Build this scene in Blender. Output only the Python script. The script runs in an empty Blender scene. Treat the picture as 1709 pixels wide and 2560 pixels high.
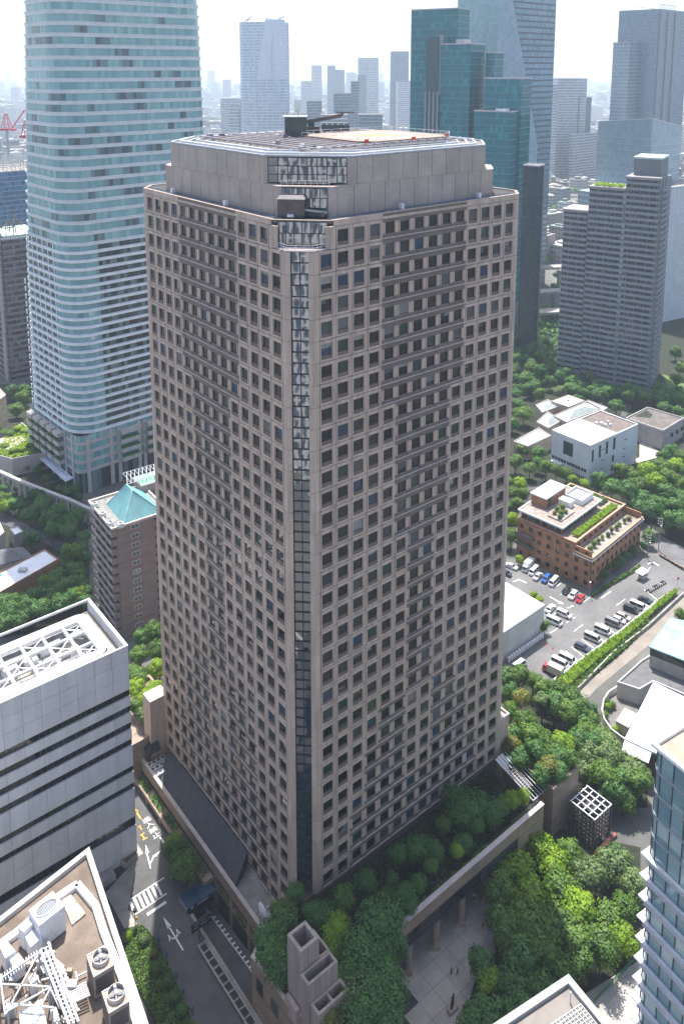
import bpy, math, random
from math import sin, cos, tan, radians, pi, sqrt, atan2, hypot
from mathutils import Vector, Matrix

SC = bpy.context.scene
COL = SC.collection
random.seed(7)

# ---------------------------------------------------------------- camera, sky, sun, exposure
CAM_H = 167.5
F_PX, PX_W, PX_H, PP_Y, PITCH = 2102.9, 1709.0, 2560.0, 521.07, radians(9.539)
cd = bpy.data.cameras.new('camera')
cam = bpy.data.objects.new('camera', cd)
COL.objects.link(cam)
cam.location = (0, 0, CAM_H)
cam.rotation_euler = (pi / 2 - PITCH, 0, 0)
cd.sensor_fit = 'HORIZONTAL'
cd.sensor_width = 36.0
cd.lens = F_PX / PX_W * 36.0
cd.shift_y = -(PX_H / 2 - PP_Y) / PX_W
cd.clip_start = 1.0
cd.clip_end = 40000.0
SC.camera = cam

SUN_AZ, SUN_EL = radians(-7.5), radians(68)
w = bpy.data.worlds.new('World')
SC.world = w
w.use_nodes = True
nt = w.node_tree
bg = nt.nodes['Background']
sky = nt.nodes.new('ShaderNodeTexSky')
sky.sky_type = 'NISHITA'
sky.sun_disc = False
sky.sun_elevation = SUN_EL
sky.sun_rotation = SUN_AZ
sky.air_density = 0.85
sky.dust_density = 2.6
sky.ozone_density = 0.6
sky.altitude = 150
nt.links.new(sky.outputs[0], bg.inputs[0])
bg.inputs[1].default_value = 0.15

sd = bpy.data.lights.new('sun', 'SUN')
sd.energy = 4.5
sd.angle = radians(0.6)
sd.color = (1.0, 0.955, 0.89)
sun = bpy.data.objects.new('sun', sd)
COL.objects.link(sun)
to_sun = Vector((sin(SUN_AZ) * cos(SUN_EL), cos(SUN_AZ) * cos(SUN_EL), sin(SUN_EL)))
sun.rotation_euler = to_sun.to_track_quat('Z', 'Y').to_euler()
sun.location = (0, 200, 600)

vs = SC.view_settings
vs.view_transform = 'Standard'
vs.look = 'None'
vs.gamma = 1.0
vs.use_curve_mapping = False
vs.exposure = 0.96
cy = SC.cycles
cy.use_denoising = True
try:
    cy.denoiser = 'OPENIMAGEDENOISE'
except Exception:
    pass
cy.max_bounces = 6
cy.diffuse_bounces = 3
cy.glossy_bounces = 3
cy.transmission_bounces = 3
cy.transparent_max_bounces = 6
cy.volume_bounces = 1
cy.caustics_reflective = False
cy.caustics_refractive = False
cy.sample_clamp_indirect = 6.0

# image pixel to world point: the camera stands 167.5 m up; the sight line through a pixel, cut with the plane z, gives the point on the ground
def sight(px, py, z=0.0):
    a, b = (px - PX_W / 2) / F_PX, -(py - PP_Y) / F_PX
    r = (a, cos(PITCH) + b * sin(PITCH), -sin(PITCH) + b * cos(PITCH))
    t = (z - CAM_H) / r[2]
    return (r[0] * t, r[1] * t)

# ---------------------------------------------------------------- materials
MATS = {}
def _pos(nt):
    g = nt.nodes.new('ShaderNodeNewGeometry')
    return g
def mat(name, col, rough=0.8, var=0.12, scale=0.6, metal=0.0, spec=0.5, bump=0.0, rand=0.0, col2=None, detail=4.0, ior=1.5, streak=0.0, fine=0.0, trans=0.0):
    """procedural surface: base colour broken by two noises (and per-piece tone when rand > 0)"""
    if name in MATS:
        return MATS[name]
    m = bpy.data.materials.new(name)
    m.use_nodes = True
    nt = m.node_tree
    P = nt.nodes['Principled BSDF']
    P.inputs['Roughness'].default_value = rough
    P.inputs['Metallic'].default_value = metal
    P.inputs['Specular IOR Level'].default_value = spec
    P.inputs['IOR'].default_value = ior
    g = nt.nodes.new('ShaderNodeNewGeometry')
    n = nt.nodes.new('ShaderNodeTexNoise')
    n.inputs['Scale'].default_value = scale
    n.inputs['Detail'].default_value = detail
    src = g.outputs['Position']
    if streak > 0:
        mp = nt.nodes.new('ShaderNodeMapping')
        mp.inputs['Scale'].default_value = (1, 1, streak)
        nt.links.new(src, mp.inputs[0])
        src = mp.outputs[0]
    nt.links.new(src, n.inputs['Vector'])
    r = nt.nodes.new('ShaderNodeValToRGB')
    c2 = col2 if col2 else tuple(min(1, c * (1 + var)) for c in col)
    c1 = col if col2 else tuple(c * (1 - var) for c in col)
    r.color_ramp.elements[0].color = (*c1, 1)
    r.color_ramp.elements[1].color = (*c2, 1)
    r.color_ramp.elements[0].position = 0.36
    r.color_ramp.elements[1].position = 0.64
    nt.links.new(n.outputs['Fac'], r.inputs[0])
    out = r.outputs[0]
    if fine > 0:
        n2 = nt.nodes.new('ShaderNodeTexNoise')
        n2.inputs['Scale'].default_value = scale * 12
        n2.inputs['Detail'].default_value = 3
        nt.links.new(g.outputs['Position'], n2.inputs['Vector'])
        mr = nt.nodes.new('ShaderNodeMapRange')
        mr.inputs[1].default_value = 0.3
        mr.inputs[2].default_value = 0.7
        mr.inputs[3].default_value = 1 - fine
        mr.inputs[4].default_value = 1 + fine
        nt.links.new(n2.outputs['Fac'], mr.inputs[0])
        h = nt.nodes.new('ShaderNodeHueSaturation')
        nt.links.new(mr.outputs[0], h.inputs['Value'])
        nt.links.new(out, h.inputs['Color'])
        out = h.outputs[0]
    if rand > 0:
        mr = nt.nodes.new('ShaderNodeMapRange')
        mr.inputs[3].default_value = 1 - rand
        mr.inputs[4].default_value = 1 + rand
        oi = nt.nodes.new('ShaderNodeObjectInfo')
        ad = nt.nodes.new('ShaderNodeMath'); ad.operation = 'ADD'
        fr = nt.nodes.new('ShaderNodeMath'); fr.operation = 'FRACT'
        nt.links.new(oi.outputs['Random'], ad.inputs[0])
        nt.links.new(g.outputs['Random Per Island'], ad.inputs[1])
        nt.links.new(ad.outputs[0], fr.inputs[0])
        nt.links.new(fr.outputs[0], mr.inputs[0])
        h = nt.nodes.new('ShaderNodeHueSaturation')
        nt.links.new(mr.outputs[0], h.inputs['Value'])
        nt.links.new(out, h.inputs['Color'])
        out = h.outputs[0]
    nt.links.new(out, P.inputs['Base Color'])
    if bump > 0:
        b = nt.nodes.new('ShaderNodeBump')
        b.inputs['Strength'].default_value = bump
        b.inputs['Distance'].default_value = 0.1
        nt.links.new(n.outputs['Fac'], b.inputs['Height'])
        nt.links.new(b.outputs[0], P.inputs['Normal'])
    MATS[name] = m
    return m

def palette(name, cols, rough=0.8, spec=0.4, metal=0.0, ior=1.5, wave=0.0, wscale=0.5, var=0.0):
    """each separate piece takes one colour of the list (blinds, curtains, reflected tints in panes, roofs, paint of many houses)"""
    if name in MATS:
        return MATS[name]
    m = bpy.data.materials.new(name)
    m.use_nodes = True
    nt = m.node_tree
    P = nt.nodes['Principled BSDF']
    P.inputs['Roughness'].default_value = rough
    P.inputs['Specular IOR Level'].default_value = spec
    P.inputs['Metallic'].default_value = metal
    P.inputs['IOR'].default_value = ior
    g = nt.nodes.new('ShaderNodeNewGeometry')
    oi = nt.nodes.new('ShaderNodeObjectInfo')
    ad = nt.nodes.new('ShaderNodeMath'); ad.operation = 'ADD'
    fr = nt.nodes.new('ShaderNodeMath'); fr.operation = 'FRACT'
    nt.links.new(oi.outputs['Random'], ad.inputs[0])
    nt.links.new(g.outputs['Random Per Island'], ad.inputs[1])
    nt.links.new(ad.outputs[0], fr.inputs[0])
    r = nt.nodes.new('ShaderNodeValToRGB')
    r.color_ramp.interpolation = 'CONSTANT'
    while len(r.color_ramp.elements) < len(cols):
        r.color_ramp.elements.new(0.5)
    for i, c in enumerate(cols):
        r.color_ramp.elements[i].position = i / len(cols)
        r.color_ramp.elements[i].color = (*c, 1)
    nt.links.new(fr.outputs[0], r.inputs[0])
    out = r.outputs[0]
    if var > 0:
        n2 = nt.nodes.new('ShaderNodeTexNoise')
        n2.inputs['Scale'].default_value = 0.35
        n2.inputs['Detail'].default_value = 5
        nt.links.new(g.outputs['Position'], n2.inputs['Vector'])
        mr = nt.nodes.new('ShaderNodeMapRange')
        mr.inputs[1].default_value = 0.3; mr.inputs[2].default_value = 0.7
        mr.inputs[3].default_value = 1 - var; mr.inputs[4].default_value = 1 + var
        nt.links.new(n2.outputs['Fac'], mr.inputs[0])
        h = nt.nodes.new('ShaderNodeHueSaturation')
        nt.links.new(mr.outputs[0], h.inputs['Value'])
        nt.links.new(out, h.inputs['Color'])
        out = h.outputs[0]
    nt.links.new(out, P.inputs['Base Color'])
    if wave > 0:
        n = nt.nodes.new('ShaderNodeTexNoise')
        n.inputs['Scale'].default_value = wscale
        n.inputs['Detail'].default_value = 1
        nt.links.new(g.outputs['Position'], n.inputs['Vector'])
        b = nt.nodes.new('ShaderNodeBump')
        b.inputs['Strength'].default_value = wave
        b.inputs['Distance'].default_value = 0.05
        nt.links.new(n.outputs['Fac'], b.inputs['Height'])
        nt.links.new(b.outputs[0], P.inputs['Normal'])
    MATS[name] = m
    return m

def leaf_mat(name, c1, c2, tr=0.35):
    if name in MATS:
        return MATS[name]
    m = bpy.data.materials.new(name)
    m.use_nodes = True
    nt = m.node_tree
    P = nt.nodes['Principled BSDF']
    P.inputs['Roughness'].default_value = 0.55
    P.inputs['Specular IOR Level'].default_value = 0.35
    g = nt.nodes.new('ShaderNodeNewGeometry')
    oi = nt.nodes.new('ShaderNodeObjectInfo')
    n = nt.nodes.new('ShaderNodeTexNoise')
    n.inputs['Scale'].default_value = 0.55
    n.inputs['Detail'].default_value = 3
    nt.links.new(g.outputs['Position'], n.inputs['Vector'])
    a = nt.nodes.new('ShaderNodeMath'); a.operation = 'MULTIPLY_ADD'
    a.inputs[1].default_value = 0.5
    nt.links.new(g.outputs['Random Per Island'], a.inputs[0])
    nt.links.new(n.outputs['Fac'], a.inputs[2])
    a2 = nt.nodes.new('ShaderNodeMath'); a2.operation = 'MULTIPLY_ADD'
    a2.inputs[1].default_value = 0.35
    nt.links.new(oi.outputs['Random'], a2.inputs[0])
    nt.links.new(a.outputs[0], a2.inputs[2])
    r = nt.nodes.new('ShaderNodeValToRGB')
    r.color_ramp.elements[0].position = 0.5
    r.color_ramp.elements[0].color = (*c1, 1)
    r.color_ramp.elements[1].position = 1.15
    r.color_ramp.elements[1].color = (*c2, 1)
    nt.links.new(a2.outputs[0], r.inputs[0])
    nt.links.new(r.outputs[0], P.inputs['Base Color'])
    t = nt.nodes.new('ShaderNodeBsdfTranslucent')
    h = nt.nodes.new('ShaderNodeHueSaturation')
    h.inputs['Saturation'].default_value = 1.15
    h.inputs['Value'].default_value = 1.5
    h.inputs['Hue'].default_value = 0.485
    nt.links.new(r.outputs[0], h.inputs['Color'])
    nt.links.new(h.outputs[0], t.inputs['Color'])
    mx = nt.nodes.new('ShaderNodeMixShader')
    mx.inputs[0].default_value = tr
    nt.links.new(P.outputs[0], mx.inputs[1])
    nt.links.new(t.outputs[0], mx.inputs[2])
    nt.links.new(mx.outputs[0], nt.nodes['Material Output'].inputs[0])
    MATS[name] = m
    return m

def clear_glass(name, tint, fac=0.75):
    m = bpy.data.materials.new(name)
    m.use_nodes = True
    nt = m.node_tree
    gl = nt.nodes.new('ShaderNodeBsdfGlossy')
    gl.inputs['Roughness'].default_value = 0.05
    gl.inputs['Color'].default_value = (0.8, 0.9, 0.95, 1)
    tp = nt.nodes.new('ShaderNodeBsdfTransparent')
    tp.inputs['Color'].default_value = (*tint, 1)
    mx = nt.nodes.new('ShaderNodeMixShader')
    mx.inputs[0].default_value = fac
    nt.links.new(gl.outputs[0], mx.inputs[1])
    nt.links.new(tp.outputs[0], mx.inputs[2])
    nt.links.new(mx.outputs[0], nt.nodes['Material Output'].inputs[0])
    MATS[name] = m
    return m

# ---------------------------------------------------------------- mesh building
class MB:
    """collects faces; T maps the building's own axes to the object's"""
    def __init__(s, T=None):
        s.v, s.f, s.m, s.T, s.k = [], [], [], T, 0
    def _add(s, pts):
        n = len(s.v)
        if s.T:
            pts = [s.T(*p) for p in pts]
        s.v.extend(pts)
        return n
    def poly(s, pts):
        n = s._add(pts)
        s.f.append(tuple(range(n, n + len(pts)))); s.m.append(s.k)
    def box(s, x0, y0, z0, x1, y1, z1):
        n = s._add([(x0, y0, z0), (x1, y0, z0), (x1, y1, z0), (x0, y1, z0), (x0, y0, z1), (x1, y0, z1), (x1, y1, z1), (x0, y1, z1)])
        for q in ((0, 3, 2, 1), (4, 5, 6, 7), (0, 1, 5, 4), (1, 2, 6, 5), (2, 3, 7, 6), (3, 0, 4, 7)):
            s.f.append(tuple(n + i for i in q)); s.m.append(s.k)
        return s
    def prism(s, P, z0, z1, top=True, bottom=True, P1=None):
        k = len(P)
        P1 = P1 or P
        n = s._add([(x, y, z0) for x, y in P] + [(x, y, z1) for x, y in P1])
        for i in range(k):
            j = (i + 1) % k
            s.f.append((n + i, n + j, n + k + j, n + k + i)); s.m.append(s.k)
        if top:
            s.f.append(tuple(n + k + i for i in range(k))); s.m.append(s.k)
        if bottom:
            s.f.append(tuple(n + k - 1 - i for i in range(k))); s.m.append(s.k)
        return s
    def ring(s, P, w, z0, z1):
        """wall of width w inside the closed outline P (counter-clockwise)"""
        Q = inset(P, w)
        k = len(P)
        n = s._add([(x, y, z0) for x, y in P] + [(x, y, z1) for x, y in P] + [(x, y, z0) for x, y in Q] + [(x, y, z1) for x, y in Q])
        for i in range(k):
            j = (i + 1) % k
            for q in ((i, j, k + j, k + i), (2 * k + j, 2 * k + i, 3 * k + i, 3 * k + j), (k + i, k + j, 3 * k + j, 3 * k + i), (j, i, 2 * k + i, 2 * k + j)):
                s.f.append(tuple(n + a for a in q)); s.m.append(s.k)
        return s
    def bar(s, p, q, wd, ht=None):
        """square bar from p to q"""
        ht = ht or wd
        p, q = Vector(p), Vector(q)
        d = (q - p)
        if d.length < 1e-6:
            return s
        d.normalize()
        up = Vector((0, 0, 1)) if abs(d.z) < 0.95 else Vector((1, 0, 0))
        sx = d.cross(up).normalized() * wd / 2
        sy = sx.cross(d).normalized() * ht / 2
        pts = [p - sx - sy, p + sx - sy, p + sx + sy, p - sx + sy, q - sx - sy, q + sx - sy, q + sx + sy, q - sx + sy]
        n = s._add([tuple(x) for x in pts])
        for f in ((0, 1, 2, 3), (7, 6, 5, 4), (0, 4, 5, 1), (1, 5, 6, 2), (2, 6, 7, 3), (3, 7, 4, 0)):
            s.f.append(tuple(n + i for i in f)); s.m.append(s.k)
        return s
    def tube(s, p, q, r, n=8, r2=None, cap=True):
        r2 = r if r2 is None else r2
        p, q = Vector(p), Vector(q)
        d = (q - p).normalized()
        up = Vector((0, 0, 1)) if abs(d.z) < 0.95 else Vector((1, 0, 0))
        a = d.cross(up).normalized(); b = a.cross(d).normalized()
        ring = lambda c, rr: [tuple(c + a * (rr * cos(2 * pi * i / n)) + b * (rr * sin(2 * pi * i / n))) for i in range(n)]
        k = s._add(ring(p, r) + ring(q, r2))
        for i in range(n):
            j = (i + 1) % n
            s.f.append((k + i, k + j, k + n + j, k + n + i)); s.m.append(s.k)
        if cap:
            s.f.append(tuple(k + i for i in range(n))); s.m.append(s.k)
            s.f.append(tuple(k + n + i for i in range(n))); s.m.append(s.k)
        return s
    def lathe(s, prof, n=12, c=(0, 0)):
        k = s._add([(c[0] + r * cos(2 * pi * i / n), c[1] + r * sin(2 * pi * i / n), z) for r, z in prof for i in range(n)])
        for a in range(len(prof) - 1):
            for i in range(n):
                j = (i + 1) % n
                s.f.append((k + a * n + i, k + a * n + j, k + a * n + n + j, k + a * n + n + i)); s.m.append(s.k)
        return s
    def mesh(s, name, mats):
        me = bpy.data.meshes.new(name)
        me.from_pydata(s.v, [], s.f)
        for m in (mats if isinstance(mats, (list, tuple)) else [mats]):
            me.materials.append(m)
        if any(s.m):
            me.polygons.foreach_set('material_index', s.m)
        me.update()
        return me

def inset(P, w):
    k = len(P)
    out = []
    for i in range(k):
        a, b, c = Vector(P[i - 1]), Vector(P[i]), Vector(P[(i + 1) % k])
        d1 = (b - a).normalized(); d2 = (c - b).normalized()
        n1 = Vector((-d1.y, d1.x)); n2 = Vector((-d2.y, d2.x))
        bis = n1 + n2
        if bis.length < 1e-6:
            bis = n1
        bis.normalize()
        out.append(tuple(b + bis * (w / max(0.3, bis.dot(n1)))))
    return out

def tag(o, label=None, cat=None, group=None, kind=None):
    if label: o['label'] = label
    if cat: o['category'] = cat
    if group: o['group'] = group
    if kind: o['kind'] = kind
    return o
def obj(name, mb, mats, parent=None, loc=None, rotz=0.0, label=None, cat=None, group=None, kind=None, smooth=False):
    me = mb if isinstance(mb, bpy.types.Mesh) else mb.mesh(name, mats)
    if smooth:
        me.polygons.foreach_set('use_smooth', [True] * len(me.polygons))
    o = bpy.data.objects.new(name, me)
    COL.objects.link(o)
    if parent: o.parent = parent
    if loc: o.location = loc
    if rotz: o.rotation_euler = (0, 0, rotz)
    return tag(o, label, cat, group, kind)
def thing(name, label, cat, loc=(0, 0, 0), rotz=0.0, group=None):
    o = bpy.data.objects.new(name, None)
    o.empty_display_size = 1.0
    COL.objects.link(o)
    o.location = loc
    o.rotation_euler = (0, 0, rotz)
    return tag(o, label, cat, group)
def copy_tree(o, parent=None):
    c = o.copy()
    COL.objects.link(c)
    c.parent = parent
    for ch in o.children:
        copy_tree(ch, c)
    return c
def rect(x0, y0, x1, y1):
    return [(x0, y0), (x1, y0), (x1, y1), (x0, y1)]
def azdir(deg):
    return Vector((sin(radians(deg)), cos(radians(deg))))

# ---------------------------------------------------------------- common materials
GRANITE = mat('pale_pink_granite', (0.480, 0.365, 0.292), 0.55, 0.13, 0.9, rand=0.085, fine=0.09, streak=0.10)
GRANITE_D = mat('dark_granite', (0.150, 0.112, 0.092), 0.5, 0.12, 0.5, rand=0.05, fine=0.12)
GRANITE_L = mat('ledge_granite', (0.46, 0.40, 0.375), 0.55, 0.08, 0.5)
CROWN_ST = mat('crown_granite', (0.40, 0.325, 0.28), 0.6, 0.10, 0.2, rand=0.07, fine=0.08)
POD_ST = mat('podium_stone', (0.28, 0.20, 0.15), 0.65, 0.14, 0.35, fine=0.10)
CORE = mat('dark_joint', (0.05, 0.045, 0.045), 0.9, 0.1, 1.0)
PANE = palette('office_pane', [(0.006, 0.010, 0.013), (0.004, 0.006, 0.010), (0.010, 0.016, 0.018), (0.005, 0.009, 0.012), (0.018, 0.024, 0.026), (0.006, 0.008, 0.012), (0.004, 0.010, 0.010), (0.03, 0.035, 0.04), (0.004, 0.007, 0.010), (0.008, 0.012, 0.012), (0.005, 0.009, 0.014), (0.06, 0.07, 0.07), (0.006, 0.010, 0.012), (0.012, 0.045, 0.085), (0.015, 0.045, 0.04), (0.006, 0.010, 0.012)], rough=0.03, spec=0.5, ior=1.5, wave=0.3, wscale=0.35)  # bluish and greenish panes: reflections put into the colour
PANE_C = palette('corner_pane', [(0.010, 0.028, 0.048), (0.012, 0.034, 0.058), (0.008, 0.022, 0.040)], rough=0.03, spec=0.5, ior=3.0, wave=0.18, wscale=0.35)  # blue cast of the reflections put into the base colour
FRAME_D = mat('dark_blue_frame', (0.02, 0.03, 0.045), 0.4, 0.1, 1.0)
WHITE = mat('white_paint', (0.80, 0.80, 0.79), 0.5, 0.05, 0.8)
WHITE_M = mat('white_metal', (0.74, 0.75, 0.77), 0.45, 0.07, 1.2, fine=0.05)
GREY_M = mat('grey_metal', (0.36, 0.38, 0.40), 0.45, 0.12, 1.0, metal=0.3)
DARK_M = mat('dark_metal', (0.06, 0.06, 0.065), 0.5, 0.15, 1.0)
BROWN_M = mat('brown_metal', (0.10, 0.075, 0.068), 0.5, 0.15, 0.8)
CONC = mat('concrete', (0.32, 0.30, 0.275), 0.85, 0.14, 0.3, fine=0.08)
CONC_D = mat('weathered_concrete', (0.27, 0.25, 0.225), 0.9, 0.25, 0.25, fine=0.12)
ASPH = mat('asphalt', (0.092, 0.092, 0.094), 0.9, 0.16, 0.25, fine=0.15)
ASPH_L = mat('lot_asphalt', (0.118, 0.118, 0.119), 0.9, 0.2, 0.10, fine=0.12, detail=8, col2=(0.165, 0.163, 0.16))
PAINT_W = mat('road_paint', (0.72, 0.72, 0.70), 0.7, 0.12, 1.5)
PAINT_Y = mat('yellow_road_paint', (0.62, 0.36, 0.04), 0.7, 0.12, 1.5)
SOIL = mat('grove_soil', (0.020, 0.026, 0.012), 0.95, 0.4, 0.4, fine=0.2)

# ================================================================ tree kit
LEAF = {
    'dark': leaf_mat('dark_leaves', (0.024, 0.078, 0.020), (0.095, 0.215, 0.046), 0.27),
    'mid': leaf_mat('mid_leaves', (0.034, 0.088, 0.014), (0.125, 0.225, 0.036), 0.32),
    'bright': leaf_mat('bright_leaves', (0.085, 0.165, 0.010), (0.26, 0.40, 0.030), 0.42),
    'pale': leaf_mat('pale_leaves', (0.060, 0.115, 0.036), (0.180, 0.260, 0.090), 0.30),
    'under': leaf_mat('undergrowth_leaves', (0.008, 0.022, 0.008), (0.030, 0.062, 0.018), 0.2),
    'olive': leaf_mat('olive_leaves', (0.075, 0.100, 0.016), (0.21, 0.22, 0.045), 0.30),
}
BARK = mat('bark', (0.085, 0.062, 0.045), 0.9, 0.3, 2.0, streak=0.3)
def crown_mesh(seed, n, leaf, flat=0.8, lobes=34, round_=False, spread=0.62):
    R = random.Random(seed)
    L = []
    for i in range(lobes):
        while True:
            p = Vector((R.uniform(-1, 1), R.uniform(-1, 1), R.uniform(-0.75, 1)))
            if 0.25 < p.length < 1: break
        p = p.normalized() * R.uniform(0.35, 1.0) * spread
        p.z *= flat
        L.append((p, R.uniform(0.24, 0.42) if not round_ else 0.5))
    if round_:
        L = [(Vector((R.uniform(-.3, .3), R.uniform(-.3, .3), R.uniform(-.3, .3))), R.uniform(.5, .78)) for _ in range(9)]
    mb = MB()
    v, f = mb.v, mb.f
    NR = []
    for i in range(n):
        c, r = L[R.randrange(len(L))]
        d = Vector((R.gauss(0, 1), R.gauss(0, 1), R.gauss(0.35, 1))).normalized()
        p = c + d * r * (R.random() ** 0.25)
        p.z *= 1.0
        nrm = (d * 0.9 + Vector((R.gauss(0, .55), R.gauss(0, .55), R.gauss(0.35, .5)))).normalized()
        a = nrm.orthogonal().normalized()
        b = nrm.cross(a)
        t = R.uniform(0, 2 * pi)
        u = (a * cos(t) + b * sin(t)) * leaf * R.uniform(.7, 1.3)
        w_ = (b * cos(t) - a * sin(t)) * leaf * R.uniform(.45, .9)
        k = len(v)
        v.extend([tuple(p - u), tuple(p + w_ + nrm * leaf * .15), tuple(p + u), tuple(p - w_ + nrm * leaf * .15)])
        f.append((k, k + 3, k + 2, k + 1)); mb.m.append(0)
        cn = (d * .75 + p.normalized() * .55 + nrm * .45).normalized()
        NR.extend([tuple(cn)] * 4)
    me = mb.mesh('crown', LEAF['mid'])
    me.polygons.foreach_set('use_smooth', [True] * len(me.polygons))
    me.normals_split_custom_set_from_vertices(NR)
    return me
CROWNS = [crown_mesh(s, 3600, 0.062, fl, lb, sp) for s, fl, lb, sp in ((1, .8, 36, False), (2, .7, 30, False), (3, .9, 42, False), (4, .75, 26, False), (5, .85, 38, False))]
GLOBES = [crown_mesh(s, 3000, 0.058, .9, 5, True) for s in (31, 32, 33)]
CROWN_FAR = [crown_mesh(s, 1300, 0.10, .75, 22) for s in (11, 12, 13)]
BUSHES = [crown_mesh(s, 1500, 0.075, .8, 10, True) for s in (21, 22)]
def trunk_mesh(seed):
    R = random.Random(seed)
    mb = MB()
    mb.tube((0, 0, -0.3), (R.uniform(-.03, .03), R.uniform(-.03, .03), 0.55), 0.035, 8, 0.024)
    for i in range(5):
        t = 2 * pi * i / 5 + R.uniform(-.4, .4)
        z = R.uniform(.3, .5)
        mb.tube((0, 0, z), (cos(t) * .3, sin(t) * .3, z + R.uniform(.2, .4)), 0.018, 6, 0.007)
    return mb.mesh('trunk', BARK)
TRUNKS = [trunk_mesh(s) for s in (1, 2, 3)]
NTREE = 0
def tree(x, y, z, r, h, kind='mid', label='', group=None, far=False, name='broadleaf_tree', flat=1.0, globe=False):
    """tree standing at x, y, z: crown radius r, total height h"""
    global NTREE
    NTREE += 1
    if globe: name = 'clipped_tree'
    t = thing(name, label, 'tree', (x, y, z), random.uniform(0, 6.28), group)
    cr = min(h * 0.46, r * 0.95) * flat
    tr = obj('trunk', TRUNKS[NTREE % 3], None, t)
    tr.scale = (h * 0.75, h * 0.75, h)
    me = (CROWN_FAR if far else CROWNS)[NTREE % (3 if far else 5)]
    if globe: me = GLOBES[NTREE % 3]
    c = obj('crown', me, None, t, (0, 0, h - cr * 1.02))
    c.scale = (r, r * random.uniform(.88, 1.08), cr)
    c.rotation_euler = (random.uniform(-.12, .12), random.uniform(-.12, .12), random.uniform(0, 6.28))
    c.material_slots[0].link = 'OBJECT'
    c.material_slots[0].material = LEAF[kind]
    return t
def bush(x, y, z, r, h, kind='mid', label='', group=None, name='round_shrub'):
    t = thing(name, label, 'shrub', (x, y, z), random.uniform(0, 6.28), group)
    s = obj('stem', TRUNKS[NTREE % 3], None, t); s.scale = (h * .6, h * .6, h * .6)
    c = obj('foliage', BUSHES[random.randrange(2)], None, t, (0, 0, h * .5))
    c.scale = (r, r, h * .55)
    c.material_slots[0].link = 'OBJECT'
    c.material_slots[0].material = LEAF[kind]
    return t
def in_poly(x, y, P):
    c = False
    for i in range(len(P)):
        x0, y0 = P[i - 1]; x1, y1 = P[i]
        if (y0 > y) != (y1 > y) and x < (x1 - x0) * (y - y0) / (y1 - y0) + x0:
            c = not c
    return c
def scatter(P, gap, n=4000, seed=1):
    R = random.Random(seed)
    xs = [p[0] for p in P]; ys = [p[1] for p in P]
    pts = []
    for _ in range(n):
        x, y = R.uniform(min(xs), max(xs)), R.uniform(min(ys), max(ys))
        if in_poly(x, y, P) and all((x - a) ** 2 + (y - b) ** 2 > gap * gap for a, b in pts):
            pts.append((x, y))
    return pts
def hedge(name, P, z0, h, n, kind, label, cat='hedge', leaf=0.28, seed=3, parent=None, kindtag=None):
    """clipped or loose planting filling the outline P up to height h"""
    R = random.Random(seed)
    xs = [p[0] for p in P]; ys = [p[1] for p in P]
    mb = MB()
    i = 0
    while i < n:
        x, y = R.uniform(min(xs), max(xs)), R.uniform(min(ys), max(ys))
        if not in_poly(x, y, P):
            continue
        i += 1
        z = z0 + h * (R.random() ** 0.5) * (0.75 + 0.25 * sin(x * 1.7) * cos(y * 1.3))
        nrm = Vector((R.gauss(0, .6), R.gauss(0, .6), R.gauss(.7, .5))).normalized()
        a = nrm.orthogonal().normalized(); b = nrm.cross(a)
        t = R.uniform(0, 6.28)
        u = (a * cos(t) + b * sin(t)) * leaf * R.uniform(.6, 1.3)
        w_ = (b * cos(t) - a * sin(t)) * leaf * R.uniform(.5, .9)
        p = Vector((x, y, z))
        mb.poly([tuple(p - u), tuple(p + w_), tuple(p + u), tuple(p - w_)])
    return obj(name, mb, LEAF[kind], parent, label=label, cat=cat, kind=kindtag)

# ================================================================ the office tower
TW_C = (-7.346, 134.19)
TW_R = pi / 2 - 0.8918
BAY, FH, FOLD, MARG, NB = 3.6, 3.91, 3.357, 0.95, 14
Z1 = CAM_H - 30.29
TW_L = FOLD * 2 + MARG * 2 + NB * BAY          # 59.0 : side of the square plan
def TWW(a, b, z=0):                            # tower axes -> world
    ca, sa = cos(TW_R), sin(TW_R)
    return (TW_C[0] + ca * a - sa * b, TW_C[1] + sa * a + ca * b, z)
tower = thing('office_tower', 'tall pinkish granite office tower with grid of square windows and glass corner strip', 'building', (*TW_C, 0), TW_R)

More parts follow.
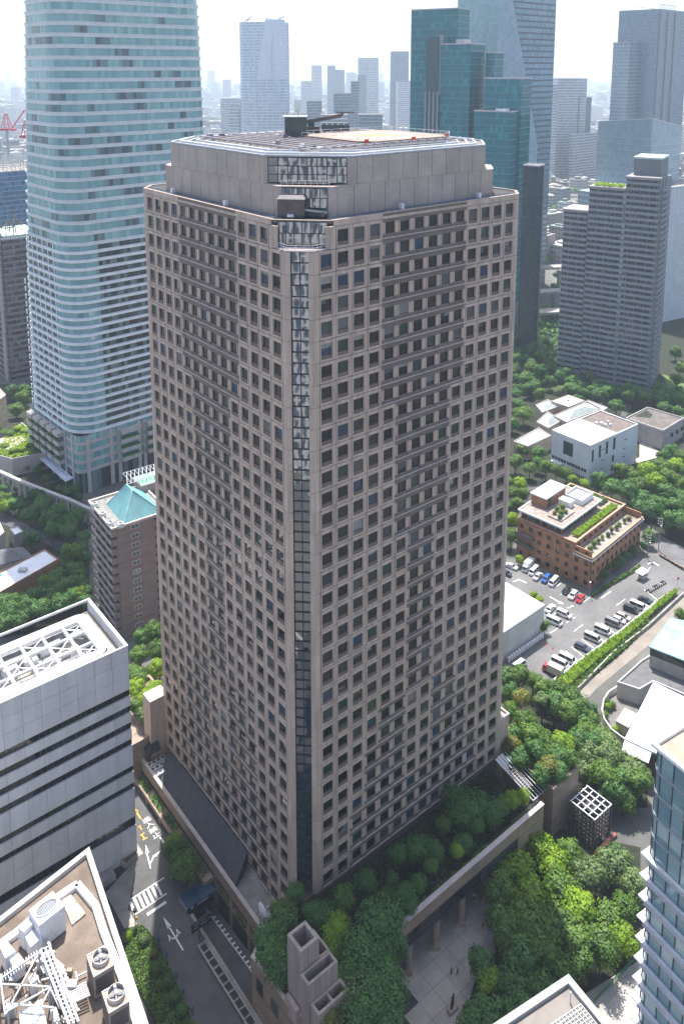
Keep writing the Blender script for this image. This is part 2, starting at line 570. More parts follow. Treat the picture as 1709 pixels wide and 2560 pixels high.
def banded(k, j):
    if k <= 9: return 4 <= j <= 9
    if k <= 16: return 5 <= j <= 8
    if k <= 25: return 6 <= j <= 7
    if k <= 27: return j in (4, 5, 8, 9)
    if k <= 30: return j in (3, 4, 5, 8, 9, 10)
    return 2 <= j <= 11
PW = (BAY - 2.42) / 2
def cell(mb, s0, z0, kind):
    """one bay of one storey: x along the wall, y = -depth"""
    B = lambda a, d0, z, b, d1, y: mb.box(s0 + a, -d1, z0 + z, s0 + b, -d0, z0 + y)
    mb.k = 0
    if kind == 0:
        for a, b in ((0.0, 0.24), (BAY - 0.24, BAY)):
            B(a, -0.5, 0.06, b, -0.05, FH - 0.06)
        for a, b in ((0.33, PW), (BAY - PW, BAY - 0.33)):
            B(a, -0.5, 0.06, b, 0.0, FH - 0.06)
        B(PW, -0.5, 0.06, BAY - PW, 0.0, 0.46)
        B(PW, -0.5, 3.24, BAY - PW, 0.0, FH - 0.06)
        mb.k = 1
        B(PW, -0.5, 0.46, BAY - PW, -0.14, 1.10)
        B(PW, -0.5, 1.10, BAY - PW, -0.30, 1.17)
    else:
        for a, b in ((0.0, 0.24), (BAY - 0.24, BAY)):
            B(a, -0.5, 1.17, b, -0.05, 3.24)
        for a, b in ((0.33, PW), (BAY - PW, BAY - 0.33)):
            B(a, -0.5, 1.17, b, 0.0, 3.24)
        mb.k = 2
        B(0, -0.5, 0.30, BAY, 0.10, 0.48)
        mb.k = 1
        B(0.0, -0.5, 0.03, BAY, -0.10, 0.30)
        B(0.03, -0.5, 0.50, PW - 0.02, -0.02, 1.13)
        B(PW, -0.5, 0.50, BAY - PW, -0.12, 1.17)
        B(BAY - PW + 0.02, -0.5, 0.50, BAY - 0.03, -0.02, 1.13)
        B(0, -0.5, 3.24, BAY, -0.10, FH)
BLIND = palette('office_blind', [(.20, .19, .17), (.30, .28, .25), (.14, .15, .15), (.24, .26, .25), (.09, .10, .11)], .7)
blinds = {}
def blind(mb, s0, z0):
    h = random.choice((.35, .6, .9, 1.3, 2.05)); x0, x1 = PW, BAY - PW
    if random.random() < .3: x1 = x0 + (x1 - x0) * .5
    mb.poly([(s0 + x0, .33, z0 + 3.24 - h), (s0 + x1, .33, z0 + 3.24 - h), (s0 + x1, .33, z0 + 3.24), (s0 + x0, .33, z0 + 3.24)])
def pane(mb, s0, z0, rnd=True):
    t = [random.uniform(-0.018, 0.018) for _ in range(3)] if rnd else [0, 0, 0]
    d = 0.34
    P = [(PW, d, 1.17), (BAY - PW, d + t[0], 1.17), (BAY - PW, d + t[0] + t[1], 3.24), (PW, d + t[1], 3.24)]
    mb.poly([(s0 + x, y, z0 + z) for x, y, z in P])

cell_me = []
for kind in (0, 1):
    mb = MB(); cell(mb, 0, 0, kind)
    cell_me.append(mb.mesh('facade_panel', [GRANITE, GRANITE_D, GRANITE_L]))
mb = MB(); pane(mb, 0, 0, False)
pane_me = mb.mesh('window_pane', PANE)
S0 = FOLD + MARG
fr_st, fr_gl = MB(), MB()
LT = lambda x, y, z: (y, x, z)                 # the left face is the right face mirrored
fl_st, fl_gl = MB(LT), MB(LT)
fr_bl, fl_bl = MB(), MB(LT)
for k in range(1, 34):
    zk = Z1 - (k - 1) * FH
    for j in range(NB):
        if k == 1 and j == 0:
            continue
        kd = 1 if banded(k, j) else 0
        if j <= 8:
            o = obj('facade_panel', cell_me[kd], None, tower, (S0 + j * BAY, 0, zk))
            g = obj('window_pane', pane_me, None, o)
            g.rotation_euler = (random.gauss(0, 0.008), 0, random.gauss(0, 0.008))
            if random.random() < .16:
                bm_ = MB(); blind(bm_, 0, 0); obj('window_blind', bm_, BLIND, o)
        else:
            cell(fr_st, S0 + j * BAY, zk, kd); pane(fr_gl, S0 + j * BAY, zk)
            if random.random() < .16: blind(fr_bl, S0 + j * BAY, zk)
        cell(fl_st, S0 + j * BAY, zk, kd); pane(fl_gl, S0 + j * BAY, zk)
        if random.random() < .16: blind(fl_bl, S0 + j * BAY, zk)
    # margins at both ends of each face and the stone jambs of the corner strip
    for mbx in (fr_st, fl_st):
        mbx.k = 0
        s = S0 + (BAY if k == 1 else 0)
        mbx.box(s - MARG + 0.02, 0.0, zk + 0.03, s - 0.03, 0.5, zk + FH - 0.03)
        e = S0 + NB * BAY
        mbx.box(e + 0.03, 0.0, zk + 0.03, e + MARG, 0.5, zk + FH - 0.03)
        # return of the corner, turned 45 degrees
        c0 = s - MARG
        mbx.prism([(c0, 0.02), (c0 + 0.02, 0.5), (c0 - 0.35, 0.85), (c0 - 0.62, 0.62)], zk + 0.03, zk + FH - 0.03)
obj('granite_facade', fr_st, [GRANITE, GRANITE_D, GRANITE_L], tower, kind='stuff')
obj('glazing', fr_gl, PANE, tower, kind='stuff')
obj('granite_facade', fl_st, [GRANITE, GRANITE_D, GRANITE_L], tower, kind='stuff')
obj('glazing', fl_gl, PANE, tower, kind='stuff')

obj('blinds', fr_bl, BLIND, tower, kind='stuff'); obj('blinds', fl_bl, BLIND, tower, kind='stuff')
# body behind the facade, parapet
def octo(m, c, c2=None, L=TW_L):
    """square plan set in by m with its corners cut c"""
    c2 = c if c2 is None else c2
    a, b = m, L - m
    return [(a + c, a), (b - c2, a), (b, a + c2), (b, b - c2), (b - c2, b), (a + c2, b), (a, b - c2), (a, a + c)]
mb = MB()
mb.prism(octo(0.46, FOLD + 0.6), 11.9, Z1 + 0.02)
P1 = octo(0.46, FOLD + BAY + 0.6, FOLD)
mb.prism(P1, Z1 + 0.03, Z1 + 4.7)
obj('body', mb, CORE, tower)
Zp0, Zp1 = Z1 + FH, Z1 + 5.0
for T, nm in ((None, 'right'), (LT, 'left')):
    for j in range(1, NB):
        mb = MB(T)
        if 4 <= j <= 9:
            mb.k = 1; mb.box(S0 + j * BAY + 0.02, 0.06, Zp0 + 0.45, S0 + (j + 1) * BAY - 0.02, 0.5, Zp1 - 0.1)
            mb.k = 0; mb.box(S0 + j * BAY + 0.02, 0.02, Zp0, S0 + (j + 1) * BAY - 0.02, 0.5, Zp0 + 0.44)
        else:
            mb.box(S0 + j * BAY + 0.02, 0.0, Zp0 + 0.02, S0 + (j + 1) * BAY - 0.02, 0.5, Zp1 - 0.1)
        obj('parapet_panel', mb, [GRANITE, GRANITE_D], tower)
mb = MB()
mb.ring(octo(-0.01, FOLD + BAY - 0.02, FOLD), 0.4, Zp1 - 0.1, Zp1)
obj('coping', mb, GRANITE, tower)
mb = MB()
mb.prism(octo(0.7, FOLD + BAY, FOLD), Z1 + 4.3, Z1 + 4.55)
obj('terrace_deck', mb, mat('roof_membrane', (0.20, 0.205, 0.21), 0.8, 0.2, 0.4), tower)
# back faces: plain granite with window bands (only seen from elsewhere)
mb = MB()
for T in (lambda x, y, z: (TW_L - y, x, z), lambda x, y, z: (x, TW_L - y, z)):
    mb.T = T
    for k in range(1, 34):
        zk = Z1 - (k - 1) * FH
        mb.k = 0; mb.box(FOLD, 0.0, zk - 0.8, TW_L - FOLD, 0.45, zk + 1.1)
        mb.k = 1; mb.box(FOLD + 0.3, 0.2, zk + 1.1, TW_L - FOLD - 0.3, 0.46, zk + 3.1)
obj('rear_facade', mb, [GRANITE, PANE], tower, kind='stuff')

mb = MB()
L_ = TW_L
for P in ([(L_ - FOLD, 0.03), (L_ - 0.03, FOLD), (L_ - 0.5, FOLD + .25), (L_ - FOLD - .25, .5)], [(0.03, L_ - FOLD), (.5, L_ - FOLD - .25), (FOLD + .25, L_ - .5), (FOLD, L_ - .03)],
          [(L_ - .03, L_ - FOLD), (L_ - FOLD, L_ - .03), (L_ - FOLD - .25, L_ - .5), (L_ - .5, L_ - FOLD - .25)]):
    mb.prism(P, 12.0, Zp1 - .11)
obj('chamfer_wall', mb, GRANITE, tower, kind='stuff')
for T in (None, LT):
    e = S0 + NB * BAY
    mb = MB(T); mb.box(e + .02, 0.0, Zp0 + .02, L_ - FOLD, .5, Zp1 - .1); obj('parapet_panel', mb, GRANITE, tower)
# glass strip on the near corner
q2 = sqrt(0.5)
def CT(ins):
    """axes of the corner glazing: x along the chamfer (centred), y inwards, z"""
    cx = FOLD / 2 + ins
    return lambda x, y, z: (cx + q2 * x + q2 * y, cx - q2 * x + q2 * y, z)
corner_pm = MB(); corner_pm.poly([(0.05, 0, 0.07), (1.70, 0, 0.07), (1.70, 0, 1.88), (0.05, 0, 1.88)])
corner_pm = corner_pm.mesh('corner_pane', PANE_C)
fm = MB(CT(0.45))
for k in range(2, 34):
    zk = Z1 - (k - 1) * FH
    for hh in (0, 1):
        z = zk + hh * FH / 2
        fm.box(-1.82, -0.05, z - 0.09, 1.82, 0.4, z + 0.09)
        for sx in (-1, 0):
            T = CT(0.45)
            px, py, pz = T(sx * 1.75, 0.12, z)
            o = obj('corner_pane', corner_pm, None, tower, (px, py, pz), -pi / 4)
            o.rotation_euler = (random.gauss(0, 0.01), 0, -pi / 4 + random.gauss(0, 0.008))
for x in (-1.82, 0.0, 1.82):
    fm.box(x - 0.07, -0.06, 12.0, x + 0.07, 0.42, Z1 + 0.1)
obj('corner_frame', fm, FRAME_D, tower)

def glass_bay(nx, nz, half, y0, z0, z1, cxo, name='bay'):
    """glazed bay across a cut corner"""
    T = lambda x, y, z: (cxo + q2 * x + q2 * y, cxo - q2 * x + q2 * y, z)
    wq, hq = 2 * half / nx, (z1 - z0) / nz
    pm = MB(); pm.poly([(0.06, 0, 0.06), (wq - 0.06, 0, 0.06), (wq - 0.06, 0, hq - 0.06), (0.06, 0, hq - 0.06)])
    pm = pm.mesh(name + '_pane', PANE_C)
    f = MB(T)
    for i in range(nx + 1):
        x = -half + i * wq
        f.box(x - 0.07, y0 - 0.1, z0, x + 0.07, y0 + 0.2, z1)
    for i in range(nz + 1):
        z = z0 + i * hq
        f.box(-half, y0 - 0.08, z - 0.07, half, y0 + 0.2, z + 0.07)
    obj(name + '_frame', f, FRAME_D, tower)
    for i in range(nx):
        for j in range(nz):
            p = T(-half + i * wq, y0, z0 + j * hq)
            o = obj(name + '_pane', pm, None, tower, p, -pi / 4)
            o.rotation_euler = (random.gauss(0, 0.008), 0, -pi / 4 + random.gauss(0, 0.006))
glass_bay(6, 2, 4.25, 0.3, Z1 + 0.5, Z1 + 4.5, 3.9, 'top_bay')
# ledge and rail under the top bay
mb = MB()
mb.prism([(6.9, 0.3), (3.4, 0.02), (0.02, 3.4), (0.3, 6.9), (4.2, 4.6), (4.6, 4.2)], Z1 + 0.04, Z1 + 0.2)
obj('bay_ledge', mb, GRANITE_L, tower)
mb = MB()
rp = [(6.5, 0.8), (3.6, 0.5), (0.5, 3.6), (0.8, 6.5)]
for z in (0.6, 1.0):
    for p, q in zip(rp, rp[1:]):
        mb.bar((*p, Z1 + z), (*q, Z1 + z), 0.06)
for p, q in zip(rp, rp[1:]):
    for t in (0, .33, .66, 1):
        x, y = p[0] + (q[0] - p[0]) * t, p[1] + (q[1] - p[1]) * t
        mb.bar((x, y, Z1 + 0.2), (x, y, Z1 + 1.0), 0.05)
obj('railing', mb, WHITE_M, tower)

# crown: two tiers of big stone panels
ZT = (Z1 + 4.55, Z1 + 10.1, Z1 + 14.85)
CUT = (6.7, 11.0)
CUT2 = (5.0, 7.5)
mb = MB()
for t in (0, 1):
    mb.prism(octo(3.2, CUT[t], CUT2[t]), ZT[t], ZT[t + 1] - 0.15)
obj('crown_body', mb, CORE, tower)
for t in (0, 1):
    a0, a1 = 3.0 + CUT[t], TW_L - 3.0 - CUT2[t]
    n = round((a1 - a0 - 1.2) / 3.6)
    wq = (a1 - a0 - 1.2) / n
    for T in (None, LT):
        for i in range(n):
            mb = MB(T)
            mb.box(a0 + 1.2 + i * wq + 0.05, 3.0, ZT[t] + 0.06, a0 + 1.2 + (i + 1) * wq - 0.05, 3.3, ZT[t + 1])
            obj('crown_panel', mb, CROWN_ST, tower)
        mb = MB(T)
        mb.prism([(a0, 3.0), (a0 + 1.15, 3.0), (a0 + 1.15, 3.3), (a0 + 0.4, 3.5), (a0 - 0.45, 3.9), (a0 - 0.6, 3.6)], ZT[t] + 0.03, ZT[t + 1])
        obj('crown_panel', mb, CROWN_ST, tower)
    mb = MB()
    for T in (lambda x, y, z: (TW_L - y, x, z), lambda x, y, z: (x, TW_L - y, z)):
        mb.T = T
        mb.box(3 + CUT2[t], 3.0, ZT[t], TW_L - 3 - CUT2[t], 3.15, ZT[t + 1])
    mb.T = None
    L_ = TW_L
    for A, B in (((L_ - 3 - CUT2[t], 3.02), (L_ - 3.02, 3 + CUT2[t])), ((3.02, L_ - 3 - CUT2[t]), (3 + CUT2[t], L_ - 3.02)), ((L_ - 3.02, L_ - 3 - CUT2[t]), (L_ - 3 - CUT2[t], L_ - 3.02))):
        dx, dy = (0.2, 0) if A[0] > B[0] else (0, 0)
        mb.prism([A, B, (B[0] * 0.99 + L_ / 2 * 0.01, B[1] * 0.99 + L_ / 2 * 0.01), (A[0] * 0.99 + L_ / 2 * 0.01, A[1] * 0.99 + L_ / 2 * 0.01)], ZT[t], ZT[t + 1])
    obj('crown_rear', mb, CROWN_ST, tower, kind='stuff')
glass_bay(6, 3, 3.95, 0.08, ZT[0] + 0.1, ZT[1] - 0.3, 3 + 6.7 / 2, 'crown_lower_bay')
glass_bay(8, 3, 6.95, 0.08, ZT[1] + 0.2, ZT[2] - 0.1, 3 + 11.0 / 2, 'crown_upper_bay')
mb = MB()
mb.ring(octo(2.95, CUT[0] + 0.02, CUT2[0]), 1.6, ZT[1] - 0.14, ZT[1] + 0.03)
obj('crown_ledge', mb, CROWN_ST, tower)
# thin white rails on the ledge
mb = MB()
h0, h1 = (3.4, 11.2), (11.2, 3.4)
for z in (0.5, 1.0):
    mb.bar((9.6, 3.6, ZT[1] + z), (3.6, 9.6, ZT[1] + z), 0.05)
for i in range(9):
    t = i / 8
    mb.bar((9.6 - 6 * t, 3.6 + 6 * t, ZT[1]), (9.6 - 6 * t, 3.6 + 6 * t, ZT[1] + 1), 0.05)
obj('railing', mb, WHITE_M, tower)

# roof
ROOF = ZT[2]
mb = MB(); mb.prism(octo(3.3, CUT[1], CUT2[1]), ROOF - 0.15, ROOF + 0.05)
obj('roof_deck', mb, mat('roof_deck', (0.17, 0.15, 0.14), 0.85, 0.25, 0.3), tower)
for i, (ins, z, wd, mt) in enumerate(((3.0, 0.25, 0.5, GREY_M), (4.3, 0.55, 0.35, WHITE_M), (5.4, 0.45, 0.5, GREY_M), (6.8, 0.7, 0.25, WHITE_M), (8.2, 0.5, 0.4, GREY_M))):
    mb = MB(); mb.ring(octo(ins, CUT[1], CUT2[1]), wd, ROOF + 0.05, ROOF + z + 0.1)
    obj('roof_rail', mb, mt, tower)
# open steel grid over the plant deck
GRID = mat('pale_pink_steel', (0.42, 0.37, 0.355), 0.5, 0.1, 0.8)
mb = MB()
za = ROOF + 0.9
for i in range(17):
    x = 10 + i * 2.4
    mb.box(x, 10, za, x + 0.28, 49, za + 0.3)
for i in range(17):
    y = 10 + i * 2.4
    mb.box(10, y, za - 0.28, 49, y + 0.28, za - 0.005)
for i in range(8):
    for j in range(8):
        if (i + j) % 2 == 0:
            x, y = 10 + i * 4.8, 10 + j * 4.8
            mb.bar((x, y, za - 0.4), (x + 4.8, y + 4.8, za - 0.4), 0.16)
obj('roof_grid', mb, GRID, tower, kind='stuff')
# helipad
mb = MB(); mb.prism([(27.5, 12), (47, 12), (49.5, 14.5), (49.5, 32), (47, 34.5), (27.5, 34.5), (25, 32), (25, 14.5)], ROOF + 1.25, ROOF + 1.5)
pad = obj('helipad', mb, mat('helipad_beige', (0.27, 0.205, 0.165), 0.8, 0.12, 0.3), tower)
def ringflat(cx, cy, r0, r1, z, n=40):
    m = MB()
    P = lambda r, i: (cx + r * cos(2 * pi * i / n), cy + r * sin(2 * pi * i / n), z)
    for i in range(n):
        m.poly([P(r0, i), P(r1, i), P(r1, i + 1), P(r0, i + 1)])
    return m
obj('ring_marking', ringflat(37.2, 23.2, 7.4, 8.0, ROOF + 1.505), PAINT_W, pad)
mb = MB(); z = ROOF + 1.506
for b in ((34.6, 20, 35.6, 26.4), (38.8, 20, 39.8, 26.4), (35.6, 22.7, 38.8, 23.7)):
    mb.poly([(b[0], b[1], z), (b[2], b[1], z), (b[2], b[3], z), (b[0], b[3], z)])
obj('letter_marking', mb, PAINT_Y, pad)
mb = MB()
PP = [(27.2, 11.7), (47.2, 11.7), (49.8, 14.3), (49.8, 32.2), (47.2, 34.8), (27.2, 34.8), (24.7, 32.2), (24.7, 14.3)]
for p, q in zip(PP, PP[1:] + PP[:1]):
    n = max(2, int(hypot(q[0] - p[0], q[1] - p[1]) / 2.4))
    for i in range(n):
        t = i / n
        mb.bar((p[0] + (q[0] - p[0]) * t, p[1] + (q[1] - p[1]) * t, ROOF + 0.1), (p[0] + (q[0] - p[0]) * t, p[1] + (q[1] - p[1]) * t, ROOF + 2.2), 0.07)
    mb.bar((*p, ROOF + 2.2), (*q, ROOF + 2.2), 0.07)
obj('helipad_railing', mb, WHITE_M, pad)
mb = MB()
for (x, y) in ((26, 13), (37, 11.6), (47.6, 13)):
    mb.box(x - .3, y - .3, ROOF + 1.2, x + .3, y + .3, ROOF + 1.9)
obj('obstruction_light', mb, mat('warning_red', (0.6, 0.05, 0.03), 0.5), tower, kind='stuff')
# service railings on the deck
mb = MB()
for y0 in (9.2, 36.5, 47.5):
    for i in range(16):
        x = 9 + i * 2.5
        mb.bar((x, y0, ROOF), (x, y0, ROOF + 1.5), 0.06)
    for z in (0.8, 1.5):
        mb.bar((9, y0, ROOF + z), (48, y0, ROOF + z), 0.06)
obj('deck_railing', mb, WHITE_M, tower)
mb = MB()
for _ in range(14):
    x, y = random.uniform(9, 24), random.uniform(9, 48)
    s, t, u = random.uniform(.4, 1.2), random.uniform(.4, 1.2), random.uniform(.1, .7)
    mb.box(x, y, ROOF + 0.9, x + s, y + t, ROOF + 1.2 + u)
obj('roof_equipment', mb, palette('plant_greys', [(0.5, 0.5, 0.5), (0.3, 0.3, 0.32), (0.6, 0.58, 0.55), (0.15, 0.15, 0.16)]), tower, kind='stuff')

# things standing on the tower's roof
GM = mat('dark_green_steel', (0.062, 0.075, 0.072), 0.55, 0.15, 0.8)
def plant_room(a, b, la, lb, h, z, label):
    t = thing('plant_room', label, 'machine room', TWW(a, b, z), TW_R - radians(38.9))
    m = MB(); m.box(0, 0, 0.5, la, lb, h); body = obj('body', m, GM, t)
    m = MB(); m.box(-0.6, -0.3, h, la + 0.15, lb + 0.3, h + 0.2); obj('roof', m, GREY_M, t)
    m = MB(); m.box(-0.3, -0.3, 0, la + 0.3, lb + 0.3, 0.5); obj('base', m, DARK_M, t)
    m = MB(); m.tube((la * 0.45, -0.02, 1.1), (la * 0.45, -0.12, 1.1), 0.45, 12); obj('vent', m, DARK_M, t)
    m = MB(); m.tube((la * .6, 1, h), (la * .6, 1, h + 1.6), 0.05, 5); obj('antenna', m, DARK_M, t)
    m = MB(); m.tube((-.3, 1, h), (-.3, 1, h + 1.1), 0.05, 5); obj('antenna', m, DARK_M, t)
    return t
plant_room(22.5, 35.2, 4.5, 4.2, 4.3, ROOF + 0.9, 'dark green box shaped machine room on the rooftop steel grid')
t = thing('gondola_crane', 'dark rooftop crane with a long horizontal jib beside the helipad', 'crane', TWW(31.5, 38.0, ROOF + 0.9))
m = MB(); m.box(-1.9, -1.3, 0.4, 1.9, 1.3, 1.9); m.box(-2.2, -1.5, 0.0, 2.2, 1.5, 0.4); obj('carriage', m, GM, t)
m = MB(); m.box(-0.7, -0.6, 1.9, 0.7, 0.6, 2.9); obj('turntable', m, GM, t)
m = MB(); m.bar((-1.2, 0, 2.9), (6.6, 0.3, 4.2), 0.65, 0.8); obj('jib', m, BROWN_M, t)
m = MB(); m.bar((5.4, 0.3, 4.9), (9.4, 0.3, 4.9), 0.25); m.bar((6.6, .3, 4.2), (6.9, .3, 5.0), 0.7); obj('jib_head', m, BROWN_M, t)
for sx in (-1.6, 1.6):
    m = MB(); m.tube((sx, -1.5, 0.0), (sx, 1.5, 0.0), 0.35, 10); obj('wheel', m, DARK_M, t)
t = thing('cooling_unit', 'low dark row of cooling fans on the roof behind the crane', 'cooling unit', TWW(41.0, 41.5, ROOF + 0.9))
m = MB(); m.box(-3.2, -1.2, 0.5, 3.2, 1.2, 1.7); obj('casing', m, GM, t)
for i in range(5):
    m = MB(); m.tube((-2.6 + 1.3 * i, 0, 1.7), (-2.6 + 1.3 * i, 0, 2.0), 0.5, 10); obj('fan', m, DARK_M, t)
m = MB(); m.box(-3.0, -1.1, 0, 3.0, 1.1, 0.5); obj('base', m, DARK_M, t)
# service gondola parked in front of the crown's glazed corner
t = thing('window_cleaning_gondola', 'brown boxy window cleaning gondola parked on the terrace below the crown', 'gondola', TWW(4.6, 7.6, Z1 + 4.9), TW_R - pi / 4)
m = MB(); m.prism([(-2.4, -1.3), (2.3, -1.3), (2.3, 1.4), (-2.4, 1.4)], 0.5, 3.2); obj('cabin', m, BROWN_M, t)
m = MB(); m.prism([(-2.5, -1.4), (2.4, -1.4), (2.4, 1.5), (-2.5, 1.5)], 3.2, 3.75, P1=[(-2.1, -0.9), (2.0, -0.9), (2.0, 1.2), (-2.1, 1.2)]); obj('lid', m, mat('lit_brown_metal', (0.30, 0.26, 0.25), 0.5), t)  # lid paler than the cabin: sunlit top put into its colour
m = MB(); m.box(-0.7, -1.5, 0.1, 0.4, -1.2, 0.6); obj('step', m, WHITE_M, t)
m = MB(); m.box(-2.2, -1.1, 0.0, 2.1, 1.2, 0.5); obj('bogie', m, DARK_M, t)
m = MB(); m.box(2.3, -0.6, 0.3, 2.9, 0.8, 2.9); obj('mast', m, FRAME_D, t)
t = thing('boom_machine', 'dark blue folded cleaning boom lying on the terrace beside the brown gondola', 'machine', TWW(7.3, 4.9, Z1 + 4.9), TW_R - pi / 4)
m = MB(); m.box(-2.2, -0.6, 0.2, 2.0, 0.6, 1.1); obj('housing', m, FRAME_D, t)
m = MB(); m.bar((-2.4, -0.6, 1.4), (2.3, -0.5, 0.9), 0.35); obj('arm', m, GREY_M, t)
m = MB(); m.tube((1.6, -.7, .5), (1.6, .7, .5), 0.45, 10); obj('drum', m, BROWN_M, t)
# rails, ducts and lamps along the terrace
mb = MB()
for T in (None, LT):
    mb.T = T
    for y, wq, z in ((0.9, 0.25, 0.35), (1.35, 0.12, 0.5), (1.9, 0.35, 0.25), (2.4, 0.15, 0.4)):
        mb.box(8.0, y, Z1 + 4.56, TW_L - 4.0, y + wq, Z1 + 4.56 + z)
obj('gondola_track', mb, mat('track_blue_grey', (0.17, 0.19, 0.23), 0.45, 0.2, 0.8), tower, kind='stuff')
for a in (24.3, 45.0):
    for T in (None, LT):
        mb = MB(T); mb.box(a, 1.2, Z1 + 4.8, a + 0.7, 1.9, Z1 + 5.9)
        obj('junction_box', mb, WHITE_M, tower)

# ================================================================ ground, podium, plaza, street
RAMP = (-12.7, -26.0, -5.75, 21.9)             # a0, b0, a1, b1 in tower axes
GR = mat('city_ground', (0.06, 0.065, 0.06), 0.9, 0.35, 0.012, col2=(0.16, 0.155, 0.145), fine=0.25)
hole = [TWW(RAMP[0], RAMP[1]), TWW(RAMP[2], RAMP[1]), TWW(RAMP[2], RAMP[3]), TWW(RAMP[0], RAMP[3])]
outer = [(-14000, -4000), (14000, -4000), (14000, 16000), (-14000, 16000)]
mb = MB()
for i in range(4):
    j = (i + 1) % 4
    mb.poly([(*outer[i], -0.06), (*outer[j], -0.06), (hole[j][0], hole[j][1], -0.06), (hole[i][0], hole[i][1], -0.06)])
obj('ground', mb, GR, kind='structure')
def tw_sheet(name, P, z, m, kind='structure', **k):
    mb = MB(); mb.poly([TWW(a, b, z) for a, b in P])
    return obj(name, mb, m, kind=kind, **k)
def px_sheet(name, P, z, m, kind='structure', **k):
    mb = MB(); mb.poly([(*sight(x, y, z), z) for x, y in P])
    return obj(name, mb, m, kind=kind, **k)

# street beside the tower: two sheets so that the ramp stays open
tw_sheet('street', [(-24, -60), (RAMP[0], -60), (RAMP[0], 21.9), (-6.0, 21.9), (-6.0, 110), (-15.2, 110), (-15.2, 39.3), (-24, 36)], 0.0, ASPH)
tw_sheet('street_pavement', [(-15.2, 39.3), (-13.9, 39.3), (-13.9, 110), (-15.2, 110)], 0.02, CONC)
tw_sheet('pavement', [(-21.8, 30), (-15.2, 39.3), (-24, 36), (-24, 24), (-21.6, 24)], 0.015, CONC)
tw_sheet('service_yard', [(-70, -60), (-24.0, -60), (-24.0, 36), (-15.2, 39.5), (-70, 39.5)], -0.02, mat('yard_asphalt', (0.04, 0.042, 0.045), 0.9, 0.25, 0.3))
mb = MB()
mb.poly([TWW(RAMP[0] + .3, RAMP[1], -0.2), TWW(RAMP[2], RAMP[1], -0.2), TWW(RAMP[2], RAMP[3] + 8, -5.6), TWW(RAMP[0] + .3, RAMP[3] + 8, -5.6)])
obj('ramp_road', mb, ASPH, kind='structure')
mb = MB(lambda a, b, z: TWW(a, b, z))
mb.box(RAMP[0] - .25, RAMP[1], -6, RAMP[0] + .3, 20.4, 0.9)
obj('retaining_wall', mb, CONC_D, label='weathered low retaining wall between the street and the sunken ramp', cat='wall')
# kerb line with white ticks on the ramp
def ramp_z(b):
    return -0.2 + (b - RAMP[1]) / (RAMP[3] + 8 - RAMP[1]) * -5.4
def flat(P, zf, m, name, parent=None):
    mb = MB()
    for q in P:
        mb.poly([TWW(a, b, zf(b) if callable(zf) else zf) for a, b in q])
    return obj(name, mb, m, parent)
rzz = lambda b: ramp_z(b) + 0.03
tk = [[(-7.55, -8), (-7.40, -8), (-7.40, 24), (-7.55, 24)]]
for i in range(17):
    b = 1.0 + i * 1.25
    tk.append([(-7.40, b), (-6.75, b), (-6.75, b + 0.42), (-7.40, b + 0.42)])
tag(flat(tk, rzz, PAINT_W, 'lane_marking'), 'white edge line with short ticks along the sunken ramp', 'road marking')

# painted marks on the street
def mark(name, polys, label, m=PAINT_W, z=0.012, group=None):
    return tag(flat(polys, z, m, name), label, 'road marking', group)
cw = []
for i in range(7):
    a = -21.3 + i * 0.98
    cw.append([(a, 28.3), (a + 0.5, 28.3), (a + 0.75, 31.2), (a + 0.25, 31.2)])
cw.append([(-21.4, 27.9), (-14.2, 27.9), (-14.2, 28.15), (-21.4, 28.15)])
cw.append([(-20.6, 31.35), (-13.0, 31.35), (-13.0, 31.6), (-20.6, 31.6)])
mark('zebra_crossing', cw, 'white zebra crossing with edge lines between the two buildings')
mark('stop_line', [[(-19.3, 26.2), (-15.1, 26.2), (-15.1, 26.8), (-19.3, 26.8)]], 'broad white stop line before the zebra crossing')
mark('arrow_marking', [[(-17.15, 15.8), (-16.85, 15.8), (-16.85, 21.8), (-17.15, 21.8)], [(-17.45, 21.4), (-16.55, 21.4), (-17.0, 24.2)],
                       [(-17.1, 18.6), (-17.0, 18.9), (-17.9, 19.6), (-18.0, 19.2)], [(-16.9, 18.6), (-17.0, 18.9), (-16.1, 19.6), (-16.0, 19.2)],
                       [(-18.3, 18.9), (-17.5, 19.2), (-17.9, 20.4)], [(-15.7, 18.9), (-16.5, 19.2), (-16.1, 20.4)]],
     'white three headed lane arrow beside the sunken ramp')
mark('arrow_marking', [[(-14.4, 35.1), (-14.15, 35.1), (-13.1, 39.2), (-13.35, 39.2)], [(-13.6, 38.9), (-12.85, 38.7), (-12.6, 41.0)],
                       [(-14.2, 36.0), (-14.0, 35.9), (-12.3, 37.2), (-12.5, 37.5)], [(-12.7, 37.5), (-12.1, 36.9), (-10.6, 37.6)]],
     'white forked lane arrow beyond the zebra crossing')
mark('lane_line', [[(-9.5, 36.2), (-9.1, 36.2), (-9.1, 40.6), (-9.5, 40.6)]], 'short white lane line by the arcade kerb')
mark('arrow_marking', [[(-10.75, 47.5), (-10.4, 47.5), (-10.4, 50.0), (-10.75, 50.0)], [(-11.1, 49.6), (-10.1, 49.6), (-10.55, 51.4)]], 'yellow lane arrow at the far end of the street', PAINT_Y)
